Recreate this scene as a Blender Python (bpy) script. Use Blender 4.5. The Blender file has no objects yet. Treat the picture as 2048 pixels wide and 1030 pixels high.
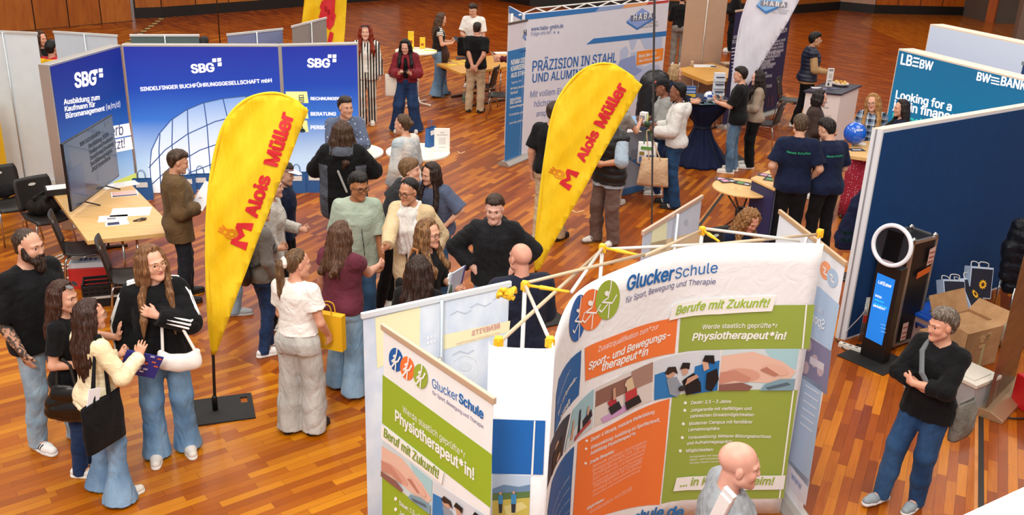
import bpy, bmesh, math, random
import numpy as np
from mathutils import Vector, Matrix
from mathutils.bvhtree import BVHTree
from mathutils.geometry import delaunay_2d_cdt

random.seed(7)
SC = bpy.context.scene
COL = SC.collection
pi = math.pi

# ------------------------------------------------------------------ camera, sky, lamps, exposure
FPX, IMW, IMH = 1920.0, 2048.0, 1030.0          # focal length in pixels of a 2048 x 1030 frame
CAM_H = 4.4                                      # the photographer stands on a gallery
_d = Vector((842.98 - IMW / 2, 5375.6 - IMH / 2, FPX)).normalized()      # straight down, in camera space
_z = Vector((0, 0, 1))
_fw = (_z - _d * _z.dot(_d)).normalized()
_rt = _d.cross(_fw)

def c2w(v):
 return Vector((v.dot(_rt), v.dot(_fw), -v.dot(_d)))

cam = bpy.data.cameras.new('camera')
camo = bpy.data.objects.new('camera', cam)
COL.objects.link(camo)
cx, cy, cz = c2w(Vector((1, 0, 0))), c2w(Vector((0, -1, 0))), c2w(Vector((0, 0, -1)))
camo.matrix_world = Matrix(((cx.x, cy.x, cz.x, 0), (cx.y, cy.y, cz.y, 0), (cx.z, cy.z, cz.z, CAM_H), (0, 0, 0, 1)))
cam.sensor_width = 36
cam.lens = 36 * FPX / IMW
cam.clip_end = 200
cam.clip_start = 0.05
SC.camera = camo

world = bpy.data.worlds.new('hall_air')
SC.world = world
world.use_nodes = True
world.node_tree.nodes['Background'].inputs[0].default_value = (1.0, 0.95, 0.9, 1)
world.node_tree.nodes['Background'].inputs[1].default_value = 0.42

def lamp(x, y, z, size, power, col=(1, .93, .84)):
 l = bpy.data.lights.new('overhead_light', 'AREA')
 l.shape = 'DISK'
 l.size = size
 l.energy = power
 l.color = col
 o = bpy.data.objects.new('overhead_light', l)
 o.location = (x, y, z)
 COL.objects.link(o)
 return o

for (lx, ly, lp) in ((-6, 4, 430), (0, 2.5, 430), (6, 4, 380), (-8, 12, 430), (-1, 11, 430), (7, 12, 380), (-7, 21, 480), (2, 21, 480), (11, 21, 480), (-4, 31, 500), (8, 31, 500)):
 lamp(lx, ly, 8.5, 5.0, lp * .8)
_f = lamp(-1.6, -1.8, 7.6, 2.4, 520, (1, .97, .93))           # unseen fill light added behind the camera to brighten faces turned towards it
_f.rotation_euler = (math.radians(52), 0, math.radians(-6))

vs = SC.view_settings
vs.view_transform = 'Standard'
vs.look = 'None'
vs.exposure = 0.0
vs.gamma = 1.0
vs.use_curve_mapping = False
try:
 SC.cycles.max_bounces = 6
 SC.cycles.transparent_max_bounces = 6
 SC.cycles.use_denoising = True
except Exception:
 pass

# ------------------------------------------------------------------ pixel rays -> points of the place
EYE = Vector((0, 0, CAM_H))

def ray(px, py):
 return c2w(Vector((px - IMW / 2, py - IMH / 2, FPX)))

def at(px, py, z=0.0):
 r = ray(px, py)
 t = (CAM_H - z) / -r.z
 return Vector((r.x * t, r.y * t, z))

def on_plane(px, py, p, n):
 r = ray(px, py)
 return EYE + r * ((p - EYE).dot(n) / r.dot(n))

def on_post(px, py, p):
 """height on the vertical through p that is seen at image row py (nearest point)"""
 r = ray(px, py)
 t = math.hypot(p.x, p.y) / math.hypot(r.x, r.y)
 return CAM_H + r.z * t

# ------------------------------------------------------------------ materials
def lin(c):
 if isinstance(c, str):
  c = c.lstrip('#')
  c = tuple(int(c[i:i + 2], 16) / 255 for i in (0, 2, 4))
 return tuple((x / 12.92 if x <= .04045 else ((x + .055) / 1.055) ** 2.4) for x in c[:3])

_MC = {}

def new_mat(name):
 m = bpy.data.materials.new(name)
 m.use_nodes = True
 return m, m.node_tree.nodes, m.node_tree.links, m.node_tree.nodes['Principled BSDF']

def mat(c, rough=.6, metal=0., emit=0., name='paint', coat=0., alpha=1., trans=0.):
 key = ('p', c, rough, metal, emit, coat, alpha, trans)
 if key in _MC:
  return _MC[key]
 m, N, L, b = new_mat(name)
 rgb = (*lin(c), 1)
 b.inputs['Base Color'].default_value = rgb
 b.inputs['Roughness'].default_value = rough
 b.inputs['Metallic'].default_value = metal
 b.inputs['Coat Weight'].default_value = coat
 b.inputs['Alpha'].default_value = alpha
 b.inputs['Transmission Weight'].default_value = trans
 if emit:
  b.inputs['Emission Color'].default_value = rgb
  b.inputs['Emission Strength'].default_value = emit
 _MC[key] = m
 return m

def nd(N, t, **kw):
 n = N.new(t)
 for k, v in kw.items():
  if k in n.inputs.keys():
   n.inputs[k].default_value = v
  else:
   setattr(n, k, v)
 return n

def ramp(N, stops, interp='LINEAR'):
 r = N.new('ShaderNodeValToRGB')
 e = r.color_ramp.elements
 r.color_ramp.interpolation = interp
 while len(e) < len(stops):
  e.new(.5)
 for i, (p, c) in enumerate(stops):
  e[i].position = p
  e[i].color = (*lin(c), 1)
 return r

def cloth(c, c2=None, rough=.85, scale=60., bump=.25, stretch=(1, 1, 1), var=.5, name='fabric', fold=.35):
 """woven or knitted fabric: fine weave bump, soft tone change, broad wrinkles"""
 key = ('c', c, c2, rough, scale, bump, stretch, var, fold)
 if key in _MC:
  return _MC[key]
 m, N, L, b = new_mat(name)
 tc = nd(N, 'ShaderNodeTexCoord')
 mp = nd(N, 'ShaderNodeMapping')
 mp.inputs['Scale'].default_value = stretch
 L.new(tc.outputs['Object'], mp.inputs[0])
 n1 = nd(N, 'ShaderNodeTexNoise', Scale=6., Detail=3.)
 n2 = nd(N, 'ShaderNodeTexNoise', Scale=scale, Detail=2.)
 n3 = nd(N, 'ShaderNodeTexNoise', Scale=9., Detail=2., Distortion=1.2)
 for n in (n1, n2, n3):
  L.new(mp.outputs[0], n.inputs['Vector'])
 if c2 is None:
  r = lin(c)
  k = 1 + .35 * var
  a = tuple(x / k for x in r)
  d = tuple(min(1, x * k) for x in r)
 else:
  a, d = lin(c), lin(c2)
 rp = N.new('ShaderNodeMixRGB')
 rp.inputs[1].default_value = (*a, 1)
 rp.inputs[2].default_value = (*d, 1)
 mr = nd(N, 'ShaderNodeMapRange')
 mr.inputs[1].default_value = .35
 mr.inputs[2].default_value = .65
 ad = nd(N, 'ShaderNodeMath', operation='ADD')
 ml = nd(N, 'ShaderNodeMath', operation='MULTIPLY')
 L.new(n2.outputs[0], ml.inputs[0])
 ml.inputs[1].default_value = .3
 L.new(n1.outputs[0], ad.inputs[0])
 L.new(ml.outputs[0], ad.inputs[1])
 sb = nd(N, 'ShaderNodeMath', operation='SUBTRACT')
 L.new(ad.outputs[0], sb.inputs[0])
 sb.inputs[1].default_value = .15
 L.new(sb.outputs[0], mr.inputs[0])
 L.new(mr.outputs[0], rp.inputs[0])
 L.new(rp.outputs[0], b.inputs['Base Color'])
 b1 = nd(N, 'ShaderNodeBump', Strength=min(1, fold * 1.5), Distance=.035)
 L.new(n3.outputs[0], b1.inputs['Height'])
 b2 = nd(N, 'ShaderNodeBump', Strength=bump, Distance=.004)
 L.new(n2.outputs[0], b2.inputs['Height'])
 L.new(b1.outputs[0], b2.inputs['Normal'])
 L.new(b2.outputs[0], b.inputs['Normal'])
 b.inputs['Roughness'].default_value = rough
 b.inputs['Sheen Weight'].default_value = .04
 b.inputs['Specular IOR Level'].default_value = .2
 _MC[key] = m
 return m

def striped(cols, axis='X', period=.05, duty=.5, rough=.85, dist=0.):
 key = ('s', tuple(cols), axis, period, duty)
 if key in _MC:
  return _MC[key]
 m, N, L, b = new_mat('striped_fabric')
 tc = nd(N, 'ShaderNodeTexCoord')
 sp = nd(N, 'ShaderNodeSeparateXYZ')
 L.new(tc.outputs['Object'], sp.inputs[0])
 src = sp.outputs[axis] if axis in 'XYZ' else None
 if src is None:                      # around the body
  at2 = nd(N, 'ShaderNodeMath', operation='ARCTAN2')
  L.new(sp.outputs['X'], at2.inputs[0])
  L.new(sp.outputs['Y'], at2.inputs[1])
  src = at2.outputs[0]
 dv = nd(N, 'ShaderNodeMath', operation='DIVIDE')
 L.new(src, dv.inputs[0])
 dv.inputs[1].default_value = period
 fr = nd(N, 'ShaderNodeMath', operation='FRACT')
 L.new(dv.outputs[0], fr.inputs[0])
 gt = nd(N, 'ShaderNodeMath', operation='GREATER_THAN')
 L.new(fr.outputs[0], gt.inputs[0])
 gt.inputs[1].default_value = duty
 mx = N.new('ShaderNodeMixRGB')
 L.new(gt.outputs[0], mx.inputs[0])
 mx.inputs[1].default_value = (*lin(cols[0]), 1)
 mx.inputs[2].default_value = (*lin(cols[1]), 1)
 L.new(mx.outputs[0], b.inputs['Base Color'])
 b.inputs['Roughness'].default_value = rough
 _MC[key] = m
 return m

def plaid():
 if 'plaid' in _MC:
  return _MC['plaid']
 m, N, L, b = new_mat('plaid_fabric')
 tc = nd(N, 'ShaderNodeTexCoord')
 sp = nd(N, 'ShaderNodeSeparateXYZ')
 L.new(tc.outputs['Object'], sp.inputs[0])
 outs = []
 for ax in ('X', 'Z'):
  dv = nd(N, 'ShaderNodeMath', operation='MULTIPLY')
  L.new(sp.outputs[ax], dv.inputs[0])
  dv.inputs[1].default_value = 11.
  fr = nd(N, 'ShaderNodeMath', operation='FRACT')
  L.new(dv.outputs[0], fr.inputs[0])
  rp = ramp(N, [(0, '#1b2636'), (.4, '#2c405c'), (.5, '#d9dde0'), (.66, '#7d93b0')], 'CONSTANT')
  L.new(fr.outputs[0], rp.inputs[0])
  outs.append(rp)
 mx = N.new('ShaderNodeMixRGB')
 mx.inputs[0].default_value = .5
 L.new(outs[0].outputs[0], mx.inputs[1])
 L.new(outs[1].outputs[0], mx.inputs[2])
 L.new(mx.outputs[0], b.inputs['Base Color'])
 b.inputs['Roughness'].default_value = .9
 _MC['plaid'] = m
 return m

def dotted(base, dot, scale=26., size=.16):
 key = ('d', base, dot, scale, size)
 if key in _MC:
  return _MC[key]
 m, N, L, b = new_mat('dotted_fabric')
 tc = nd(N, 'ShaderNodeTexCoord')
 v = nd(N, 'ShaderNodeTexVoronoi', Scale=scale)
 v.inputs['Randomness'].default_value = .55
 L.new(tc.outputs['Object'], v.inputs['Vector'])
 lt = nd(N, 'ShaderNodeMath', operation='LESS_THAN')
 L.new(v.outputs['Distance'], lt.inputs[0])
 lt.inputs[1].default_value = size
 mx = N.new('ShaderNodeMixRGB')
 L.new(lt.outputs[0], mx.inputs[0])
 mx.inputs[1].default_value = (*lin(base), 1)
 mx.inputs[2].default_value = (*lin(dot), 1)
 L.new(mx.outputs[0], b.inputs['Base Color'])
 b.inputs['Roughness'].default_value = .85
 _MC[key] = m
 return m

def hair_mat(c, c2=None, name='hair'):
 key = ('h', c, c2)
 if key in _MC:
  return _MC[key]
 m, N, L, b = new_mat(name)
 tc = nd(N, 'ShaderNodeTexCoord')
 mp = nd(N, 'ShaderNodeMapping')
 mp.inputs['Scale'].default_value = (90, 90, 7)
 L.new(tc.outputs['Object'], mp.inputs[0])
 n = nd(N, 'ShaderNodeTexNoise', Scale=1., Detail=3., Roughness=.6)
 L.new(mp.outputs[0], n.inputs['Vector'])
 r = lin(c)
 d = lin(c2) if c2 else tuple(min(1, x * 2.3 + .03) for x in r)
 a = tuple(x * .55 for x in r)
 rp = nd(N, 'ShaderNodeValToRGB')
 e = rp.color_ramp.elements
 e.new(.5)
 for i, (p, cc) in enumerate(((.3, a), (.5, r), (.72, d))):
  e[i].position = p
  e[i].color = (*cc, 1)
 L.new(n.outputs[0], rp.inputs[0])
 L.new(rp.outputs[0], b.inputs['Base Color'])
 bp = nd(N, 'ShaderNodeBump', Strength=.6, Distance=.006)
 L.new(n.outputs[0], bp.inputs['Height'])
 L.new(bp.outputs[0], b.inputs['Normal'])
 b.inputs['Roughness'].default_value = .45
 b.inputs['Specular IOR Level'].default_value = .25
 _MC[key] = m
 return m

def skin_mat(c, blotch=None, name='skin'):
 key = ('k', c, blotch)
 if key in _MC:
  return _MC[key]
 m, N, L, b = new_mat(name)
 tc = nd(N, 'ShaderNodeTexCoord')
 n = nd(N, 'ShaderNodeTexNoise', Scale=14. if not blotch else 22., Detail=4.)
 if blotch:
  n.inputs['Distortion'].default_value = 1.5
 L.new(tc.outputs['Object'], n.inputs['Vector'])
 r = lin(c)
 d = lin(blotch) if blotch else (r[0] * .93, r[1] * .8, r[2] * .78)
 rp = nd(N, 'ShaderNodeValToRGB')
 e = rp.color_ramp.elements
 e[0].position, e[0].color = (.42, (*r, 1))
 e[1].position, e[1].color = (.56 if blotch else .75, (*d, 1))
 L.new(n.outputs[0], rp.inputs[0])
 L.new(rp.outputs[0], b.inputs['Base Color'])
 b.inputs['Roughness'].default_value = .48
 b.inputs['Subsurface Weight'].default_value = .12
 b.inputs['Subsurface Radius'].default_value = (.012, .005, .003)
 b.inputs['Subsurface Scale'].default_value = .5
 _MC[key] = m
 return m

def wood(ca, cb, cc, ang=0., rough=.34, pw=.5, ph=.075, coat=.05, name='wood_parquet'):
 """strip parquet: every strip its own tone, grain along the strip"""
 m, N, L, b = new_mat(name)
 tc = nd(N, 'ShaderNodeTexCoord')
 mp = nd(N, 'ShaderNodeMapping')
 mp.inputs['Rotation'].default_value = (0, 0, -math.radians(ang))
 L.new(tc.outputs['Object'], mp.inputs[0])
 br = nd(N, 'ShaderNodeTexBrick')
 br.offset = .37
 br.offset_frequency = 2
 br.squash = 1.3
 br.squash_frequency = 3
 for k, v in (('Scale', 1.), ('Mortar Size', .0012), ('Mortar Smooth', .1), ('Bias', 0.), ('Brick Width', pw), ('Row Height', ph)):
  br.inputs[k].default_value = v
 br.inputs['Color1'].default_value = (0, 0, 0, 1)
 br.inputs['Color2'].default_value = (1, 1, 1, 1)
 br.inputs['Mortar'].default_value = (.3, .3, .3, 1)
 L.new(mp.outputs[0], br.inputs['Vector'])
 mg = nd(N, 'ShaderNodeMapping')
 mg.inputs['Scale'].default_value = (2.2, 26, 1)
 L.new(mp.outputs[0], mg.inputs[0])
 gr = nd(N, 'ShaderNodeTexNoise', Scale=1.6, Detail=5., Roughness=.6, Distortion=.6)
 L.new(mg.outputs[0], gr.inputs['Vector'])
 lo = nd(N, 'ShaderNodeTexNoise', Scale=.55, Detail=2.)
 L.new(mp.outputs[0], lo.inputs['Vector'])
 a1 = nd(N, 'ShaderNodeMath', operation='MULTIPLY_ADD')
 L.new(gr.outputs[0], a1.inputs[0])
 a1.inputs[1].default_value = .55
 L.new(br.outputs['Color'], a1.inputs[2])
 a2 = nd(N, 'ShaderNodeMath', operation='MULTIPLY_ADD')
 L.new(lo.outputs[0], a2.inputs[0])
 a2.inputs[1].default_value = .35
 L.new(a1.outputs[0], a2.inputs[2])
 mr = nd(N, 'ShaderNodeMapRange')
 mr.inputs[1].default_value = .1
 mr.inputs[2].default_value = 1.7
 L.new(a2.outputs[0], mr.inputs[0])
 rp = ramp(N, [(0., ca), (.5, cb), (1., cc)])
 L.new(mr.outputs[0], rp.inputs[0])
 mm = N.new('ShaderNodeMixRGB')
 mm.blend_type = 'MULTIPLY'
 L.new(br.outputs['Fac'], mm.inputs[0])
 L.new(rp.outputs[0], mm.inputs[1])
 mm.inputs[2].default_value = (.35, .3, .26, 1)
 L.new(mm.outputs[0], b.inputs['Base Color'])
 bp = nd(N, 'ShaderNodeBump', Strength=.06, Distance=.003)
 L.new(gr.outputs[0], bp.inputs['Height'])
 L.new(bp.outputs[0], b.inputs['Normal'])
 rr = nd(N, 'ShaderNodeMapRange')
 rr.inputs[3].default_value = rough * .8
 rr.inputs[4].default_value = rough * 1.35
 L.new(gr.outputs[0], rr.inputs[0])
 L.new(rr.outputs[0], b.inputs['Roughness'])
 b.inputs['Coat Weight'].default_value = coat
 b.inputs['Coat Roughness'].default_value = .12
 b.inputs['Specular IOR Level'].default_value = .24
 return m

def veneer(ca, cb, name='wood_veneer', scale=(3, 3, .5), rough=.4):
 key = ('v', ca, cb, scale)
 if key in _MC:
  return _MC[key]
 m, N, L, b = new_mat(name)
 tc = nd(N, 'ShaderNodeTexCoord')
 mp = nd(N, 'ShaderNodeMapping')
 mp.inputs['Scale'].default_value = scale
 L.new(tc.outputs['Object'], mp.inputs[0])
 n = nd(N, 'ShaderNodeTexNoise', Scale=4., Detail=5., Distortion=.5)
 L.new(mp.outputs[0], n.inputs['Vector'])
 rp = ramp(N, [(.3, ca), (.7, cb)])
 L.new(n.outputs[0], rp.inputs[0])
 L.new(rp.outputs[0], b.inputs['Base Color'])
 b.inputs['Roughness'].default_value = rough
 _MC[key] = m
 return m

def gradient(stops, z0, z1, emit=0., rough=.5, name='printed_fabric'):
 """a printed vertical colour run, from z0 to z1 of the object"""
 m, N, L, b = new_mat(name)
 tc = nd(N, 'ShaderNodeTexCoord')
 sp = nd(N, 'ShaderNodeSeparateXYZ')
 L.new(tc.outputs['Object'], sp.inputs[0])
 mr = nd(N, 'ShaderNodeMapRange')
 mr.inputs[1].default_value = z0
 mr.inputs[2].default_value = z1
 L.new(sp.outputs['Z'], mr.inputs[0])
 rp = ramp(N, stops)
 L.new(mr.outputs[0], rp.inputs[0])
 L.new(rp.outputs[0], b.inputs['Base Color'])
 b.inputs['Roughness'].default_value = rough
 if emit:
  L.new(rp.outputs[0], b.inputs['Emission Color'])
  b.inputs['Emission Strength'].default_value = emit
 return m

# ------------------------------------------------------------------ objects
def tag(o, label=None, cat=None, group=None, kind=None):
 if label:
  o['label'] = label
 if cat:
  o['category'] = cat
 if group:
  o['group'] = group
 if kind:
  o['kind'] = kind
 return o

def empty(name, loc, label, cat, group=None, rz=0.):
 o = bpy.data.objects.new(name, None)
 o.empty_display_size = .1
 o.location = loc
 o.rotation_euler = (0, 0, rz)
 COL.objects.link(o)
 return tag(o, label, cat, group)

class MB:
 """collects shapes for one mesh object"""

 def __init__(s):
  s.v, s.f, s.m, s.s = [], [], [], []

 def add(s, verts, faces, m, smooth=False):
  k = len(s.v)
  s.v.extend([tuple(p) for p in verts])
  for f in faces:
   s.f.append(tuple(i + k for i in f))
   s.m.append(m)
   s.s.append(smooth)
  return s

 def box(s, lo, hi, m, fr=None):
  x0, y0, z0 = lo
  x1, y1, z1 = hi
  p = [(x0, y0, z0), (x1, y0, z0), (x1, y1, z0), (x0, y1, z0), (x0, y0, z1), (x1, y0, z1), (x1, y1, z1), (x0, y1, z1)]
  if fr:
   p = [fr @ Vector(q) for q in p]
  return s.add(p, [(0, 3, 2, 1), (4, 5, 6, 7), (0, 1, 5, 4), (1, 2, 6, 5), (2, 3, 7, 6), (3, 0, 4, 7)], m)

 def tube(s, pts, r, m, n=8, closed=False, fr=None):
  pts = [Vector(p) for p in pts]
  if fr:
   pts = [fr @ p for p in pts]
  N = len(pts)
  rs = r if isinstance(r, (list, tuple)) else [r] * N
  vs_, fs = [], []
  up = None
  for i, p in enumerate(pts):
   a = pts[(i - 1) % N] if (i or closed) else p
   b = pts[(i + 1) % N] if (i < N - 1 or closed) else p
   d = (b - a).normalized()
   if up is None:
    up = Vector((0, 0, 1)) if abs(d.z) < .9 else Vector((1, 0, 0))
   x = d.cross(up).normalized()
   up = x.cross(d).normalized()
   for j in range(n):
    t = 2 * pi * j / n
    vs_.append(p + (x * math.cos(t) + up * math.sin(t)) * rs[i])
  for i in range(N if closed else N - 1):
   k = (i + 1) % N
   for j in range(n):
    fs.append((i * n + j, i * n + (j + 1) % n, k * n + (j + 1) % n, k * n + j))
  if not closed:
   fs.append(tuple(range(n - 1, -1, -1)))
   fs.append(tuple((N - 1) * n + j for j in range(n)))
  return s.add(vs_, fs, m, True)

 def lathe(s, prof, m, n=32, o=(0, 0, 0), smooth=True, fold=None, sx=1., sy=1.):
  vs_, fs = [], []
  for (r, z) in prof:
   for j in range(n):
    t = 2 * pi * j / n
    q = r * (1 + (fold(t, z) if fold else 0))
    vs_.append((o[0] + q * math.cos(t) * sx, o[1] + q * math.sin(t) * sy, o[2] + z))
  for i in range(len(prof) - 1):
   for j in range(n):
    fs.append((i * n + j, i * n + (j + 1) % n, (i + 1) * n + (j + 1) % n, (i + 1) * n + j))
  fs.append(tuple(range(n - 1, -1, -1)))
  fs.append(tuple((len(prof) - 1) * n + j for j in range(n)))
  return s.add(vs_, fs, m, smooth)

 def prism(s, poly, z0, z1, m, fr=None, smooth=False):
  """polygon (x, y) extruded in z; fr maps to place"""
  n = len(poly)
  p = [Vector((x, y, z0)) for x, y in poly] + [Vector((x, y, z1)) for x, y in poly]
  if fr:
   p = [fr @ q for q in p]
  return s.add(p, [tuple(range(n - 1, -1, -1)), tuple(range(n, 2 * n))] + [(i, (i + 1) % n, n + (i + 1) % n, n + i) for i in range(n)], m, smooth)

 def build(s, name, parent=None, bev=0., loc=None, rot=None, w=False):
  """w: the shapes were given in hall coordinates"""
  if w and parent is not None and loc is None:
   loc = -parent.location
  me = bpy.data.meshes.new(name)
  me.from_pydata(s.v, [], s.f)
  mats = []
  for m in s.m:
   if m not in mats:
    mats.append(m)
    me.materials.append(m)
  ix = {m: i for i, m in enumerate(mats)}
  me.polygons.foreach_set('material_index', [ix[m] for m in s.m])
  me.polygons.foreach_set('use_smooth', s.s)
  me.update()
  o = bpy.data.objects.new(name, me)
  COL.objects.link(o)
  if parent:
   o.parent = parent
  if loc is not None:
   o.location = loc
  if rot is not None:
   o.rotation_euler = rot
  if bev:
   md = o.modifiers.new('bevel', 'BEVEL')
   md.width = bev
   md.segments = 2
   md.limit_method = 'ANGLE'
  return o

def frame(o, x, y=None, z=(0, 0, 1)):
 """4x4 with origin o and x axis along x (horizontal), z up"""
 x = Vector(x).normalized()
 z = Vector(z).normalized()
 y = z.cross(x).normalized()
 x = y.cross(z).normalized()
 return Matrix(((x.x, y.x, z.x, o[0]), (x.y, y.y, z.y, o[1]), (x.z, y.z, z.z, o[2]), (0, 0, 0, 1)))

def yaw(o, deg):
 return Matrix.Translation(Vector(o)) @ Matrix.Rotation(math.radians(deg), 4, 'Z')

def bez(ps, n=12):
 """Catmull-Rom through the points"""
 ps = [Vector(p) for p in ps]
 q = [ps[0]] + ps + [ps[-1]]
 out = []
 for i in range(1, len(q) - 2):
  for k in range(n):
   t = k / n
   a, b, c, d = q[i - 1], q[i], q[i + 1], q[i + 2]
   out.append(.5 * ((2 * b) + (c - a) * t + (2 * a - 5 * b + 4 * c - d) * t * t + (3 * b - a - 3 * c + d) * t ** 3))
 out.append(ps[-1])
 return out

def dup(root, loc, rz=None, label=None, group=None):
 r = root.copy()
 COL.objects.link(r)
 r.location = loc
 if rz is not None:
  r.rotation_euler = (0, 0, rz)
 if label:
  r['label'] = label
 if group:
  r['group'] = group
 for ch in list(root.children):
  c = ch.copy()
  COL.objects.link(c)
  c.parent = r
  for g in ch.children:
   d = g.copy()
   COL.objects.link(d)
   d.parent = c
 return r

# ------------------------------------------------------------------ lettering and prints on sign faces
def _font():
 try:
  import os
  p = bpy.utils.system_resource('DATAFILES', path='fonts')
  return bpy.data.fonts.load(os.path.join(p, 'Inter.woff2'))
 except Exception:
  return None

FONT = _font()
_TC = {}

def fill(v, edges):
 """triangles inside the closed outlines (non-zero winding)"""
 nb = {}
 for a, b in edges:
  nb.setdefault(a, []).append(b)
  nb.setdefault(b, []).append(a)
 todo = set(nb)
 loops = []
 while todo:
  a = min(todo)
  lp = [a]
  todo.discard(a)
  nx = a + 1 if a + 1 in nb[a] else nb[a][0]
  while nx in todo:
   lp.append(nx)
   todo.discard(nx)
   c = [q for q in nb[nx] if q in todo]
   if not c:
    break
   nx = c[0]
  if len(lp) > 2:
   loops.append(lp)
 E = [(lp[i], lp[(i + 1) % len(lp)]) for lp in loops for i in range(len(lp))]
 vo, _, fo, *_ = delaunay_2d_cdt([Vector(p) for p in v], E, [], 0, 1e-6)
 A = np.array([v[a] for a, _ in E])
 B = np.array([v[b] for _, b in E])
 out = []
 for t in fo:
  c = sum((vo[i] for i in t), Vector((0, 0))) / len(t)
  up = (A[:, 1] <= c.y) & (B[:, 1] > c.y)
  dn = (A[:, 1] > c.y) & (B[:, 1] <= c.y)
  side = (B[:, 0] - A[:, 0]) * (c.y - A[:, 1]) - (c.x - A[:, 0]) * (B[:, 1] - A[:, 1])
  w = int((up & (side > 0)).sum()) - int((dn & (side < 0)).sum())
  if w:
   out.append(tuple(t))
 return [(p.x, p.y) for p in vo], out

def glyphs(text, bold=0., shear=0., space=1.):
 key = (text, bold, shear, space)
 if key not in _TC:
  cu = bpy.data.curves.new('lettering', 'FONT')
  cu.body = text
  if FONT:
   cu.font = FONT
  cu.size = 1
  cu.shear = shear
  cu.space_character = space
  cu.resolution_u = 2
  cu.fill_mode = 'NONE'
  ob = bpy.data.objects.new('lettering', cu)
  me = bpy.data.meshes.new_from_object(ob)
  v = [(p.co.x, p.co.y, 0.) for p in me.vertices]
  v, f = fill([p[:2] for p in v], [tuple(e.vertices) for e in me.edges])
  v = [(x, y, 0.) for x, y in v]
  bpy.data.objects.remove(ob)
  bpy.data.meshes.remove(me)
  if bold > .004:                       # heavier strokes: the same letters set again a hair apart
   n, v0, f0 = len(v), list(v), list(f)
   q = bold * .9
   for li, (dx, dy) in enumerate(((q, 0), (-q, 0), (q * .6, q * .6), (-q * .6, q * .6), (q * .6, -q * .6), (-q * .6, -q * .6))):
    k = len(v)
    v += [(x + dx, y + dy, .00025 * (li + 1)) for x, y, _ in v0]
    f += [tuple(i + k for i in g) for g in f0]
  x0 = min(p[0] for p in v)
  x1 = max(p[0] for p in v)
  _TC[key] = ([(x - x0, y, e) for x, y, e in v], f, x1 - x0)
 return _TC[key]

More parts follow.
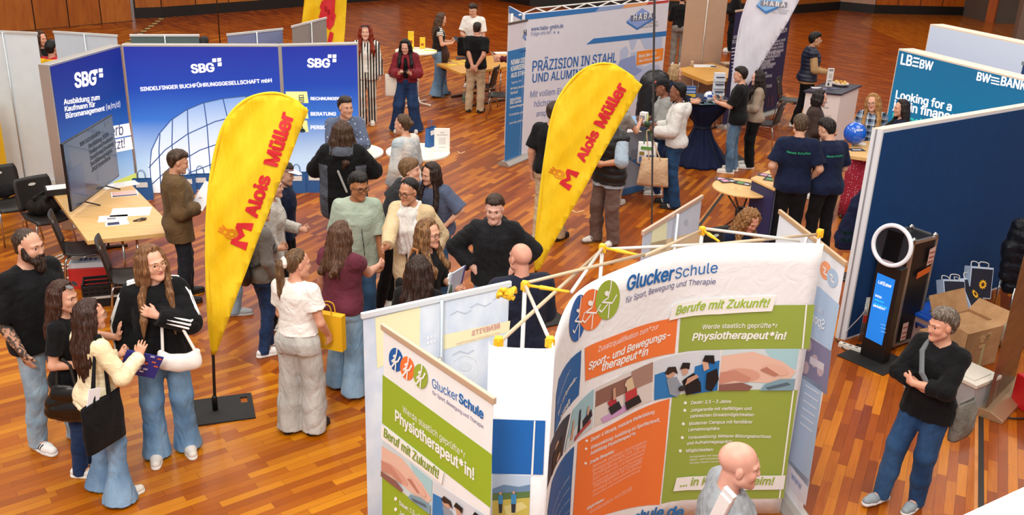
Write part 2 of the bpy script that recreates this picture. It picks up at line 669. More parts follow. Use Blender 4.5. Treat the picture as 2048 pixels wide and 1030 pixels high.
class Surf:
 """an upright sign face: plan polyline (left to right seen from its front), straight up; u metres along it, z height"""

 def __init__(s, pts, ripple=None, lean=None):
  s.p = [Vector((p[0], p[1])) for p in pts]
  s.acc = [0]
  for a, b in zip(s.p, s.p[1:]):
   s.acc.append(s.acc[-1] + (b - a).length)
  s.W = s.acc[-1]
  s.ripple = ripple
  s.step = None if len(pts) == 2 and not ripple else (s.W / (len(pts) - 1) if len(pts) > 2 else .06)

 def seg(s, u):
  for i in range(len(s.p) - 1):
   if u <= s.acc[i + 1] or i == len(s.p) - 2:
    return i

 def pos(s, u, z, off=0.):
  i = s.seg(u)
  a, b = s.p[i], s.p[i + 1]
  d = (b - a).normalized()
  q = a + d * (u - s.acc[i])
  n = Vector((d.y, -d.x))
  if s.ripple:
   off += s.ripple(u, z)
  return Vector((q.x + n.x * off, q.y + n.y * off, z))

 def inv(s, px, py):
  r = ray(px, py)
  best = None
  for i in range(len(s.p) - 1):
   a, b = s.p[i], s.p[i + 1]
   d = (b - a).normalized()
   n = Vector((d.y, -d.x))
   den = r.x * n.x + r.y * n.y
   if abs(den) < 1e-9:
    continue
   t = (a.x * n.x + a.y * n.y) / den
   if t <= 0:
    continue
   h = Vector((r.x * t, r.y * t))
   u = (h - a).dot(d)
   L = (b - a).length
   over = max(0, -u, u - L)
   if best is None or over < best[0]:
    best = (over, s.acc[i] + u, CAM_H + r.z * t)
  return best[1], best[2]

 def poly(s, mb, pts, m, off=.003, px=True):
  if px:
   pts = [s.inv(*p) for p in pts]
  bm = bmesh.new()
  vv = [bm.verts.new((u, z, 0)) for u, z in pts]
  try:
   bm.faces.new(vv)
  except ValueError:
   bm.free()
   return
  if s.step:
   us = [p[0] for p in pts]
   for c in (s.acc if len(s.p) > 2 else [s.step * k for k in range(int(s.W / s.step) + 2)]):
    if min(us) < c < max(us):
     bmesh.ops.bisect_plane(bm, geom=bm.verts[:] + bm.edges[:] + bm.faces[:], plane_co=(c, 0, 0), plane_no=(1, 0, 0), dist=1e-5)
   if s.ripple:
    zs = [p[1] for p in pts]
    k = math.floor(min(zs) / s.step) + 1
    while k * s.step < max(zs):
     bmesh.ops.bisect_plane(bm, geom=bm.verts[:] + bm.edges[:] + bm.faces[:], plane_co=(0, k * s.step, 0), plane_no=(0, 1, 0), dist=1e-5)
     k += 1
  bmesh.ops.triangulate(bm, faces=bm.faces[:])
  bm.verts.index_update()
  P = [s.pos(v.co.x, v.co.y, off) for v in bm.verts]
  F = [tuple(v.index for v in f.verts) for f in bm.faces]
  # face towards the front
  out = []
  for f in F:
   (a, b_, c) = (bm.verts[:][i].co for i in f)
   cr = (b_.x - a.x) * (c.y - a.y) - (b_.y - a.y) * (c.x - a.x)
   out.append(f if cr > 0 else f[::-1])
  bm.free()
  mb.add(P, out, m, bool(s.step))

 def rect(s, mb, u0, z0, u1, z1, m, off=.003):
  s.poly(mb, [(u0, z0), (u1, z0), (u1, z1), (u0, z1)], m, off, False)

 def disc(s, mb, u, z, ru, rz, m, off=.003, n=24, a0=0, a1=2 * pi, tilt=0.):
  pts = []
  for i in range(n):
   t = a0 + (a1 - a0) * i / (n if a1 - a0 > 6.2 else n - 1)
   x, y = ru * math.cos(t), rz * math.sin(t)
   pts.append((u + x * math.cos(tilt) - y * math.sin(tilt), z + x * math.sin(tilt) + y * math.cos(tilt)))
  s.poly(mb, pts, m, off, False)

 def stroke(s, mb, pts, w, m, off=.004, px=True):
  if px:
   pts = [s.inv(*p) for p in pts]
  for a, b in zip(pts, pts[1:]):
   d = Vector((b[0] - a[0], b[1] - a[1]))
   if d.length < 1e-6:
    continue
   d.normalize()
   e = d * w * .2
   n = Vector((-d.y, d.x)) * w / 2
   s.poly(mb, [(a[0] - e.x + n.x, a[1] - e.y + n.y), (b[0] + e.x + n.x, b[1] + e.y + n.y), (b[0] + e.x - n.x, b[1] + e.y - n.y), (a[0] - e.x - n.x, a[1] - e.y - n.y)], m, off, False)

 def text(s, mb, t, a, b, m, hs=1., bold=.012, shear=0., off=.005, px=True, space=1., flip=False):
  """baseline from a to b"""
  if px:
   a, b = s.inv(*a), s.inv(*b)
  v, f, w = glyphs(t, bold, shear, space)
  d = Vector((b[0] - a[0], b[1] - a[1]))
  k = d.length / w
  d.normalize()
  n = Vector((-d.y, d.x))
  P = []
  for x, y, e in v:
   if flip:
    x = w - x
   q = Vector(a) + d * x * k + n * y * k * hs
   P.append(s.pos(q.x, q.y, off + e))
  mb.add(P, f, m)

# ------------------------------------------------------------------ figures: distance fields meshed as one smooth surface each
def _v(p):
 return np.array(p, float)

class Field:
 def __init__(s):
  s.ops = []

 def rc(s, a, b, ra, rb=None, k=.02, n=None, f=1., cut=None, mode='add', bulge=0.):
  """tapered limb a->b; n, f flatten it along n; cut = (point, normal) trims it flat"""
  a, b = _v(a), _v(b)
  rb = ra if rb is None else rb
  ba = b - a
  bb = max(ba @ ba, 1e-9)
  nn = None if n is None else _v(n) / np.linalg.norm(n)

  def fn(x, y, z):
   px, py, pz = x - a[0], y - a[1], z - a[2]
   t = np.clip((px * ba[0] + py * ba[1] + pz * ba[2]) / bb, 0, 1)
   qx, qy, qz = px - t * ba[0], py - t * ba[1], pz - t * ba[2]
   if nn is not None:
    w = (qx * nn[0] + qy * nn[1] + qz * nn[2])
    ln = np.sqrt(qx * qx + qy * qy + qz * qz + (f * f - 1) * w * w)
   else:
    ln = np.sqrt(qx * qx + qy * qy + qz * qz)
   r = ra + t * (rb - ra)
   if bulge:
    r = r + bulge * 4 * t * (1 - t)
   d = ln - r
   if nn is not None and f > 1:
    d = d * .75
   if cut is not None:
    d = np.maximum(d, (x - cut[0][0]) * cut[1][0] + (y - cut[0][1]) * cut[1][1] + (z - cut[0][2]) * cut[1][2])
   return d
  R = max(ra, rb) + abs(bulge)
  s.ops.append((mode, fn, np.minimum(a, b) - R, np.maximum(a, b) + R, k))
  return s

 def chain(s, pts, rs, k=.02, **kw):
  for i in range(len(pts) - 1):
   s.rc(pts[i], pts[i + 1], rs[i], rs[i + 1], k, **kw)
  return s

 def el(s, c, r, R=None, k=.02, mode='add', clip=None):
  c, r = _v(c), _v(r)
  Rt = np.eye(3) if R is None else _v(R)

  def fn(x, y, z):
   px, py, pz = x - c[0], y - c[1], z - c[2]
   q = [px * Rt[0, i] + py * Rt[1, i] + pz * Rt[2, i] for i in range(3)]
   s2 = (q[0] / r[0]) ** 2 + (q[1] / r[1]) ** 2 + (q[2] / r[2]) ** 2
   g = np.sqrt((q[0] / r[0] ** 2) ** 2 + (q[1] / r[1] ** 2) ** 2 + (q[2] / r[2] ** 2) ** 2) + 1e-9
   w = np.sqrt(s2)
   d = (w - 1) * w / g
   d = np.where(w < .3, -r.min() * (1 - w), d)
   if clip is not None:
    d = clip(d, q[0], q[1], q[2])
   return d
  e = np.sqrt((Rt ** 2) @ (r ** 2))
  s.ops.append((mode, fn, c - e, c + e, k))
  return s

 def loft(s, o, R, tab, t, z0, z1, k=.04, yfront=None):
  """torso-like stack of ellipses in the frame (o, R)"""
  o, R = _v(o), _v(R)
  zt, A, B, Cc = [np.array(q, float) for q in tab]

  def fn(x, y, z):
   px, py, pz = x - o[0], y - o[1], z - o[2]
   qx = px * R[0, 0] + py * R[1, 0] + pz * R[2, 0]
   qy = px * R[0, 1] + py * R[1, 1] + pz * R[2, 1]
   qz = px * R[0, 2] + py * R[1, 2] + pz * R[2, 2]
   a = np.interp(qz, zt, A) + t
   b = np.interp(qz, zt, B) + t
   yy = qy - np.interp(qz, zt, Cc)
   w = np.sqrt((qx / a) ** 2 + (yy / b) ** 2)
   g = np.sqrt((qx / a ** 2) ** 2 + (yy / b ** 2) ** 2) + 1e-6
   d = np.where(w < .25, -(1 - w) * np.minimum(a, b), (w - 1) * w / g)
   d = np.maximum(d, np.maximum(qz - z1, z0 - qz))
   return d
  e = []
  for z in (z0, z1):
   m = max(A.max(), B.max()) + t + .02
   for sx in (-m, m):
    for sy in (-m, m):
     e.append(o + R @ np.array([sx, sy, z]))
  e = np.array(e)
  s.ops.append(('add', fn, e.min(0), e.max(0), k))
  return s

 def cut(s, p, n, lo=(-9, -9, -9), hi=(9, 9, 9)):
  p, n = _v(p), _v(n) / np.linalg.norm(n)
  s.ops.append(('cut', lambda x, y, z: (x - p[0]) * n[0] + (y - p[1]) * n[1] + (z - p[2]) * n[2], _v(lo), _v(hi), 0))
  return s

 def mesh(s, h, disp=None):
  adds = [o for o in s.ops if o[0] == 'add']
  lo = np.min([o[2] for o in adds], 0) - 3 * h
  hi = np.max([o[3] for o in adds], 0) + 3 * h
  dim = np.ceil((hi - lo) / h).astype(int) + 1
  F = np.full(dim, .12, np.float32)
  ax = [(lo[i] + h * np.arange(dim[i])).astype(np.float32) for i in range(3)]
  for mode, fn, a, b, k in s.ops:
   m = k + 2.5 * h
   i0 = np.clip(np.floor((a - m - lo) / h).astype(int), 0, dim)
   i1 = np.clip(np.ceil((b + m - lo) / h).astype(int) + 1, 0, dim)
   if (i1 <= i0).any():
    continue
   sl = tuple(slice(i0[i], i1[i]) for i in range(3))
   x, y, z = ax[0][sl[0]][:, None, None], ax[1][sl[1]][None, :, None], ax[2][sl[2]][None, None, :]
   d = fn(x, y, z).astype(np.float32)
   G = F[sl]
   if mode == 'add':
    hh = np.maximum(k - np.abs(G - d), 0) / max(k, 1e-6)
    F[sl] = np.minimum(G, d) - hh * hh * k * .25
   elif mode == 'sub':
    hh = np.maximum(k - np.abs(G + d), 0) / max(k, 1e-6)
    F[sl] = np.maximum(G, -d) + hh * hh * k * .25
   else:
    F[sl] = np.maximum(G, d)
  if disp is not None:
   I = np.nonzero(np.abs(F) < .03)
   F[I] += disp(ax[0][I[0]], ax[1][I[1]], ax[2][I[2]]).astype(np.float32)
  return nets(F, lo, h)

_CORN = np.array([(i, j, k) for i in (0, 1) for j in (0, 1) for k in (0, 1)])
_EDG = [(a, b) for a in range(8) for b in range(a + 1, 8) if np.abs(_CORN[a] - _CORN[b]).sum() == 1]

def nets(F, lo, h):
 S = F < 0
 n = S.astype(np.int8)
 c = sum(n[i:n.shape[0] - 1 + i, j:n.shape[1] - 1 + j, k:n.shape[2] - 1 + k] for i, j, k in _CORN)
 act = (c > 0) & (c < 8)
 I = np.argwhere(act)
 idx = np.full(act.shape, -1, np.int32)
 idx[tuple(I.T)] = np.arange(len(I))
 V = np.stack([F[I[:, 0] + o[0], I[:, 1] + o[1], I[:, 2] + o[2]] for o in _CORN], 1)
 acc = np.zeros((len(I), 3))
 cnt = np.zeros(len(I))
 for a, b in _EDG:
  va, vb = V[:, a], V[:, b]
  m = (va < 0) != (vb < 0)
  t = np.where(m, va / np.where(m, va - vb, 1), 0)
  P = _CORN[a] + t[:, None] * (_CORN[b] - _CORN[a])
  acc += P * m[:, None]
  cnt += m
 P = lo + h * (I + acc / cnt[:, None])
 Q = []
 for d in range(3):
  e, f = [(1, 2), (2, 0), (0, 1)][d]
  sl0 = [slice(1, -1)] * 3
  sl1 = [slice(1, -1)] * 3
  sl0[d] = slice(0, -1)
  sl1[d] = slice(1, None)
  A, B = S[tuple(sl0)], S[tuple(sl1)]
  for flip, M in ((False, A & ~B), (True, ~A & B)):
   J = np.argwhere(M)
   off = np.ones(3, int)
   off[d] = 0
   J = J + off
   q = []
   for de, df in ((0, 0), (1, 0), (1, 1), (0, 1)):
    K = J.copy()
    K[:, e] -= 1 - de
    K[:, f] -= 1 - df
    q.append(idx[K[:, 0], K[:, 1], K[:, 2]])
   q = np.stack(q, 1)
   Q.append(q[:, ::-1] if flip else q)
 Q = np.concatenate(Q)
 return P, Q

def np_obj(name, P, Q, mats, parent=None, mi=None, smooth=True):
 me = bpy.data.meshes.new(name)
 me.vertices.add(len(P))
 me.vertices.foreach_set('co', np.ascontiguousarray(P, np.float32).ravel())
 k = Q.shape[1]
 me.loops.add(Q.size)
 me.loops.foreach_set('vertex_index', np.ascontiguousarray(Q, np.int32).ravel())
 me.polygons.add(len(Q))
 me.polygons.foreach_set('loop_start', np.arange(0, Q.size, k, dtype=np.int32))
 me.polygons.foreach_set('loop_total', np.full(len(Q), k, np.int32))
 me.polygons.foreach_set('use_smooth', np.full(len(Q), smooth))
 for m in mats:
  me.materials.append(m)
 if mi is not None:
  me.polygons.foreach_set('material_index', np.ascontiguousarray(mi, np.int32))
 me.update(calc_edges=True)
 o = bpy.data.objects.new(name, me)
 COL.objects.link(o)
 if parent:
  o.parent = parent
 return o

def rot(x=0, y=0, z=0):
 return np.array((Matrix.Rotation(math.radians(z), 3, 'Z') @ Matrix.Rotation(math.radians(y), 3, 'Y') @ Matrix.Rotation(math.radians(x), 3, 'X')))

def unit(v):
 v = _v(v)
 return v / (np.linalg.norm(v) + 1e-9)

def ik(a, t, l1, l2, pole):
 a, t = _v(a), _v(t)
 d = t - a
 L = np.linalg.norm(d)
 L2 = min(L, (l1 + l2) * .995)
 d = d / L
 t = a + d * L2
 x = (l1 * l1 - l2 * l2 + L2 * L2) / (2 * L2)
 hh = math.sqrt(max(l1 * l1 - x * x, 0))
 p = _v(pole)
 p = p - d * (p @ d)
 return a + d * x + unit(p) * hh, t

# arms: w = wrist (outwards, forwards, up) in metres of a 1.75 m person, pole = where the elbow points, f = fingers, n = palm, c = curl
ARM = {
 'down': dict(w=(.235, .02, .855), p=(.5, -1, 0), f=(0, .1, -1), n=(-1, .1, 0), c=.35),
 'downf': dict(w=(.225, .10, .87), p=(.5, -1, 0), f=(0, .3, -1), n=(-1, .1, 0), c=.4),
 'pocket': dict(w=(.205, .08, .94), p=(.7, -1, 0), f=(-.2, .15, -1), n=(-1, 0, 0), c=.15),
 'hip': dict(w=(.2, .06, 1.035), p=(1, -.5, .1), f=(-.75, .35, -.5), n=(-.2, -.9, -.3), c=.45),
 'phone': dict(w=(.11, .27, 1.13), p=(.6, -.5, -1), f=(-.55, .6, .45), n=(-.25, -.35, .9), c=.55),
 'hold': dict(w=(.15, .28, 1.08), p=(.6, -.6, -1), f=(-.3, .9, .1), n=(-.8, 0, .6), c=.6),
 'back': dict(w=(.045, -.17, .93), p=(1, -.6, .2), f=(-.9, -.1, -.4), n=(.1, -1, 0), c=.5),
 'fold': dict(w=(-.04, .2, 1.13), p=(1, .3, -.4), f=(-1, -.1, .15), n=(0, -1, -.2), c=.35),
 'foldo': dict(w=(-.03, .245, 1.16), p=(1, .3, -.4), f=(-1, -.2, .1), n=(0, -1, 0), c=.35),
 'reach': dict(w=(.12, .46, 1.14), p=(.5, -.5, -1), f=(-.1, 1, 0), n=(-1, 0, 0), c=.4),
 'wave': dict(w=(.2, .3, 1.33), p=(.7, -.2, -1), f=(.05, .15, 1), n=(0, 1, 0), c=.12),
 'chest': dict(w=(.0, .2, 1.27), p=(1, .1, -.8), f=(-.85, .0, .5), n=(-.2, -1, 0), c=.4),
 'belly': dict(w=(.05, .2, 1.06), p=(1, -.1, -.5), f=(-1, .3, .1), n=(-.2, -1, .2), c=.5),
}
TORSO = {
 'm': ((-.12, -.02, .07, .17, .30, .40, .465, .51, .56), (.158, .17, .158, .155, .17, .175, .13, .062, .05), (.105, .115, .105, .105, .122, .115, .085, .056, .05), (-.01, -.012, .0, .008, .012, .005, -.005, -.008, .0)),
 'f': ((-.12, -.02, .07, .17, .30, .40, .465, .51, .56), (.17, .178, .15, .132, .15, .152, .11, .052, .044), (.108, .118, .1, .092, .108, .102, .075, .05, .044), (-.012, -.015, .0, .005, .01, .0, -.008, -.01, .0)),
}
SHOE_LEN = .275

def fold_noise(amp, seed, fr=1.):
 rs = np.random.RandomState(seed)
 K = rs.normal(0, 1, (4, 3)) * np.array([16, 16, 11]) * fr
 ph = rs.uniform(0, 6.28, 8)
 D = rs.normal(0, 1, (4, 3)) * 6

 def fn(x, y, z):
  r = 0
  for i in range(4):
   w = np.sin(D[i, 0] * x + D[i, 1] * y + D[i, 2] * z + ph[4 + i])
   q = np.sin(K[i, 0] * x + K[i, 1] * y + K[i, 2] * z + ph[i] + 1.6 * w)
   r = r + (1 - 2 * np.sqrt(np.abs(q))) * (.55 + .45 * w)
  return amp * r / 1.7
 return fn

class Person:
 def __init__(s, label, H=None, foot=None, head=None, loc=None, face=-90, sex='m', fat=1., skin='#d9a184', hair=('short', '#3a2a1e'), look=(0, 0, 0),
     lean=(0, 0), R='down', L='down', feet=((.1, 0, 8), (.1, 0, 8)), tops=(), bottom=None, shoes=('#e8e6e2', '#f4f4f2'),
     glasses=None, beard=None, vox=None, group=None, shift=(0, 0), lips=None, tattoo=None, seat=None, brow=None, sunglasses=False, shoulder=1., name='person'):
  s.sex, s.fat = sex, fat
  if H is None:
   g = at(*foot)
   H = on_post(head[0], head[1], g) * 1.0
  if loc is not None:
   g = Vector((loc[0], loc[1], 0))
  elif foot is not None:
   g = at(*foot)
  else:
   g = at(head[0], head[1], H * .985)
   g.z = 0
  s.H, s.s = H, H / 1.75
  s.loc, s.face = g, face
  dist = (g - EYE).length
  h = vox or max(.0062, min(.012, .00085 * dist))
  s.h = h
  rz = math.radians(face - 90)
  if loc is None and foot is None:
   # stand so that the crown of the (leaning) head comes where the head is seen
   Rt0 = rot(x=-lean[0], y=lean[1])
   pel0 = _v((shift[0], shift[1], .95 if not seat else .52))
   Rh0 = rot(z=look[0]) @ rot(x=look[1], y=look[2])
   crown = (pel0 + Rt0 @ _v((0, .012, .545)) + Rh0 @ _v((0, .022, .118)) + Rh0 @ _v((0, -.016, .036)) + _v((0, 0, .088))) * s.s
   q = at(head[0], head[1], crown[2])
   g = Vector((q.x - math.cos(rz) * crown[0] + math.sin(rz) * crown[1], q.y - math.sin(rz) * crown[0] - math.cos(rz) * crown[1], 0))
   s.loc = g
  s.Mw = Matrix.Translation(g) @ Matrix.Rotation(rz, 4, 'Z') @ Matrix.Scale(s.s, 4)
  s.Mi = s.Mw.inverted()
  s.seed = abs(hash((round(g.x, 2), round(g.y, 2)))) % 10000
  rs = np.random.RandomState(s.seed)
  m = sex == 'm'
  # ---- skeleton
  Rt = rot(x=-lean[0], y=lean[1])
  pel = _v((shift[0], shift[1], .95 if not seat else .52))
  s.Rt, s.pel = Rt, pel
  T = s.T
  sw = (.168 if m else .147) * shoulder * (1 + .35 * (fat - 1))
  piv = T(0, .012, .545)
  Rh = rot(z=look[0]) @ rot(x=look[1], y=look[2])
  s.Rh = Rh
  s.hc = piv + Rh @ _v((0, .022, .118))
  Hd = s.Hd
  arms = {}
  for side, spec in ((1, R), (-1, L)):
   a = dict(ARM[spec]) if isinstance(spec, str) else dict(ARM[spec[0]], **spec[1])
   sh = T(side * sw, 0, .438)
   if 'wt' in a:
    w = np.array(s.Mi @ Vector(a['wt']))
    mir = lambda v: _v(v) * _v((side, 1, 1))
   else:
    mir = lambda v: _v(v) * _v((side, 1, 1))
    w = mir(a['w'])
   e, w = ik(sh, w, .285, .25, mir(a['p']))
   f = unit(mir(a['f']))
   n = mir(a['n'])
   n = unit(n - f * (n @ f))
   t = np.cross(f, n) * side
   arms[side] = dict(sh=sh, e=e, w=w, f=f, n=n, t=t, c=a['c'])
  s.arms = arms
  legs = {}
  for side, fo in ((1, feet[0]), (-1, feet[1])):
   hp = T(side * .085, 0, 0) if not seat else T(side * .09, 0, -.02)
   an = _v((side * fo[0], fo[1], .085 + (fo[3] if len(fo) > 3 else 0)))
   k, an = ik(hp, an, .44, .43, (side * .15, 1, 0.02))
   fy = math.radians(fo[2]) * side
   d = _v((math.sin(fy), math.cos(fy), 0))
   legs[side] = dict(h=hp, k=k, a=an, d=d)
  s.legs = legs
  F = s.body(m, fat, sw)
  P, Q = F.mesh(h)
  # skin, lips, tattoo by where the faces lie
  ctr = P[Q].mean(1)
  mi = np.zeros(len(Q), int)
  hl = (ctr - s.hc) @ Rh
  lp = ((hl[:, 0] / .021) ** 2 + ((hl[:, 2] + .063) / .0078) ** 2 < 1) & (hl[:, 1] > .05)
  mi[lp] = 1
  mats = [skin_mat(skin), mat(lips or ('#b9605a' if sex == 'f' else '#b07364'), .45, name='lips')]
  if tattoo:
   mats.append(skin_mat(skin, '#4a4642', 'tattooed_skin'))
   aa = arms[tattoo]
   q = ctr - aa['e']
   ba = aa['w'] - aa['e']
   t = (q @ ba) / (ba @ ba)
   dd = np.linalg.norm(q - t[:, None] * ba, axis=1)
   mi[(t > -.35) & (t < 1.35) & (dd < .075)] = 2
  root = np_obj(name, P * s.s, Q, mats, mi=mi)
  root.location = g
  root.rotation_euler = (0, 0, rz)
  s.root = root
  tag(root, label, 'person', group)
  s.eyes(brow or (hair[1] if hair else '#6b4a35'))
  if hair:
   s.do_hair(hair, rs)
  for i, tp in enumerate(tops):
   s.do_top(dict(tp), i, sw, m, fat)
  if bottom:
   s.do_bottom(dict(bottom), fat, seat)
  if shoes:
   s.do_shoes(shoes)
  if glasses:
   s.do_glasses(glasses)
  if sunglasses:
   s.do_glasses('#1a1412', .09, .02, True)
  if beard:
   s.do_beard(beard)

 def T(s, x, y, z):
  return s.pel + s.Rt @ _v((x, y, z))

 def Hd(s, x, y, z):
  return s.hc + s.Rh @ _v((x, y, z))

 def world(s, p):
  return s.Mw @ Vector(p)

 def table(s):
  zt, a, b, c = [list(q) for q in TORSO[s.sex]]
  k = s.fat
  kk = [1, 1, k, k * 1.0, 1 + (k - 1) * .7, 1 + (k - 1) * .5, 1 + (k - 1) * .3, 1, 1]
  a = [x * (1 + (q - 1) * .8) for x, q in zip(a, kk)]
  b2 = [x * q for x, q in zip(b, kk)]
  c = [x + (y2 - y1) * .5 for x, y1, y2 in zip(c, b, b2)]
  return [zt, a, b2, c]

 def body(s, m, fat, sw):
  F = Field()
  T, Hd, Rh = s.T, s.Hd, s.Rh
  g = 1. if m else .88
  g2 = g * (1 + .6 * (fat - 1))
  F.loft(s.pel, s.Rt, s.table(), -.006, -.1, .5, .03)
  F.rc(T(0, -.005, .47), s.hc + Rh @ _v((0, -.03, -.06)), .058 * g, .052 * g, .03)
  for sd in (1, -1):
   a, l = s.arms[sd], s.legs[sd]
   F.rc(T(sd * .04, -.008, .49), a['sh'], .036 * g, .044 * g, .04)
   F.rc(a['sh'], a['e'], .05 * g2, .04 * g2, .03, bulge=.003)
   F.rc(a['e'], a['w'], .041 * g2, .026 * g, .02, bulge=.005)
   s.hand(F, a, sd, .95 if m else .86)
   F.rc(l['h'] + (l['k'] - l['h']) * .1, l['k'], .08 * g2, .052, .04)
   F.rc(l['k'], l['a'], .05, .036, .03)
   F.rc(l['a'], l['a'] + l['d'] * .1 - _v((0, 0, .05)), .034, .028, .02)
  # head
  e = lambda c, r, k=.02, mode='add': F.el(Hd(*c), r, Rh, k, mode)
  e((0, -.016, .036), (.075, .096, .082))
  e((0, .028, -.03), (.062, .06, .082), .03)
  w = 1. if m else .9
  for sd in (1, -1):
   F.rc(Hd(sd * .055 * w, .01, -.062), Hd(sd * .018, .066, -.1), .02, .018, .03)
   e((sd * .036, .058, -.03), (.028, .026, .028), .02)
   F.rc(Hd(sd * .012, .084, .022), Hd(sd * .048, .066, .02), .011, .01, .012)
   e((sd * .076, -.008, -.008), (.011, .02, .031), .008)
   e((sd * .031, .096, .0), (.016, .016, .0085), .010, 'sub')
   e((sd * .009, .092, -.038), (.008, .01, .007), .006)
  F.rc(Hd(0, .064, -.098), Hd(0, .073, -.106), .02, .0195, .02)
  F.rc(Hd(0, .084, .012), Hd(0, .101, -.034), .007, .0095, .012)
  e((0, .079, -.057), (.022, .014, .006), .006)
  e((0, .079, -.069), (.019, .014, .007), .006)
  return F

 def hand(s, F, a, sd, g):
  w, f, n, t, c = a['w'], a['f'], a['n'], a['t'], a['c']
  F.rc(w, w + f * .03, .026, .027, .015, n=n, f=1.3)
  F.rc(w + f * .03 + t * .012, w + f * .08 + t * .016, .026 * g, .027 * g, .012, n=n, f=1.9)
  F.rc(w + f * .03 - t * .01, w + f * .075 - t * .016, .025 * g, .025 * g, .012, n=n, f=1.9)
  for off, ln, sp in ((.033, .072, .12), (.011, .08, .03), (-.012, .075, -.06), (-.033, .06, -.17)):
   p = w + f * (.088 - abs(off) * .25) * g + t * off * g
   d = unit(f + t * sp * (1 - .5 * c))
   ang = 0
   for q, r0, r1 in ((.45, .0096, .009), (.3, .009, .0084), (.25, .0084, .0074)):
    ang += c * 1.15
    dd = d * math.cos(ang) + n * math.sin(ang)
    p2 = p + dd * ln * q * g
    F.rc(p, p2, r0 * g, r1 * g, .005)
    p = p2
  p = w + f * .025 + t * .022
  d = unit(f * .75 + t * .75 + n * .25)
  p2 = p + d * .045 * g
  F.rc(p, p2, .014 * g, .0115 * g, .01)
  d = unit(f * 1. + t * .3 + n * (.2 + .5 * c))
  F.rc(p2, p2 + d * .034 * g, .0112 * g, .009 * g, .005)

 def add(s, name, F, mats, h=None, disp=None, parent=None, mi=None):
  P, Q = F.mesh(h or s.h, disp)
  return np_obj(name, P * s.s, Q, mats if isinstance(mats, list) else [mats], parent or s.root, None if mi is None else mi(P[Q].mean(1)))

 def eyes(s, brow):
  for sd in (1, -1):
   b = MB()
   c = s.Hd(sd * .031, .0705, .0)
   m0, m1 = mat('#efe9e4', .25, name='eye_white'), mat('#2a1c14', .2, name='iris')
   vs_, fs, ms = [], [], []
   n1, n2 = 10, 14
   for i in range(n1 + 1):
    th = pi * i / n1
    for j in range(n2):
     ph = 2 * pi * j / n2
     q = _v((math.sin(th) * math.cos(ph), math.cos(th), math.sin(th) * math.sin(ph))) * .0122
     vs_.append((c + s.Rh @ q) * s.s)
   k = len(b.v)
   b.v.extend([tuple(p) for p in vs_])
   for i in range(n1):
    for j in range(n2):
     b.f.append((k + i * n2 + j, k + i * n2 + (j + 1) % n2, k + (i + 1) * n2 + (j + 1) % n2, k + (i + 1) * n2 + j))
     b.m.append(m1 if i < 3 else m0)
     b.s.append(True)
   b.build('eye', s.root)
  for sd in (1, -1):
   F = Field()
   F.chain([s.Hd(sd * .014, .097, .021), s.Hd(sd * .034, .091, .028), s.Hd(sd * .052, .073, .022)], [.003, .0036, .002], .004)
   s.add('eyebrow', F, hair_mat(brow), min(s.h, .0055))

 def do_hair(s, hair, rs):
  style, colr = hair[0], hair[1]
  o = dict(hair[2]) if len(hair) > 2 else {}
  t = o.get('t', {'buzz': .005, 'ring': .006, 'pony': .013, 'bun': .013}.get(style, .019))
  F = Field()
  Hd, Rh = s.Hd, s.Rh
  long_ = style in ('long', 'bob', 'wavy')
  zk = (-.2, -.09, -.05, -.02, .01, .035, .055, .075, .095)
  yk = (-.06, -.05, -.03, -.012, .018, .034, .05, .066, .09)
  if o.get('recede'):
   yk = tuple(y - (o['recede'] if z > .02 else 0) for y, z in zip(yk, zk))
  if long_ or style in ('pony', 'bun'):
   yk = (-.03, -.03, -.012, .0, .02, .036, .052, .068, .09)
  if o.get('fringe'):
   yk = tuple(y + (.06 if z > .0 else .02) for y, z in zip(yk, zk))
  nape = -.2 if long_ else -.088

  def clip(d, x, y, z):
   zz = z - .0
   yh = np.interp(zz, zk, yk)
   jag = .007 * np.sin(x * 150 + 2 * np.sin(z * 90)) + .005 * np.sin(z * 210 + x * 60)
   if not o.get('fringe'):
    d = d + t * 1.05 * (1 - np.clip((yh + .004 - y) / .035, 0, 1))
   d = np.maximum(d, (y - .012 - yh + jag) * .75)
   d = np.maximum(d, nape - zz)
   if style == 'ring':
    d = np.maximum(d, zz - .055 + (np.clip(-y, 0, .1) * .35))
   return d
  F.el(Hd(0, -.016, .036), (.075 + t, .096 + t, .082 + t * 1.15), Rh, .02, clip=clip)
  if style in ('short', 'side'):
   vol = o.get('vol', .008) + .004
   F.el(Hd(.012 if style == 'side' else 0, .006, .092), (.06 + vol * .4, .082, .028 + vol), Rh, .03)
  if not long_ and style != 'ring':
   F.el(Hd(0, -.038, -.024), (.062 + t * .5, .062 + t * .5, .058), Rh, .02, clip=lambda d, x, y, z: np.maximum(d, np.maximum(y + .012 + .004 * np.sin(x * 160), -.05 - z)))
  L = o.get('len', .25)
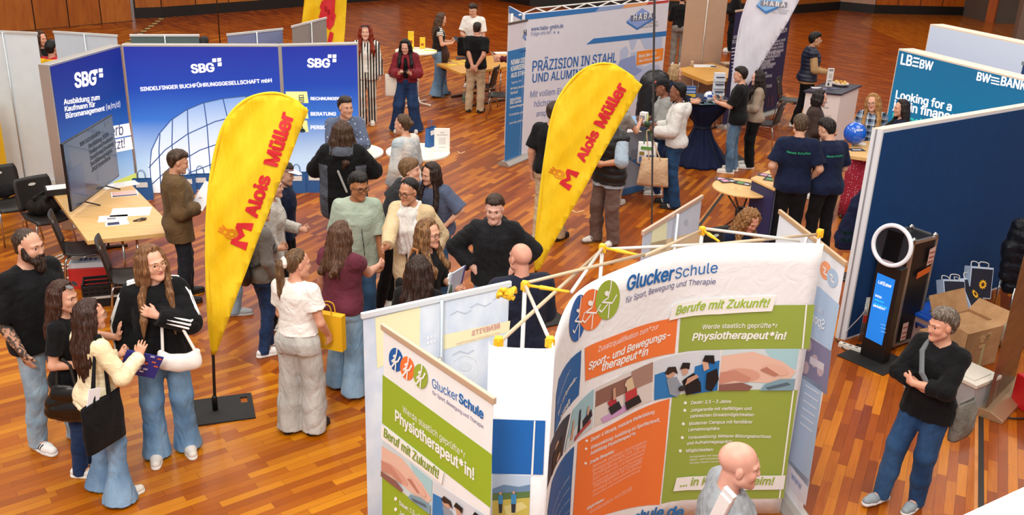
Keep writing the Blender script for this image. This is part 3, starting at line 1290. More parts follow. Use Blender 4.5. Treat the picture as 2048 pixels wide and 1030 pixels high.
  if long_:
   wv = .018 if style == 'wavy' else .006
   front = o.get('front', 1)
   if style == 'bob':
    L = .0
   angs = np.linspace(64 if front else 84, 296 if front else 276, 17)
   for i, a in enumerate(angs):
    a = math.radians(a + rs.uniform(-5, 5))
    sx, cy = math.sin(a), math.cos(a)
    jj = lambda: rs.normal(0, wv, 3)
    p0 = Hd(.076 * sx, .088 * cy - .012, .045)
    p1 = Hd(.089 * sx, .092 * cy - .016, -.04)
    p2 = Hd(.092 * sx, .09 * cy - .02, -.105) + jj()
    r = o.get('vol', 1.) * .026
    if style == 'bob':
     F.chain([p0, p1, p2], [r, r * 1.05, r * .75], .02)
     continue
    yb = -.125 if cy < 0.15 else (.2 if L > .12 else .085)
    k = abs(cy)
    p3 = s.T(.125 * sx * (1 if cy > 0 else .9), yb * (.35 + .65 * k) - .0, .40 + (.035 if k < .5 else 0)) + jj()
    p3 = p3 * .75 + p2 * _v((.25, .25, 0)) + _v((0, 0, p3[2] * .25))
    p4 = p3 + (s.Rt @ _v((0, .01 if cy > 0 else .015, -1))) * L * rs.uniform(.78, 1.05) + jj()
    if cy > .15:
     p4 = p4 + s.Rt @ _v((.012 * (1 if sx > 0 else -1), .085 if L > .12 else .04, 0))
    pm = (p3 + p4) / 2 + jj() + (s.Rt @ _v((0, .03, 0)) if cy > .15 else 0)
    if L < .06:
     F.chain([p0, p1, p2, p3], [r, r * 1.1, r, r * .6], .02)
    else:
     F.chain([p0, p1, p2, p3, pm, p4], [r, r * 1.1, r * 1.05, r, r * .9, r * .3], .02)
  if style == 'pony':
   a = Hd(0, -.112, .02)
   b = a + s.Rh @ _v((o.get('side', 0), -.05, -.02))
   c = b + _v((o.get('side', 0), -.0, -.09))
   z = o.get('len', .3)
   F.chain([Hd(0, -.09, .03), a, b, c, c + _v((0, -.0, -z * .6)), c + _v((.01, .0, -z))], [.04, .026, .03, .034, .03, .01], .02)
   if o.get('tie'):
    G = Field()
    for q in range(7):
     an = 2 * pi * q / 7
     G.el(a + s.Rh @ _v((.03 * math.cos(an), -.012, .03 * math.sin(an))), (.02, .02, .02), None, .012)
    s.add('hair_tie', G, cloth(o['tie']), disp=fold_noise(.003, 3, 4))
  if style == 'bun':
   F.el(Hd(0, -.125, .015), (.036, .036, .034), Rh, .012)
  if style == 'braid':
   a = Hd(0, -.095, -.04)
   p = a
   for q in range(9):
    p2 = p + _v((0, -.02 if q < 2 else .0, -.045))
    F.rc(p, p2, .022, .014, .004)
    p = p2
  fr = 30 if not o.get('curl') else 16
  amp = .0035 if not o.get('curl') else .010
  hc, Rr = s.hc, s.Rh

  def disp(x, y, z):
   qx, qy, qz = x - hc[0], y - hc[1], z - hc[2]
   ang = np.arctan2(qx, qy + .02)
   w = np.sin(qz * 17 + ang * 2 + s.seed) + .5 * np.sin(qz * 41 + qx * 60)
   if o.get('curl'):
    return amp * np.sin(qx * 95 + 2 * w) * np.sin(qz * 80 + w) * np.sin(qy * 90 + w) * 1.5
   if style in ('short', 'side', 'buzz', 'ring'):
    return .0045 * np.sin(ang * 17 + 2.2 * w + qy * 30) * np.sin(qz * 70 + qy * 55 + 1.5 * w)
   return amp * np.sin(ang * fr + 1.3 * w) + amp * .5 * np.sin(ang * fr * .47 - w)
  s.hair = s.add('hair', F, hair_mat(colr, o.get('c2')), min(s.h, .0075), disp)

 def do_top(s, o, i, sw, m, fat):
  """kind of garment from: hem (z from pelvis), sleeve (0..2 joints), loose, open, collar, hood"""
  T = s.T
  g = (1. if m else .9) * (1 + .6 * (fat - 1))
  t = .010 + .013 * i + o.get('loose', .006)
  hem = o.get('hem', -.06)
  F = Field()
  tab = s.table()
  if hem < -.12:
   fl = o.get('flare', .02)
   tab = [[hem - .01, -.25] + tab[0], [tab[1][0] * .98 + fl, tab[1][0] * 1.02 + fl * .3] + tab[1], [tab[2][0] * 1.0 + fl, tab[2][0] * 1.05 + fl * .3] + tab[2], [0., 0.] + tab[3]]
  if o.get('boxy'):
   b = o['boxy']
   tab[1] = [max(x, b) if -.3 < z < .42 else x for z, x in zip(tab[0], tab[1])]
   tab[2] = [max(x, b * .68) if -.3 < z < .4 else x for z, x in zip(tab[0], tab[2])]
  F.loft(s.pel, s.Rt, tab, t, hem, .5, .02)
  if not m and hem < .3:
   for sd in (1, -1):
    F.el(T(sd * .066, .085, .31), (.062 * fat, .05, .06), s.Rt, .05)
  if hem < -.03:
   for sd in (1, -1):
    F.el(T(sd * .075, -.06, max(hem + .04, -.05)), (.085 * g + t * .3, .065 + t, .075), s.Rt, .06)
   if True:
    for sd in (1, -1):
     l = s.legs[sd]
     F.rc(l['h'] + (l['k'] - l['h']) * .05, l['h'] + (l['k'] - l['h']) * .5, .094 * g + t * .8, .09 * g + t, .05, cut=(T(0, 0, hem), -s.Rt[:, 2]))
  sl = o.get('sleeve', 2)
  lo = o.get('sl', .0)
  for sd in (1, -1):
   a = s.arms[sd]
   F.rc(T(sd * .045, -.008, .482), a['sh'], .03 * g + t, .044 * g + t, .04)
   if sl <= 0:
    F.rc(a['sh'], a['sh'] + (a['e'] - a['sh']) * .03, .038 * g + t * .75, .036 * g + t * .75, .03)
    continue
   q = min(sl, 1)
   e = a['sh'] + (a['e'] - a['sh']) * q
   d = unit(a['e'] - a['sh'])
   if sl <= 1:
    F.rc(a['sh'], e + d * .05, .05 * g + t, .05 * g + t + lo + .004, .035, cut=(e, d))
   else:
    F.rc(a['sh'], e, .052 * g + t, .043 * g + t + lo, .035)
    q = sl - 1
    w = a['e'] + (a['w'] - a['e']) * q
    d = unit(a['w'] - a['e'])
    rw = (.041 + (.03 - .041) * q) * g + t + lo
    F.rc(a['e'], w + d * .04, .043 * g + t + lo, rw, .025, cut=(w, d))
    if o.get('cuff'):
     F.rc(w - d * .045, w + d * .02, rw + .004, rw - .002, .006, cut=(w + d * .01, d))
  # neck opening
  nr = o.get('neck', .068 if m else .072)
  F.rc(T(0, .01, .515), T(0, .06, .66), nr, nr + .03, .01, mode='sub')
  if o.get('vneck'):
   F.rc(T(0, .13, .5), T(0, .2, .5 - o['vneck']), .05, .012, .01, mode='sub')
  if o.get('collar'):
   for k in range(12):
    an0, an1 = [math.radians(-150 + 300 * (k + q) / 12) for q in (0, 1)]
    P = [T(.068 * math.sin(x), -.005 - .058 * math.cos(x), .492 - .012 * (1 - math.cos(x))) for x in (an0, an1)]
    F.rc(P[0], P[1], .014 + t * .25, .014 + t * .25, .008, n=s.Rt @ _v((0, 0, 1)), f=.55)
  if o.get('hood'):
   for k in range(14):
    an0, an1 = [math.radians(-165 + 330 * (k + q) / 14) for q in (0, 1)]
    P = [T((.085 + .012 * math.cos(x)) * math.sin(x), -.012 - .085 * math.cos(x), .488 + .016 * math.cos(x) - .02 * (1 - math.cos(x))) for x in (an0, an1)]
    r0, r1 = [.026 + .016 * math.cos(x) for x in (an0, an1)]
    F.rc(P[0], P[1], r0, r1, .02)
   F.el(T(0, -.125, .42), (.105, .045, .1), s.Rt @ rot(x=12), .03)
   F.el(T(0, -.075, .52), (.062, .05, .05), s.Rt, .015, 'sub')
  if o.get('open'):
   wd = o['open']
   for z0, z1 in ((.5, hem - .05),):
    F.rc(T(0, .2, .52), T(0, .2, z1), wd * .35, wd * .6, .01, n=s.Rt @ _v((0, 1, 0)), f=wd * .5 / .2, mode='sub')
  if o.get('quilt'):
   qz = o['quilt']
  amp = o.get('fold', .0045)
  fn = fold_noise(amp, s.seed + i)
  if o.get('quilt'):
   base = fn
   Rt, pel = s.Rt, s.pel

   def fn(x, y, z):
    qz_ = (x - pel[0]) * Rt[0, 2] + (y - pel[1]) * Rt[1, 2] + (z - pel[2]) * Rt[2, 2]
    return base(x, y, z) - .012 * np.abs(np.sin(qz_ * pi / o['quilt'])) + .006
  mi = None
  mats = [o['mat']]
  if o.get('panel'):
   mats.append(o['panel'][0])
   mi = lambda C: o['panel'][1](s, C)
  ob = s.add(o.get('name', 'shirt'), F, mats, o.get('vox'), fn, mi=mi)
  if i == 0 or True:
   s.top = ob
  for ex in o.get('extra', ()):
   ex(s, ob, t)
  return ob

 def do_bottom(s, o, fat, seat):
  F = Field()
  g = 1 + .6 * (fat - 1)
  t = .008
  T = s.T
  top = o.get('top', .06)
  F.loft(s.pel, s.Rt, s.table(), t, -.11, top, .03)
  w = o.get('w', 0)
  hemz = o.get('hem', .035)
  kr, ar = o.get('knee', .062) * g + w, o.get('ankle', .058) + w
  for sd in (1, -1):
   l = s.legs[sd]
   F.el(T(sd * .075, -.055, -.05), (.088 * g, .075 * g, .085), s.Rt, .05)
   F.rc(l['h'] + (l['k'] - l['h']) * .1, l['k'], .09 * g + w * .5, kr, .04)
   d = unit(l['a'] - l['k'])
   mid = l['k'] * .45 + l['a'] * .55
   e = l['a'] + d * .12
   F.chain([l['k'], mid, e], [kr, (kr + ar) / 2 if not o.get('flare') else kr * .97, ar + o.get('flare', 0)], .03, cut=(l['a'] + d * (.085 - hemz), d))
  if o.get('drop'):
   F.rc(T(.0, .0, -.1), T(0, 0, -.1 - o['drop']), .1, .07, .05)
  mats = [o['mat']]
  ob = s.add(o.get('name', 'trousers'), F, mats, None, fold_noise(o.get('fold', .0055), s.seed + 9, .9))
  s.bot = ob

 def do_shoes(s, sh):
  up, sole = sh[0], sh[1]
  o = sh[2] if len(sh) > 2 else {}
  for sd in (1, -1):
   l = s.legs[sd]
   d = l['d']
   a = l['a'] * _v((1, 1, 0)) + _v((0, 0, l['a'][2] - .085))
   h = min(s.h, .008)
   F = Field()
   heel, ball, toe = a - d * .05, a + d * .10, a + d * .165
   lat = np.cross(d, (0, 0, 1))
   z = _v((0, 0, 1))
   F.rc(heel + z * .045, ball + z * .036, .036, .042, .02)
   F.rc(ball + z * .036, toe + z * .034, .042, .034, .02)
   F.rc(a + z * .06 - d * .015, a + z * (o.get('h', .085)), .036, .042, .03)
   F.cut(a + z * .018, (0, 0, -1))
   F.cut(a + z * (o.get('h', .085) + .012), (0, 0, 1))
   mats = [mat(up, .55, name='shoe_leather')]
   mi = None
   if o.get('stripes'):
    mats.append(mat(o['stripes'], .5, name='shoe_stripe'))

    def mi(C, a=a, d=d, lat=lat):
     q = C - a
     u = q @ d - (C[:, 2] - .02) * .45
     sidew = np.abs(q @ lat) > .022
     st = sidew & (C[:, 2] < .078) & (u > .012) & (u < .078) & (((u - .012) % .026) < .014)
     return st.astype(int)
   ob = s.add('shoe', F, mats, min(h, .0062) if o.get('stripes') else h, mi=mi)
   G = Field()
   sc = o.get('sole', .026)

   def fl(A, B, ra, rb):
    A, B = _v(A), _v(B)
    ba = (B - A)[:2]
    bb = ba @ ba

    def fn(x, y, zz):
     px, py = x - A[0], y - A[1]
     t = np.clip((px * ba[0] + py * ba[1]) / bb, 0, 1)
     dd = np.sqrt((px - t * ba[0]) ** 2 + (py - t * ba[1]) ** 2) - (ra + t * (rb - ra))
     return np.maximum(dd, np.maximum(a[2] - zz, zz - a[2] - sc))
    R = max(ra, rb)
    G.ops.append(('add', fn, np.minimum(A, B) - R - _v((0, 0, 0)), np.maximum(A, B) + R, .004))
   fl(heel, ball, .039, .046)
   fl(ball, toe, .046, .037)
   s.add('sole', G, mat(sole, .6, name='rubber'), h, parent=ob)

 def do_glasses(s, c, dy=0., dz=0., dark=False):
  b = MB()
  mt = mat(c, .3, .2, name='glasses_frame')
  P = lambda x, y, z: s.Hd(x, y, z) * s.s
  r = .0019 * s.s if s.h < .008 else .0026
  if dark:
   up = lambda x, y, z: P(x, y * .72 - .005, z + .098 - .0)
  else:
   up = P
  for sd in (1, -1):
   ring = []
   for k in range(14):
    an = 2 * pi * k / 14
    x = sd * .034 + .025 * math.copysign(abs(math.cos(an)) ** .7, math.cos(an))
    z = -.002 + .019 * math.copysign(abs(math.sin(an)) ** .7, math.sin(an))
    ring.append(up(x, .105 - abs(x) * .2, z) if not dark else P(x, .075 - abs(x) * .3 - z * 1.2, .112 + z * .5))
   b.tube(ring, r, mt, 6, True)
   if dark:
    b.add(ring, [tuple(range(14))], mat('#1c1210', .08, name='dark_lens'), False)
   if not dark:
    b.tube([up(sd * .058, .094, .006), up(sd * .078, .04, .004), up(sd * .083, -.008, .006), up(sd * .08, -.025, -.012)], r, mt, 6)
   else:
    b.tube([P(sd * .058, .055, .115), P(sd * .086, .01, .08), P(sd * .092, -.015, .03)], r, mt, 6)
  if not dark:
   b.tube([up(-.01, .104, .004), up(0, .108, .007), up(.01, .104, .004)], r, mt, 6)
  else:
   b.tube([P(-.01, .072, .115), P(.01, .072, .115)], r, mt, 6)
  b.build('sunglasses' if dark else 'glasses', s.root)

 def do_beard(s, o):
  F = Field()
  Hd, Rh = s.Hd, s.Rh
  ln = o.get('len', .02)
  t = o.get('t', .008)
  for sd in (1, -1):
   F.chain([Hd(sd * .07, .005, .0), Hd(sd * .06, .022, -.06), Hd(sd * .022, .07, -.1)], [.012 + t * .3, .016 + t, .02 + t], .02)
   F.chain([Hd(sd * .004, .098, -.048), Hd(sd * .026, .084, -.06), Hd(sd * .03, .072, -.08)], [.0065 + t * .3, .008 + t * .3, .01], .01)
  F.chain([Hd(0, .07, -.098), Hd(0, .08, -.11 - ln * .6), Hd(0, .08, -.11 - ln)], [.022 + t, .024 + t, .012], .02)
  F.el(Hd(0, .096, -.066), (.02, .012, .009), Rh, .006, 'sub')
  s.add('beard', F, hair_mat(o['c']), min(s.h, .0065), lambda x, y, z: .003 * np.sin(x * 260 + 3 * np.sin(z * 60)) * np.sin(y * 200 + z * 40))

 # ---- extras worn on the figure
 def scarf(s, m):
  F = Field()
  for lay in range(3):
   for k in range(14):
    an = [2 * pi * (k + q) / 14 for q in (0, 1)]
    P = [s.T((.085 + .012 * lay) * math.sin(x), .012 - (.075 + .008 * lay) * math.cos(x) * -1, .5 - .03 * lay + .014 * math.sin(2 * x + lay)) for x in an]
    F.rc(P[0], P[1], .026, .026, .012)
  F.chain([s.T(.05, .12, .44), s.T(.055, .16, .3), s.T(.05, .15, .08)], [.055, .06, .055], .02, n=s.Rt @ _v((0, 1, 0)), f=1.5)
  F.chain([s.T(-.05, .12, .44), s.T(-.06, .16, .3), s.T(-.05, .15, .02)], [.055, .06, .055], .02, n=s.Rt @ _v((0, 1, 0)), f=1.5)
  return s.add('scarf', F, m, None, lambda x, y, z: .005 * np.sin(x * 120 + 1.5 * np.sin(z * 14)) + .0015 * np.sin(z * 60 + x * 40))

 def cap(s, c, brim, back=False):
  F = Field()
  F.el(s.Hd(0, -.016, .045), (.088, .108, .088), s.Rh, .01, clip=lambda d, x, y, z: np.maximum(d, .012 - z - y * .12))
  m = s.add('cap', F, cloth(c))
  G = Field()
  G.rc(s.Hd(0, .07, .055), s.Hd(0, .14, .048), .075, .055, .01, n=s.Rh @ _v((0, .1, 1)), f=9)
  s.add('brim', G, cloth(brim), min(s.h, .006), parent=m)

 def strap(s, name, pts, r, c, n=None, fl=3.):
  F = Field()
  for a, b in zip(pts, pts[1:]):
   F.rc(a, b, r, r, .006, n=n, f=fl)
  return s.add(name, F, mat(c, .7, name='strap'), min(s.h, .006))

 def badge_text(s, ob, t, width, z, m, side=-1, hs=1., x0=0., tilt=0.):
  """lettering printed on the chest (side 1) or the back (side -1)"""
  me = ob.data
  bvh = BVHTree.FromPolygons([v.co for v in me.vertices], [p.vertices for p in me.polygons])
  v, f, w = glyphs(t, .015)
  k = width / w
  P = []
  for x, y, e in v:
   q = (x * k - width / 2)
   o_ = s.T((q + x0) * (-side) * -1 if side < 0 else -(q + x0), side * .5, z + y * k * hs + tilt * q) if side > 0 else s.T(q + x0, -.5, z + y * k * hs + tilt * q)
   o_ = Vector(o_) * s.s
   d = Vector(s.Rt @ _v((0, -side, 0)))
   h = bvh.ray_cast(o_, d)
   P.append((h[0] - d * (.004 + e)) if h[0] else o_)
  b = MB()
  b.add(P, f, m)
  return b.build('lettering', ob)
# ------------------------------------------------------------------ the hall
def ground_poly(mb, pts, z, m):
 mb.add([(p[0], p[1], z) for p in pts], [tuple(range(len(pts)))], m)

W_MAIN = wood('#5c2203', '#984808', '#d0801a', 65)
W_FRONT = wood('#803802', '#a25402', '#cc8410', 38, name='wood_parquet')  # lighter tint than the main floor: brighter light and sheen put into the colour
W_FAR = wood('#8a3e06', '#a4540a', '#b86612', 90, .2, name='wood_parquet')
W_DIAG = wood('#541c02', '#843604', '#a8530c', -50, .24, name='wood_parquet')
b = MB()
b.box((-32, -6, -.2), (32, 52, -.001), mat('#5a2c12'))
A0 = Vector((-2.07, 7.87))
dl = Vector((math.cos(math.radians(-34)), math.sin(math.radians(-34))))
L0, L1 = A0 - dl * 34, A0 + dl * 4.3
ground_poly(b, [(-32, -6), (L1.x, -6), L1, L0], 0, W_FRONT)
ap, aq = at(1720, 46), at(1745, 27)
adir = (at(1840, 100) - ap).normalized()
ar = ap + adir * 24
ground_poly(b, [(32, ar.y), ar, ap, aq, (aq.x + 1.5, 42), (32, 42)][::-1], 0, W_FAR)
ground_poly(b, [L1, (L1.x, -6), (32, -6), (32, ar.y), ar, (5.2, 24.), (5.2, 17), (-1, 26), (-32, 26 + 31 * .2), L0], 0, W_MAIN)
ground_poly(b, [(5.2, 17), (5.2, 24), ar, ap, aq, (aq.x + 1.5, 42), (32, 52), (-32, 52), (-32, 32.2), (-1, 26)], 0, W_DIAG)
tag(b.build('floor'), kind='structure')

m_joint = mat('#1e120c', .5)
m_brass = veneer('#b06a30', '#c98545', scale=(1, 1, 1))
for i, (p, q, ext) in enumerate((((1962, 848), (1962, 1030), 1.2), ((1440, 396), (1404, 444), .3))):
 p, q = at(*p), at(*q)
 d = (q - p).normalized()
 fr = frame(p - d * ext, d)
 b = MB()
 b.box((0, -.022, -.01), ((q - p).length + 1.0 + ext, .022, .002), m_joint, fr)
 b.box((0, -.05, -.01), ((q - p).length + 1.0 + ext, -.022, .0012), m_brass, fr)
 tag(b.build('trim_%d' % (i + 1)), kind='structure')
p, q = at(235, 100), at(322, 38)
fr = frame(p, q - p)
b = MB()
Lq = (q - p).length
for k in range(int(Lq / .5) + 1):
 b.box((k * .5, -.07, -.01), (k * .5 + .28, .07, .004), mat('#c9a25e', .4), fr)
 b.box((k * .5 + .28, -.07, -.01), (k * .5 + .5, .07, .004), m_joint, fr)
tag(b.build('trim_3'), kind='structure')

V1, V2 = veneer('#944a12', '#ac601c', scale=(2, 2, .35)), veneer('#a0541a', '#b86c26', scale=(2, 2, .35))
V3 = veneer('#a8806a', '#b58c78', scale=(2, 2, .35))
V4 = veneer('#a84a0e', '#c0620f', scale=(2, 2, .35))
M_DARK = mat('#120d0b', .5, name='black_skirting')

def hall_wall(name, pts, seams, mats, H=5.2, base=.3):
 """panelled wall along plan points; seams = panels per run"""
 b, c = MB(), MB()
 k = 0
 for i, (p, q) in enumerate(zip(pts, pts[1:])):
  p, q = Vector((p[0], p[1], 0)), Vector((q[0], q[1], 0))
  fr = frame(p, q - p)
  L = (q - p).length
  b.box((0, .02, 0), (L, .2, H), M_DARK, fr)
  n = seams[i]
  for j in range(n):
   g = .035
   b.box((L * j / n + g / 2, 0, base), (L * (j + 1) / n - g / 2, .05, H), mats[k % len(mats)], fr)
   k += 1
  if base:
   c.box((-.02, -.02, 0), (L + .02, .06, base), M_DARK, fr)
 tag(b.build(name), kind='structure')
 if base:
  tag(c.build(name.replace('wall', 'baseboard')), kind='structure')

wl = [at(-260, 92), at(0, 66), at(265, 42)]
hall_wall('wall_left', wl, (3, 4), (V1, V2, V1, V2, V1), base=.01)
wb = [at(272, 37), at(325, 35), at(520, 20), at(640, 10), at(800, -2), at(1000, 2)]
hall_wall('wall_back', wb[:4], (1, 3, 2), (V2, V1, V2, V2, V1, V2), base=.32)
hall_wall('wall_back_middle', [wb[3], wb[4], at(960, -6), at(1060, 12), at(1560, 28), at(1592, 27)], (2, 2, 2, 6, 1), (V3, mat('#b9a79a', .6), V1, V2, V4, V1), base=.35)
hall_wall('wall_right', [at(1592, 27), at(1678, 20), at(1748, 27), at(1925, 31)], (1, 1, 4), (V1, V3, V4, V4, V4, V4), base=.33)
b = MB()
p = at(1925, 31)
fr = frame(p, at(1978, 46) - p)
Lp = (at(1978, 46) - p).length
b.box((0, 0, 0), (Lp, 1.2, 5.2), mat('#5d5148', .6, name='stone'), fr)
tag(b.build('wall_pillar_far'), kind='structure')
b = MB()
p = at(1986, 47)
fr = frame(p, at(2040, 36) - p)
b.box((0, 0, 0), ((at(2040, 36) - p).length + 1.5, .3, 5.2), veneer('#9a4410', '#ae5410', scale=(2, 2, .35)), fr)
tag(b.build('wall_niche'), kind='structure')
b = MB()
p = at(2034, 82)
fr = frame(p, Vector((1, -.35, 0)))
b.box((-.05, 0, 0), (1.2, 1.0, 5.2), mat('#7a6658', .6), fr)
b.box((.28, -.02, 0), (1.21, 1.01, 5.2), veneer('#a9682c', '#bc7c3c', scale=(2, 2, .35)), fr)
tag(b.build('wall_pillar_near'), kind='structure')
# ------------------------------------------------------------------ stands, light walls, banners, flags
M_SILVER = mat('#c9c6c2', .35, .6, name='aluminium')
M_ALU = mat('#b0aeab', .35, .8, name='aluminium')
M_WHITE = mat('#f0efec', .55)
M_BLACK = mat('#141416', .5)
M_TXT_W = mat('#ffffff', .6, emit=.35)
M_W = mat('#f6f6f4', .6)

def outward(a, b):
 """horizontal unit vector out of the front of a sign running a -> b (left to right)"""
 d = (Vector((b[0], b[1], 0)) - Vector((a[0], a[1], 0))).normalized()
 return Vector((d.y, -d.x, 0))

def lightbox(name, a, b, z0, z1, th, face, label, cat, frame_m=M_SILVER, group=None, back=None):
 mid = (Vector(a) + Vector(b)) / 2
 root = empty(name, (mid.x, mid.y, 0), label, cat, group)
 n = outward(a, b)
 fr = frame(Vector((a[0], a[1], 0)), Vector((b[0] - a[0], b[1] - a[1], 0)))
 L = (Vector((b[0], b[1])) - Vector((a[0], a[1]))).length
 m = MB()
 m.box((0, 0.004, z0), (L, th, z1), frame_m, fr)
 m.build('frame', root, .004, w=True)
 s = Surf([a, b])
 f = MB()
 s.rect(f, .025, z0 + .025, L - .025, z1 - .025, face, .001)
 f.build('print', root, w=True)
 if back:
  r = Surf([Vector(b) - n * th, Vector(a) - n * th])
  f = MB()
  r.rect(f, .02, z0 + .02, L - .02, z1 - .02, back, .002)
  f.build('back_print', root, w=True)
 return root, s

# ---- blue light walls of the accountants
sa, sb_, sc_ = at(276, 388), at(575, 380), None
SBH = 2.12
sl_ = at(97, 130, SBH)
sr_ = at(717, 86.5, SBH)
g_blue = gradient([(0, '#e9f2fb'), (.22, '#bcd8f4'), (.5, '#3674d0'), (.72, '#1643b0'), (1, '#1a2a9c')], .05, 2.1, .34)
g_blue2 = gradient([(0, '#cfe3f6'), (.25, '#8fbbe8'), (.45, '#2866b8'), (.7, '#123c94'), (1, '#142488')], .05, 2.1, .3)
rt_l, S_l = lightbox('light_wall', sl_, sa, 0, SBH, .14, g_blue2, 'blue backlit booth wall with training offer behind the television', 'exhibition wall', group='blue backlit booth walls')
rt_c, S_c = lightbox('light_wall', sa, sb_, 0, SBH, .14, g_blue, 'wide blue backlit booth wall with a glass dome in the middle', 'exhibition wall', group='blue backlit booth walls')
rt_r, S_r = lightbox('light_wall', sb_, sr_, 0, SBH, .14, g_blue, 'blue backlit booth wall listing services beside yellow icon tabs', 'exhibition wall', group='blue backlit booth walls')

def sbg_logo(s, a, b, root, sq):
 m = MB()
 s.text(m, 'SBG', a, b, M_TXT_W, 1.02, .045)
 for x, y, w, h in sq:
  s.poly(m, [(x, y), (x + w, y - w * .06), (x + w, y + h - w * .06), (x, y + h)], M_TXT_W, .005)
 m.build('logo', root, w=True)

sbg_logo(S_l, (149, 175), (193, 168), rt_l, ((186.5, 139, 8, 8), (196.5, 137, 8, 8), (197.5, 147, 8, 8)))
sbg_logo(S_c, (383, 146), (430, 142.5), rt_c, ((424.5, 117, 8, 7.5), (434.5, 116, 8, 7.5), (435.5, 125, 8, 7.5)))
sbg_logo(S_r, (614, 134), (660, 134.5), rt_r, ((655.5, 109, 7.5, 7), (665, 109, 7.5, 7), (665, 117.5, 7.5, 7)))
m = MB()
for t, a, b_ in (('Ausbildung zum', (127, 209), (199, 199)), ('Kaufmann für', (129, 223), (190, 213)), ('Büromanagement', (131, 237), (209, 221))):
 S_l.text(m, t, a, b_, M_TXT_W, .85, .03)
S_l.text(m, '(w/m/d)', (212, 220), (240, 213), M_TXT_W, 1.1, .0)
S_l.poly(m, [(170, 262), (258, 246), (262, 270), (173, 287)], M_TXT_W, .003)
S_l.poly(m, [(172, 290), (262, 273), (266, 298), (176, 316)], M_TXT_W, .003)
mt_navy = mat('#1c2a6a', .6)
S_l.text(m, 'Bewerb', (184, 281), (246, 269), mt_navy, 1.0, .0, off=.006)
S_l.text(m, 'dich jetzt!', (180, 309), (249, 295), mt_navy, 1.0, .0, off=.006)
m.build('lettering', rt_l, w=True)
m = MB()
S_l.poly(m, [(226, 364), (274, 345), (276, 384), (228, 398)], mat('#dfe86a', .6, emit=.3), .003)
m.build('yellow_tab', rt_l, w=True)
m = MB()
S_c.text(m, 'SINDELFINGER BUCHFÜHRUNGSGESELLSCHAFT mbH', (281, 182), (544, 164), M_TXT_W, 1.06, .035)
m.build('lettering', rt_c, w=True)
m = MB()
g_dome = gradient([(0, '#f7fbff'), (.5, '#c9def6'), (1, '#5f92dc')], .3, 1.5, .4)
S_c.poly(m, [(300, 386), (297, 330), (303, 300), (318, 268), (342, 240), (372, 220), (405, 206), (445, 197), (490, 192), (530, 195), (556, 205), (573, 220), (574, 378)], g_dome, .002)
ml = mat('#3f63a8', .5, emit=.1)
for pts in ([(303, 300), (318, 268), (342, 240), (372, 220), (405, 206), (445, 197), (490, 192), (530, 195), (565, 212)], [(298, 335), (330, 300), (375, 268), (430, 243), (490, 228), (572, 232)],
   [(300, 372), (340, 335), (400, 300), (470, 276), (574, 268)], [(330, 384), (380, 345), (440, 322), (574, 306)],
   [(345, 238), (344, 290), (352, 386)], [(375, 219), (376, 262), (384, 384)], [(408, 206), (414, 250), (424, 384)], [(446, 197), (456, 240), (468, 380)], [(492, 192), (506, 240), (518, 378)], [(320, 268), (318, 300), (322, 386)], [(303, 300), (300, 330), (303, 388)]):
 S_c.stroke(m, pts, .014, ml, .004)
m.build('picture', rt_c, w=True)
m = MB()
mt_y = mat('#eef0a0', .6, emit=.3)
mt_ic = mat('#22424a', .6)
for y, t, xr in ((186, 'RECHNUNGSWESEN', 702), (217, 'BERATUNG', 672), (244, 'PERSONAL', 672)):
 S_r.poly(m, [(571, y - 3), (614, y - 3), (617, y + 20), (574, y + 20)], mt_y, .003)
 m2 = MB()
 S_r.text(m2, t, (621, y + 14), (xr, y + 14), M_TXT_W, 1.0, .04)
 m2.build('lettering', rt_r, w=True)
u, z = S_r.inv(603, 205)
S_r.rect(m, u - .035, z, u + .035, z + .11, mt_ic, .005)
S_r.rect(m, u - .026, z + .078, u + .026, z + .1, mt_y, .006)
for i in range(3):
 for j in range(3):
  S_r.rect(m, u - .026 + i * .019, z + .01 + j * .021, u - .012 + i * .019, z + .023 + j * .021, mt_y, .006)
for y in (234, 262):
 u, z = S_r.inv(605, y)
 S_r.disc(m, u, z, .045, .02, mt_ic, .005)
 S_r.disc(m, u, z + .022, .03, .016, mt_ic, .005)
 S_r.rect(m, u - .008, z + .02, u + .008, z + .07, mt_ic, .005)
m.build('icon_tabs', rt_r, w=True)

# ---- roll-up banners
def rollup(a, b, H, label, front=True, face='#e9ebee', pole=True, base_c='#b8b4ae', group=None, rail='#c9a98c', name='rollup_banner', depth=.2, pole_c=None):
 """a, b: feet of the left and right edge as the camera sees them; front: the printed side faces us"""
 a, b = Vector((a[0], a[1], 0)), Vector((b[0], b[1], 0))
 mid = (a + b) / 2
 root = empty(name, mid, label, 'banner', group)
 fr = frame(a, b - a)
 L = (b - a).length
 m = MB()
 fm = face if not isinstance(face, str) else cloth(face, None, .6, 200, .02, var=.06, fold=.03)
 m.box((.012, -.0015, .07), (L - .012, .0015, H - .02), fm, fr)
 m.build('banner', root, w=True)
 m = MB()
 m.box((0, -.012, H - .025), (L, .012, H + .012), mat(rail, .4, .3), fr)
 m.build('top_rail', root, .005, w=True)
 m = MB()
 m.prism([(-depth / 2, 0), (depth / 2, 0), (depth / 2, .03), (.05, .085), (-.05, .085), (-depth / 2, .03)], -.02, L + .02, mat(base_c, .35, .6), fr @ Matrix(((0, 0, 1, 0), (1, 0, 0, 0), (0, 1, 0, 0), (0, 0, 0, 1))))
 m.build('base', root, .004, w=True)
 if pole:
  y = .035 if front else -.03
  m = MB()
  m.tube([(L / 2, y, .08), (L / 2, y, H)], .011, mat(pole_c or '#a5a3a2', .35, .6), 8, fr=fr)
  m.build('pole', root, w=True)
 return root, Surf([a, b])

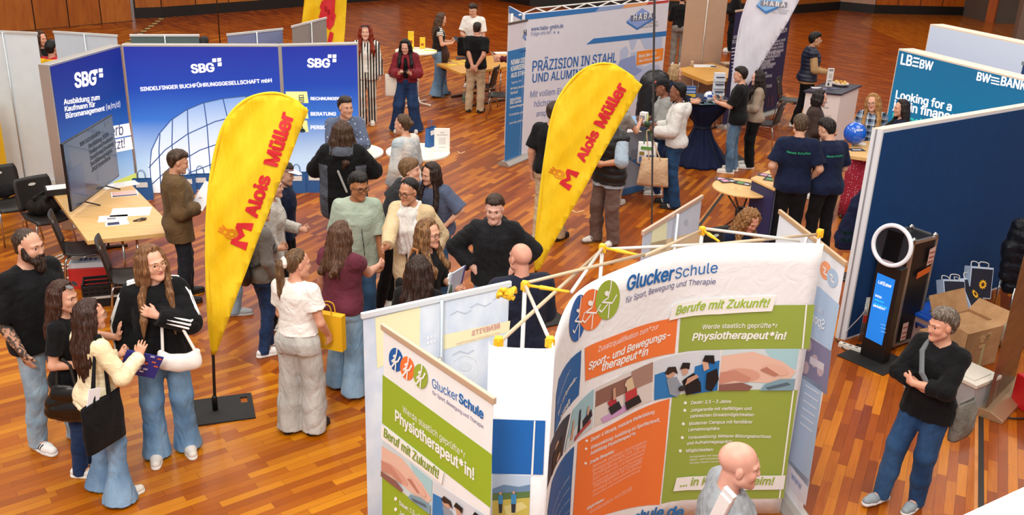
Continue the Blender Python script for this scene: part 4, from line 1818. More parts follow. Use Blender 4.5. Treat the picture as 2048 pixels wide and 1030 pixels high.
# backs of the row behind the blue walls
for (pa, pb, H, c, lab) in (((-62, 60), (75, 66), 2.2, '#dde8f0', 'pale banner back with drooping folds behind the leftmost black chair'),
       ((106, 63), (235, 71), 2.05, '#c6cfda', 'pale grey banner back rising behind the training-offer wall'),
       ((259, 70), (399, 70), 2.0, '#5a6c6c', 'dark grey-green banner back behind the wide blue wall'),
       ((453, 69), (566, 57), 2.0, '#7e86ac', 'blue-lilac banner back behind the wide blue wall'),
       ((583, 53), (653, 35), 2.1, '#8f8784', 'grey-brown banner back before the yellow delivery flag')):
 a, b_ = at(pa[0], pa[1], H), at(pb[0], pb[1], H)
 rollup(a, b_, H, lab, False, c, rail='#d8dadb', group='banner backs behind the blue walls', pole_c='#c9cfd2')

# ---- dark wires / poles
for px, y0, lab in ((447, 84, 'thin dark pole standing behind the wide blue wall'),):
 p = at(px - 2, 150)
 root = empty('pole_stand', p, lab, 'pole')
 m = MB()
 m.tube([p, p + Vector((0, 0, 5))], .014, mat('#2a1c14', .5), 8)
 m.build('pole', root, w=True)
 m = MB()
 m.box((p.x - .2, p.y - .2, 0), (p.x + .2, p.y + .2, .012), M_BLACK)
 m.build('base_plate', root, w=True)
p = at(1296, 640)
root = empty('pole_stand', p, 'slender dark grey pole rising in front of the steel company wall', 'pole')
m = MB()
top = on_plane(1309, 0, p, Vector((0, 1, 0)))
mid_ = on_plane(1305, 300, p, Vector((0, 1, 0)))
ext = top + (top - mid_) * .5
m.tube(bez([p, on_plane(1303, 460, p, Vector((0, 1, 0))), mid_, top, ext], 6), [.007 + .006 * k / 24 for k in range(25)], mat('#4b4a4c', .4, .4), 8)
m.build('pole', root, w=True)
m = MB()
m.box((p.x - .2, p.y - .2, 0), (p.x + .2, p.y + .2, .012), M_BLACK)
m.build('base_plate', root, w=True)

# ---- beach flags
def flag(base, outline, pole_px, col, label, ripple=None, plate=True, plate_rz=0, trim=None, pn=None, pole_c='#1a1a1c'):
 base = Vector(base)
 n = pn or (Vector((base.x, base.y, 0)).normalized() * -1)          # stands facing the gallery
 d = Vector((-n.y, n.x, 0))
 s = Surf([base - d * 1.5, base + d * 2.5], ripple)
 root = empty('beach_flag', base, label, 'flag')
 m = MB()
 s.poly(m, outline, col, .012)
 o = m.build('flag_cloth', root, w=True)
 md = o.modifiers.new('weave', 'SOLIDIFY')
 md.thickness = .003
 m = MB()
 pp = [on_plane(x, y, base, n) + n * .0 for x, y in pole_px]
 pts = bez([base + Vector((0, 0, .02))] + pp, 5)
 k = len(pts)
 z_low = min(s.inv(*q)[1] for q in outline)
 i0 = next(i for i, p in enumerate(pts) if p.z > z_low)
 m.tube(pts[:i0 + 2], [.014 - .006 * i / k for i in range(i0 + 2)], mat(pole_c, .4), 8)
 m.build('pole', root, w=True)
 m = MB()
 m.tube(pts[i0:], [.019 - .011 * (i - i0) / k for i in range(i0, k)], col, 8)
 m.build('pole_sleeve', root, w=True)
 if plate:
  m = MB()
  fr = yaw(base, plate_rz)
  mp_ = mat('#1b1a19', .75)
  m.box((-.32, -.22, 0), (.22, .22, .014), mp_, fr)
  m.box((.22, -.22, 0), (.28, .06, .014), mp_, fr)
  m.box((.22, .16, 0), (.28, .22, .014), mp_, fr)
  m.box((.28, -.22, 0), (.32, .22, .014), mp_, fr)
  m.build('base_plate', root, w=True)
  m = MB()
  m.lathe([(.024, 0), (.024, .12), (.016, .14)], mat('#0f0f10', .4), 12, (base.x, base.y, .014))
  m.build('socket', root, w=True)
 return root, s

def ripl(k, a, ph, sl=1.4):
 return lambda u, z: a * math.sin(k * (u * .9 - z * sl * .55) + ph) + a * .5 * math.sin(k * 2.1 * (u + z * .35) + ph * 2) + a * .35 * math.sin(k * 3.7 * (u * .8 - z * .7))

def flag_mat(c1, c2):
 m = cloth(c1, c2, .5, 60, .03, fold=.28, stretch=(.8, .8, .22), name='flag_cloth')
 return m

M_YEL = flag_mat('#f8c818', '#fcd930')
M_RED = mat('#dd2a33', .55)
M_EDGE = mat('#f6d63c', .5)

def alois(root, s, anchors):
 """lettering and flame along the straight edge; anchors = baseline start / end px"""
 m = MB()
 (a0, a1), (b0, b1), (c0, c1), (d0, d1) = anchors
 s.text(m, 'Alois', a0, a1, M_RED, .9, .05, off=.02)
 s.text(m, 'Müller', b0, b1, M_RED, .98, .05, off=.02)
 # block letter of the logo
 P = lambda e0, e1, x, y: (lambda A, B: (A[0] + (B[0] - A[0]) * x - (B[1] - A[1]) * y, A[1] + (B[1] - A[1]) * x + (B[0] - A[0]) * y))(s.inv(*e0), s.inv(*e1))
 q = [(0, 0), (.3, 0), (.26, .62), (.5, .3), (.74, .62), (.7, 0), (1, 0), (.9, 1), (.72, 1), (.5, .68), (.28, 1), (.1, 1)]
 s.poly(m, [P(c0, c1, x * 1.1 - .05, y * .62) for x, y in q], M_RED, .02, False)
 m.build('lettering', root, w=True)
 m = MB()
 A, B = s.inv(*d0), s.inv(*d1)
 r = math.hypot(A[0] - B[0], A[1] - B[1])
 ang = math.atan2(B[1] - A[1], B[0] - A[0])
 W = lambda x, y: (A[0] + r * (x * math.cos(ang) - y * math.sin(ang)), A[1] + r * (x * math.sin(ang) + y * math.cos(ang)))
 loops = ([(.1, -.45), (.45, -.3), (.5, .05), (.25, .4), (-.2, .4), (-.6, .2), (-1.1, .35), (-.75, .1), (-1.2, .02), (-.8, -.12), (-1.15, -.32), (-.6, -.3), (-.2, -.5), (.1, -.45)],
    [(.05, -.22), (.25, -.1), (.25, .12), (.05, .24), (-.2, .2), (-.5, .05), (-.25, -.05), (-.4, -.2), (.05, -.22)])
 for lp in loops:
  s.stroke(m, [tuple(p)[:2] for p in bez([(*W(x, y), 0) for x, y in lp], 4)], .012, mat('#e88a1c', .55), .02, False)
 m.build('flame_logo', root, w=True)

f1b = at(431, 822)
r1, s1 = flag(f1b, [(425, 707), (432, 707), (470, 600), (520, 470), (566, 350), (600, 262), (616, 219), (604, 208), (585, 196), (565, 189), (540, 186), (512, 191), (490, 201), (468, 220), (449, 248), (436, 285), (427, 325), (420, 370), (416, 420), (414, 480), (415, 560), (419, 640)],
    [(428, 760), (426, 707), (419, 640), (415, 560), (414, 480), (416, 420), (420, 370), (427, 325), (436, 285), (449, 248), (468, 220), (490, 201), (512, 191), (540, 186), (565, 189), (600, 206)], M_YEL,
    'yellow teardrop flag on the black floor plate beside the white handbag', ripl(9, .012, .5), plate_rz=20)
alois(r1, s1, [((513, 437), (541, 352)), ((553, 333), (587, 228)), ((492, 497), (507, 449)), ((463, 466), (483, 476))])
f2b = at(1068, 640)
r2, s2 = flag(f2b, [(1071, 541), (1078, 541), (1110, 480), (1160, 392), (1205, 310), (1250, 230), (1285, 170), (1270, 157), (1252, 142), (1232, 132), (1212, 127), (1192, 129), (1170, 138), (1148, 155), (1128, 180), (1112, 210), (1101, 250), (1093, 300), (1086, 350), (1078, 420), (1073, 480)],
    [(1070, 600), (1072, 541), (1073, 480), (1078, 420), (1086, 350), (1093, 300), (1101, 250), (1112, 210), (1128, 180), (1148, 155), (1170, 138), (1192, 129), (1212, 127), (1232, 132), (1268, 155)], M_YEL,
    'yellow teardrop flag between the boy in black hoodie and the counter', ripl(8, .014, 2.), plate_rz=30)
alois(r2, s2, [((1168, 325), (1199, 265)), ((1207, 257), (1255, 172)), ((1139, 380), (1158, 346)), ((1119, 348), (1134, 357))])
# delivery flag far left of the middle
f3b = at(628, 165)
r3, s3 = flag(f3b, [(596, 130), (610, 0), (614, -60), (640, -90), (697, -60), (690, 60), (686, 130)], [(596, 128), (600, 90), (610, 0), (614, -60), (640, -90)], M_YEL, 'tall yellow flag with red stripes behind the blue walls', ripl(5, .02, 1.), pn=Vector((0, -1, 0)))
m = MB()
for pts in ([(638, 35), (656, -30), (676, -30), (664, 45)], [(637, 42), (660, 60), (668, 50), (672, -20), (666, -20), (660, 35), (640, 28)], [(660, 62), (668, 66), (664, 85), (655, 84)], [(645, 0), (672, 30), (668, 50), (640, 15)]):
 s3.poly(m, pts, M_RED, .03)
m.build('red_stripes', r3, w=True)

# ---- steel company: fabric wall, roll-up, white sail flag, counter
HZ = 2.4
ha, hb, hc = at(1047, 28, HZ), at(1339, -1, HZ), at(1017, 12, HZ)
for v in (ha, hb, hc):
 v.z = 0
root = empty('fabric_wall', (ha + hb) / 2, 'large white fabric wall of a steel and aluminium company, blue stripe on top', 'exhibition wall')
S = Surf([ha, hb])
m = MB()
fr = frame(ha, hb - ha)
LW = (hb - ha).length
M_HW = cloth('#dcd9e2', None, .7, 150, .02, var=.05, fold=.04)
m.box((0, 0, .0), (LW, .03, HZ), M_HW, fr)
fr2 = frame(hc, ha - hc)
m.box((0, 0, .0), ((ha - hc).length, .03, HZ), M_HW, fr2)
m.build('fabric', root, .006, w=True)
MB_BL = mat('#2f74b8', .6)
MB_LB = mat('#8fa6d0', .6)
MB_OR = mat('#ee8a2c', .6)
m = MB()
S.poly(m, [(1048, 29), (1199, 14), (1190, 24), (1050, 40)], MB_BL)
S.poly(m, [(1199, 14), (1250, 9), (1244, 17), (1190, 24)], MB_LB)
S.poly(m, [(1250, 9), (1297, 4), (1292, 10), (1244, 17)], mat('#e8a06a', .6))
S.poly(m, [(1297, 4), (1338, 0), (1337, 5), (1292, 10)], mat('#c23a34', .6))
S.poly(m, [(1187, 77), (1333, 62), (1332, 72), (1172, 89)], MB_BL)
Sc = Surf([hc, ha])
Sc.poly(m, [(1018, 12), (1047, 28), (1046, 42), (1018, 26)], MB_BL)
m.build('stripes', root, w=True)
m = MB()
S.poly(m, [(1253, 42), (1284, 16), (1311, 33), (1274, 60)], mat('#8ba2dc', .6))
S.poly(m, [(1253, 42), (1274, 56), (1311, 33), (1311, 37), (1274, 60), (1253, 46)], MB_BL, .005)
S.poly(m, [(1261, 31), (1307, 26), (1307, 38), (1261, 43)], mat('#6a7391', .6), .006)
S.text(m, 'H A B A', (1266, 41), (1303, 36), M_W, 1.0, .02, off=.008)
mt_g = mat('#8a8a96', .6)
S.text(m, 'Präzision in', (1292, 49), (1315, 46), mt_g, 1, .0, off=.006)
S.text(m, 'Stahl und Aluminium', (1278, 57), (1316, 52), mt_g, 1, .0, off=.006)
m.build('logo', root, w=True)
m = MB()
mt_b = mat('#2a66ae', .6)
S.text(m, 'www.haba-gmbh.de', (1062, 62), (1126, 55), mat('#5f76a8', .6), 1.1, .01)
S.text(m, 'Folge uns auf', (1062, 72), (1102, 67), mat('#7a86b4', .6), 1.1, .0)
for x in (1107, 1115):
 u, z = S.inv(x, 67)
 S.rect(m, u, z, u + .035, z + .035, mat('#7a86b4', .6), .004)
S.text(m, 'PRÄZISION IN STAHL', (1064, 143), (1232, 124), mt_b, 1.12, .012)
S.text(m, 'UND ALUMINIUM', (1064, 165), (1188, 151), mt_b, 1.05, .012)
for t, a, b_ in (('Mit vollem Einsatz zu', (1060, 195), (1160, 183)), ('höchster Qualität und', (1068, 214), (1166, 202)), ('ansprechendem Service', (1072, 233), (1175, 221))):
 S.text(m, t, a, b_, mat('#6f7fb4', .6), 1.1, .0)
S.poly(m, [(1274, 103), (1327, 96), (1325, 120), (1272, 131)], MB_OR, .004)
S.text(m, 'Rock den Job!', (1277, 116), (1312, 109), M_W, 1.05, .02, off=.006)
S.text(m, 'Hier Infos scannen!', (1277, 125), (1319, 117), M_W, 1.05, .01, off=.006)
m.build('lettering', root, w=True)
m = MB()
mp = mat('#b9c4e2', .6)
for pts in ([(1240, 100), (1252, 92), (1258, 104), (1250, 122), (1256, 135), (1246, 140), (1241, 128)], [(1258, 78), (1275, 76), (1268, 98), (1262, 100)], [(1262, 104), (1276, 104), (1272, 128), (1290, 134), (1300, 128), (1318, 130), (1322, 160), (1300, 170), (1272, 160), (1250, 150), (1242, 160), (1232, 152), (1240, 142), (1258, 136)], [(1280, 76), (1325, 74), (1323, 96), (1290, 98)]):
 S.poly(m, pts, mp, .003)
S.poly(m, [(1240, 120), (1270, 110), (1272, 134), (1285, 140), (1270, 152), (1246, 146), (1236, 130)], mat('#8f9fd0', .6), .004)
m.build('map_print', root, w=True)
m = MB()
zt = HZ - .03
for k in range(6):
 u0 = LW * k / 6
 p0, p1 = S.pos(u0, zt, -.1), S.pos(u0 + LW / 6, zt + .04, -.35)
 m.tube([p0, p1], .012, mat('#e4e2de', .4), 6)
 p2 = S.pos(u0 + LW / 6, zt, -.1)
 m.tube([p1, p2], .012, mat('#e4e2de', .4), 6)
 if k:
  m.tube([S.pos(u0, zt + .04, -.35), p1], .012, mat('#e4e2de', .4), 6)
m.tube([S.pos(0, zt, -.1), S.pos(LW, zt, -.1)], .012, mat('#e4e2de', .4), 6)
m.build('folding_frame', root, w=True)
m = MB()
for u in (.05, LW - .05):
 m.tube([S.pos(u, 0, -.3), S.pos(u, zt, -.3)], .02, mat('#e4e2de', .4), 8)
m.build('rear_post', root, w=True)

HR = 2.3
ra, rb = at(1017, 47, HR), at(1079, 35, HR)
root, S = rollup(ra, rb, HR, 'blue and white roll-up banner of a career ladder, left of the fabric wall', True, '#dcd6de', rail='#6a5a50', depth=.24)
m = MB()
S.poly(m, [(1015, 103), (1077, 88), (1068, 330), (1008, 340)], mat('#2f78b8', .6), .004)
S.poly(m, [(1038, 103), (1076, 92), (1076, 96), (1043, 105)], mat('#1d5a9c', .6), .006)
m.build('blue_print', root, w=True)
m = MB()
S.poly(m, [(1044, 74), (1060, 54), (1071, 63), (1054, 84)], mat('#8ba2dc', .6), .005)
S.poly(m, [(1044, 74), (1054, 80), (1071, 63), (1071, 66), (1054, 84)], MB_BL, .006)
S.text(m, 'HABA', (1047, 72), (1069, 66), mat('#4a5068', .6), 1, .03, off=.008)
m.build('logo', root, w=True)
m = MB()
for t, a, b_, bo in (('NIMM DIE', (1021, 130), (1050, 124), .03), ('KARRIERELEITER', (1021, 143), (1070, 131), .03), ('AUS STAHL!', (1021, 156), (1054, 148), .03), ('Tagesneu: 24/d', (1022, 168), (1042, 163), .0), ('Wir finden, Berufsstarter', (1020, 180), (1053, 173), .01),
      ('Fachkraft', (1020, 189), (1035, 186), .01), ('Deine Rollen', (1019, 203), (1041, 198), .02), ('DNA: Industrie', (1019, 209), (1042, 204), .02), ('Business Management', (1019, 217), (1049, 210), .02), ('karriere@haba-gmbh.de', (1018, 232), (1051, 225), .0), ('www.haba-gmbh.de/jobs', (1018, 249), (1053, 240), .0)):
 S.text(m, t, a, b_, M_W, 1.15, bo, off=.006)
m.build('lettering', root, w=True)
m = MB()
mdk = mat('#1a2438', .6)
for pts, c in (([(1058, 160), (1064, 155), (1069, 162), (1069, 178), (1062, 178)], M_W), ([(1062, 178), (1069, 178), (1068, 190), (1066, 208), (1062, 208), (1063, 190)], mat('#20366a', .6)), ([(1059, 150), (1065, 149), (1065, 156), (1060, 156)], mdk), ([(1054, 154), (1060, 152), (1060, 156), (1054, 158)], mdk)):
 S.poly(m, pts, c, .007)
S.poly(m, [(1051, 194), (1056, 193), (1055, 203), (1050, 204)], mat('#e0c890', .6), .006)
for x in (1058, 1067):
 S.stroke(m, [(x, 210), (x - 3, 300)], .02, mat('#5f92c8', .6), .005)
for y in range(212, 300, 14):
 S.stroke(m, [(1057, y), (1066, y - 2)], .02, mat('#5f92c8', .6), .0055)
m.build('picture', root, w=True)

# white sail flag
f4b = at(1452, 318)
r4, s4 = flag(f4b, [(1462, 190), (1464, 160), (1470, 120), (1476, 75), (1484, 35), (1497, -5), (1512, -40), (1545, -80), (1590, -60), (1604, -10), (1575, 45), (1540, 100), (1510, 150), (1478, 200)], [(1456, 250), (1463, 180), (1470, 120), (1476, 75), (1484, 35), (1497, -5), (1512, -40), (1545, -80)], flag_mat('#d6d3df', '#e0dde8'),
    'white sail-shaped flag with a blue diamond above the man in black tee', ripl(6, .012, 1.3), plate_rz=10, pole_c='#bfc6d4')
m = MB()
s4.poly(m, [(1513, 10), (1530, -12), (1566, -4), (1558, 14), (1531, 24)], mat('#86b4e4', .6), .03)
s4.poly(m, [(1513, 9), (1531, 22), (1557, 12), (1557, 15), (1531, 27), (1513, 12)], MB_BL, .034)
s4.poly(m, [(1522, 1), (1575, 4), (1573, 14), (1521, 11)], mat('#8a8796', .6), .036)
s4.text(m, 'H A B A', (1527, 10), (1570, 13), M_W, 1, .02, off=.04)
s4.text(m, 'Lösungen', (1554, 20), (1578, 23), mt_g, 1, 0, off=.034)
s4.text(m, 'aus Platten', (1544, 25), (1574, 28), mt_g, 1, 0, off=.034)
m.build('logo', r4, w=True)

# navy roll-up behind it
KH = 2.25
root, S = rollup(at(1471, 22, KH), at(1586, 5, KH), KH, 'dark navy roll-up banner with apprenticeship list behind the white flag', True, '#28224a', rail='#d8b49a')
m = MB()
mk = mat('#d9d4e4', .6)
for t, a, b_ in (('DEIN', (1466, 78), (1474, 76)), ('PLATZ', (1464, 88), (1477, 85)), ('HOCH', (1560, 67), (1573, 63)), ('Ausbildung (m/w/d)', (1545, 86), (1570, 81)), ('Mechatroniker (m/w/d)', (1540, 92), (1566, 88)), ('Elektroniker (m/w/d)', (1536, 100), (1566, 95)), ('Zerspanungstechnologe', (1532, 107), (1566, 102)),
      ('Studium', (1530, 117), (1559, 113)), ('Wirtschaft (m/w/d)', (1526, 124), (1548, 120)), ('Informatik', (1523, 129), (1540, 126)), ('Ingenieurwesen', (1521, 134), (1550, 130)), ('Logistik (m/w/d)', (1520, 139), (1545, 135)), ('bewirb dich', (1518, 151), (1533, 148)), ('www.ausbildung', (1517, 158), (1543, 153)), ('TRUMA', (1531, 176), (1543, 174))):
 S.text(m, t, a, b_, mk, 1.2, .015)
for y in range(97, 180, 7):
 S.stroke(m, [(1463, y), (1470, y - 1)], .02, mk, .004)
m.build('lettering', root, w=True)
m = MB()
for x, c, y0 in ((1528, '#8a93b8', 186), (1537, '#a6503f', 196), (1545, '#a6503f', 190)):
 S.stroke(m, [(x, y0), (x - 2, 214)], .015, mat(c, .6), .004)
m.build('line_art', root, w=True)

# beige banner back, black curtain beside it
BH = 2.4
root, S = rollup(at(1373, -14, BH), at(1458, -14, BH), BH, 'tall beige banner back beside the man in grey trousers', False, '#c9a58a', rail='#d8c0a8', pole_c='#d9d4cc')

# ---- bank stand
NH = 2.31
na = at(1670, 676)
nb = at(1690, 681)
NH = on_post(1763, 260, nb)
fb = at(2048, 213, NH)
fb.z = 0
root = empty('partition_wall', (nb + fb) / 2, 'thick dark blue partition wall with white edges behind the photo kiosk', 'exhibition wall')
d = (fb - nb).normalized()
n = Vector((d.y, -d.x, 0))
ba = na
ext = 1.6
P = [nb, nb + d * ((fb - nb).length + ext)]
th = (ba - nb)
q = [nb, P[1], P[1] + th, ba]
m = MB()
m.prism([(p.x, p.y) for p in q], 0, NH, mat('#dfe3ea', .5))
m.build('frame', root, .006, w=True)
S = Surf([P[0], P[1]])
m = MB()
S.rect(m, .02, .03, S.W - .02, NH - .03, cloth('#063a70', None, .85, 120, .02, var=.12, fold=.06), .003)
m.build('blue_fabric', root, w=True)
m = MB()
m.prism([(p.x, p.y) for p in q], NH, NH + .006, mat('#f4dcc4', .5))
m.build('top_edge', root, w=True)
Se = Surf([ba, nb])
m = MB()
for u in (.36, .42):
 Se.rect(m, Se.W * u, 0, Se.W * u + .012, NH, mat('#b9bfc8', .4, .4), .003)
m.build('edge_profile', root, w=True)

LH = 2.2
la = at(1797, 97, LH)
lb = at(2062, 162, LH)
g_bw = gradient([(0, '#0e8fb4'), (.5, '#0c7fb4'), (1, '#0a6d9e')], 0, LH, .16)
rt, S = lightbox('light_wall', la, lb, 0, LH, .28, g_bw, 'petrol blue backlit bank wall asking for a job in finance', 'exhibition wall', mat('#f0dcc8', .5))
m = MB()

def bank_logo(S, a, b, l, r):
 (u0, z0), (u1, z1) = S.inv(*a), S.inv(*b)
 W = u1 - u0
 dz = (z1 - z0) / W
 V = lambda x, y: (u0 + W * x, z0 + dz * W * x + y)
 h = W * .2
 vl, fl, wl_ = glyphs(l, .03)
 S.text(m, l, V(0, 0), V(.36, 0), M_TXT_W, 1, .03, px=False)
 S.text(m, r, V(.6, 0), V(1, 0), M_TXT_W, 1, .03, px=False)
 for k in range(3):
  z = h * (.02 + .42 * k)
  p = [V(.37, z), V(.56, z), V(.57, z + h * .18), V(.38, z + h * .18)]
  S.poly(m, p, M_TXT_W, .005, False)

bank_logo(S, (1801, 128), (1865, 141), 'LB', 'BW')
(u0, z0), (u1, z1) = S.inv(1953, 160), S.inv(2050, 183)
S.text(m, 'BW', (1953, 160), (1980, 166), M_TXT_W, 1, .03)
S.text(m, 'BANK', (2001, 170), (2052, 181), M_TXT_W, 1, .03)
for k in range(3):
 y = 169 - 6 * k
 S.poly(m, [(1982, y - 2), (1999, y + 2), (1999.5, y - .5), (1982.5, y - 4.5)], M_TXT_W, .005)
S.text(m, 'Looking for a', (1791, 196), (1903, 222), M_TXT_W, .86, .03)
S.text(m, 'job in finance', (1786, 216), (1912, 244), M_TXT_W, .86, .03)
mt_t = mat('#3fd0c4', .6, emit=.3)
S.text(m, 'that nobody', (1784, 238), (1880, 262), mt_t, .86, .03)
S.text(m, 'is talking about?', (1780, 258), (1910, 286), mt_t, 1.05, .035)
m.build('lettering', rt, w=True)
m = MB()
p = at(2036, 170, 1.95)
fr = frame(p, Vector((.5, -1, 0)))
b = empty('notice_screen', (p.x, p.y, 0), 'dark blue display board at the right end of the bank wall', 'display')
m.box((0, 0, -.75), (.9, .04, .28), mat('#123e74', .5), fr)
m.build('panel', b, .01, w=True)
m = MB()
m.box((-.015, -.012, .28), (.9, .052, .33), mat('#8a93a0', .4, .4), fr)
m.build('top_rail', b, .004, w=True)
m = MB()
m.box((.05, -.004, -.03), (.2, 0, .08), mat('#c9d4e4', .5), fr)
m.build('logo', b, w=True)
m = MB()
m.box((.4, 0, -1.95), (.46, .04, -.7), mat('#8a93a0', .4, .4), fr)
m.build('post', b, w=True)

wa, wb2 = at(1860, 48, 2.3), at(2062, 90, 2.3)
rt, S = lightbox('fabric_wall', wa, wb2, 0, 2.3, .28, gradient([(0, '#a9bfe6'), (1, '#cfdff6')], .5, 2.3, .1), 'plain pale blue fabric wall behind the bank wall', 'exhibition wall', mat('#f3e0cc', .5))
# ------------------------------------------------------------------ sports school stand in front
def epx(cx_, cy_, rx, ry, tilt=0., n=22):
 t = math.radians(tilt)
 return [(cx_ + rx * math.cos(a) * math.cos(t) - ry * math.sin(a) * math.sin(t), cy_ + rx * math.cos(a) * math.sin(t) + ry * math.sin(a) * math.cos(t)) for a in [2 * pi * k / n for k in range(n)]]

def quad_at(q):
 """maps unit square onto the four pixels TL TR BR BL"""
 return lambda x, y: tuple((q[0][i] * (1 - x) + q[1][i] * x) * (1 - y) + (q[3][i] * (1 - x) + q[2][i] * x) * y for i in (0, 1))

C_BLUE, C_ORANGE, C_GREEN = mat('#0a5caa', .6), mat('#ee7a38', .6), mat('#9ab13c', .6)
C_GREEN2 = mat('#98b42c', .6)

def three_circles(s, m, cs, tilt):
 for (cx_, cy_, rx, ry), c in zip(cs, (C_BLUE, C_ORANGE, C_GREEN)):
  s.poly(m, epx(cx_, cy_, rx, ry, tilt), c, .004 if c is C_BLUE else (.005 if c is C_ORANGE else .006))
 for cx_, cy_, rx, ry in cs:
  w = .011
  q = lambda x, y: (cx_ + x * rx, cy_ + y * ry)
  s.poly(m, epx(*q(-.1, -.32), rx * .2, rx * .22), M_W, .009)
  s.stroke(m, [q(.28, -.95), q(.2, -.55), q(-.0, -.1), q(-.5, .12), q(.35, .15), q(.72, -.25)], w, M_W, .009)
  s.stroke(m, [q(.1, .2), q(.0, .9)], w, M_W, .009)
  s.stroke(m, [q(-.05, .22), q(-.55, .6), q(-.75, .5)], w, M_W, .009)

def pic(s, m, q, layers):
 """a small photographic print: coloured areas in the unit square of q"""
 Q = quad_at(q)
 for i, (c, pts) in enumerate(layers):
  if pts is None:
   pts = [(0, 0), (1, 0), (1, 1), (0, 1)]
  elif isinstance(pts[0], (int, float)):
   x, y, rx, ry, t = pts
   pts = epx(x, y, rx, ry, t, 16)
  s.poly(m, [Q(min(1, max(0, x)), min(1, max(0, y))) for x, y in pts], mat(c, .6), .004 + .0012 * i)

P_MASSAGE = [('#cfdfe4', None), ('#a8d3dc', [(.55, 0), (1, 0), (1, .5), (.7, .35)]), ('#e6c0ae', [(0, .15), (.4, .05), (.8, .3), (1, .55), (.9, .85), (.4, .8), (0, .9)]), ('#d9a592', (.3, .62, .24, .16, 15)), ('#c98f7c', [(0, .55), (.2, .5), (.42, .7), (.38, .8), (.2, .75), (0, .85)]),
    ('#e3b7a4', (.72, .5, .2, .12, 30)), ('#b97f6d', [(.52, .5), (.6, .42), (.78, .62), (.72, .66)]), ('#8b5f58', [(0, .85), (.3, .8), (.45, .9), (.4, 1), (0, 1)]), ('#7fa3b4', [(.6, .85), (.8, .72), (1, .72), (1, 1), (.55, 1)]), ('#566a7a', [(.62, .92), (.9, .8), (.95, .86), (.66, .98)])]
P_GYM = [('#d4dbe4', None), ('#2a7cc0', [(0, .35), (.2, .3), (.35, 1), (0, 1)]), ('#1f73b8', [(.62, .3), (1, .25), (1, 1), (.6, 1)]), ('#c9a088', (.24, .4, .07, .1, 0)), ('#30241e', [(.15, .35), (.2, .2), (.32, .22), (.36, .42), (.28, .34), (.2, .4)]), ('#8f9aa8', [(.18, .5), (.34, .48), (.44, .8), (.36, 1), (.24, .9)]),
   ('#caa088', [(.4, .3), (.48, .26), (.52, .42), (.44, .48)]), ('#1c1a1c', [(.38, .3), (.42, .14), (.54, .18), (.53, .34), (.47, .3)]), ('#15161a', [(.42, .6), (.6, .44), (.72, .72), (.74, .95), (.5, .98)]), ('#d0a68e', [(.72, .2), (.8, .14), (.84, .4), (.76, .44)]), ('#1a1718', [(.72, .18), (.76, .04), (.9, .08), (.92, .3), (.82, .24)]),
   ('#15161a', [(.8, .5), (.96, .42), (1, .7), (.9, .98), (.8, .9)]), ('#2a2c30', (.42, .78, .06, .07, 0)), ('#c29780', [(.5, .55), (.64, .48), (.68, .56), (.46, .72)])]
P_YOGA = [('#dcd6d2', None), ('#8a6458', [(0, .1), (.62, .1), (.62, .48), (0, .5)]), ('#a68478', [(.62, 0), (1, 0), (1, .5), (.62, .5)]), ('#caa0d0', [(.1, .85), (.5, .78), (.6, .95), (.15, 1)]), ('#b03040', [(.2, .5), (.34, .45), (.38, .64), (.25, .66)]), ('#20242e', [(.22, .66), (.4, .6), (.46, .82), (.28, .88)]), ('#e6cdb8', (.57, .25, .07, .1, 0)), ('#d8c2a0', [(.52, .15), (.62, .12), (.68, .5), (.54, .5)]), ('#c03a40', [(.5, .45), (.7, .44), (.72, .68), (.52, .7)]), ('#1c1c22', [(.5, .7), (.74, .66), (.8, .88), (.54, .92)]), ('#c79a84', [(.28, .2), (.32, .18), (.34, .5), (.29, .5)])]
P_MAT = [('#9cc4d0', None), ('#c8d6da', [(0, .7), (1, .5), (1, 1), (0, 1)]), ('#1c2230', [(.35, .2), (.42, .18), (.5, .75), (.4, .8)]), ('#c99e88', [(.1, .3), (.16, .3), (.22, .8), (.12, .8)]), ('#1c2230', [(.55, .55), (.9, .45), (.95, .65), (.6, .8)]), ('#b04a4a', [(.3, .8), (.9, .7), (.9, .8), (.3, .92)]), ('#c99e88', (.75, .4, .05, .12, 0))]
P_PARK = [('#bcd4ec', None), ('#6d8fb4', [(0, .32), (.3, .22), (.7, .26), (1, .2), (1, .45), (0, .5)]), ('#5d7c48', [(0, .42), (1, .36), (1, .6), (0, .62)]), ('#c9bb5a', [(0, .58), (1, .5), (1, 1), (0, 1)]), ('#dcd28e', [(.3, .7), (.8, .6), (.95, .72), (.4, .95)]), ('#3e90c8', [(.16, .45), (.28, .45), (.28, .65), (.16, .65)]), ('#3e90c8', [(.5, .42), (.64, .42), (.64, .64), (.5, .64)]), ('#2a3040', [(.17, .65), (.27, .65), (.26, .85), (.18, .85)]), ('#2a3040', [(.51, .64), (.63, .64), (.62, .84), (.52, .84)]), ('#caa088', (.22, .4, .035, .04, 0)), ('#caa088', (.57, .37, .035, .04, 0))]

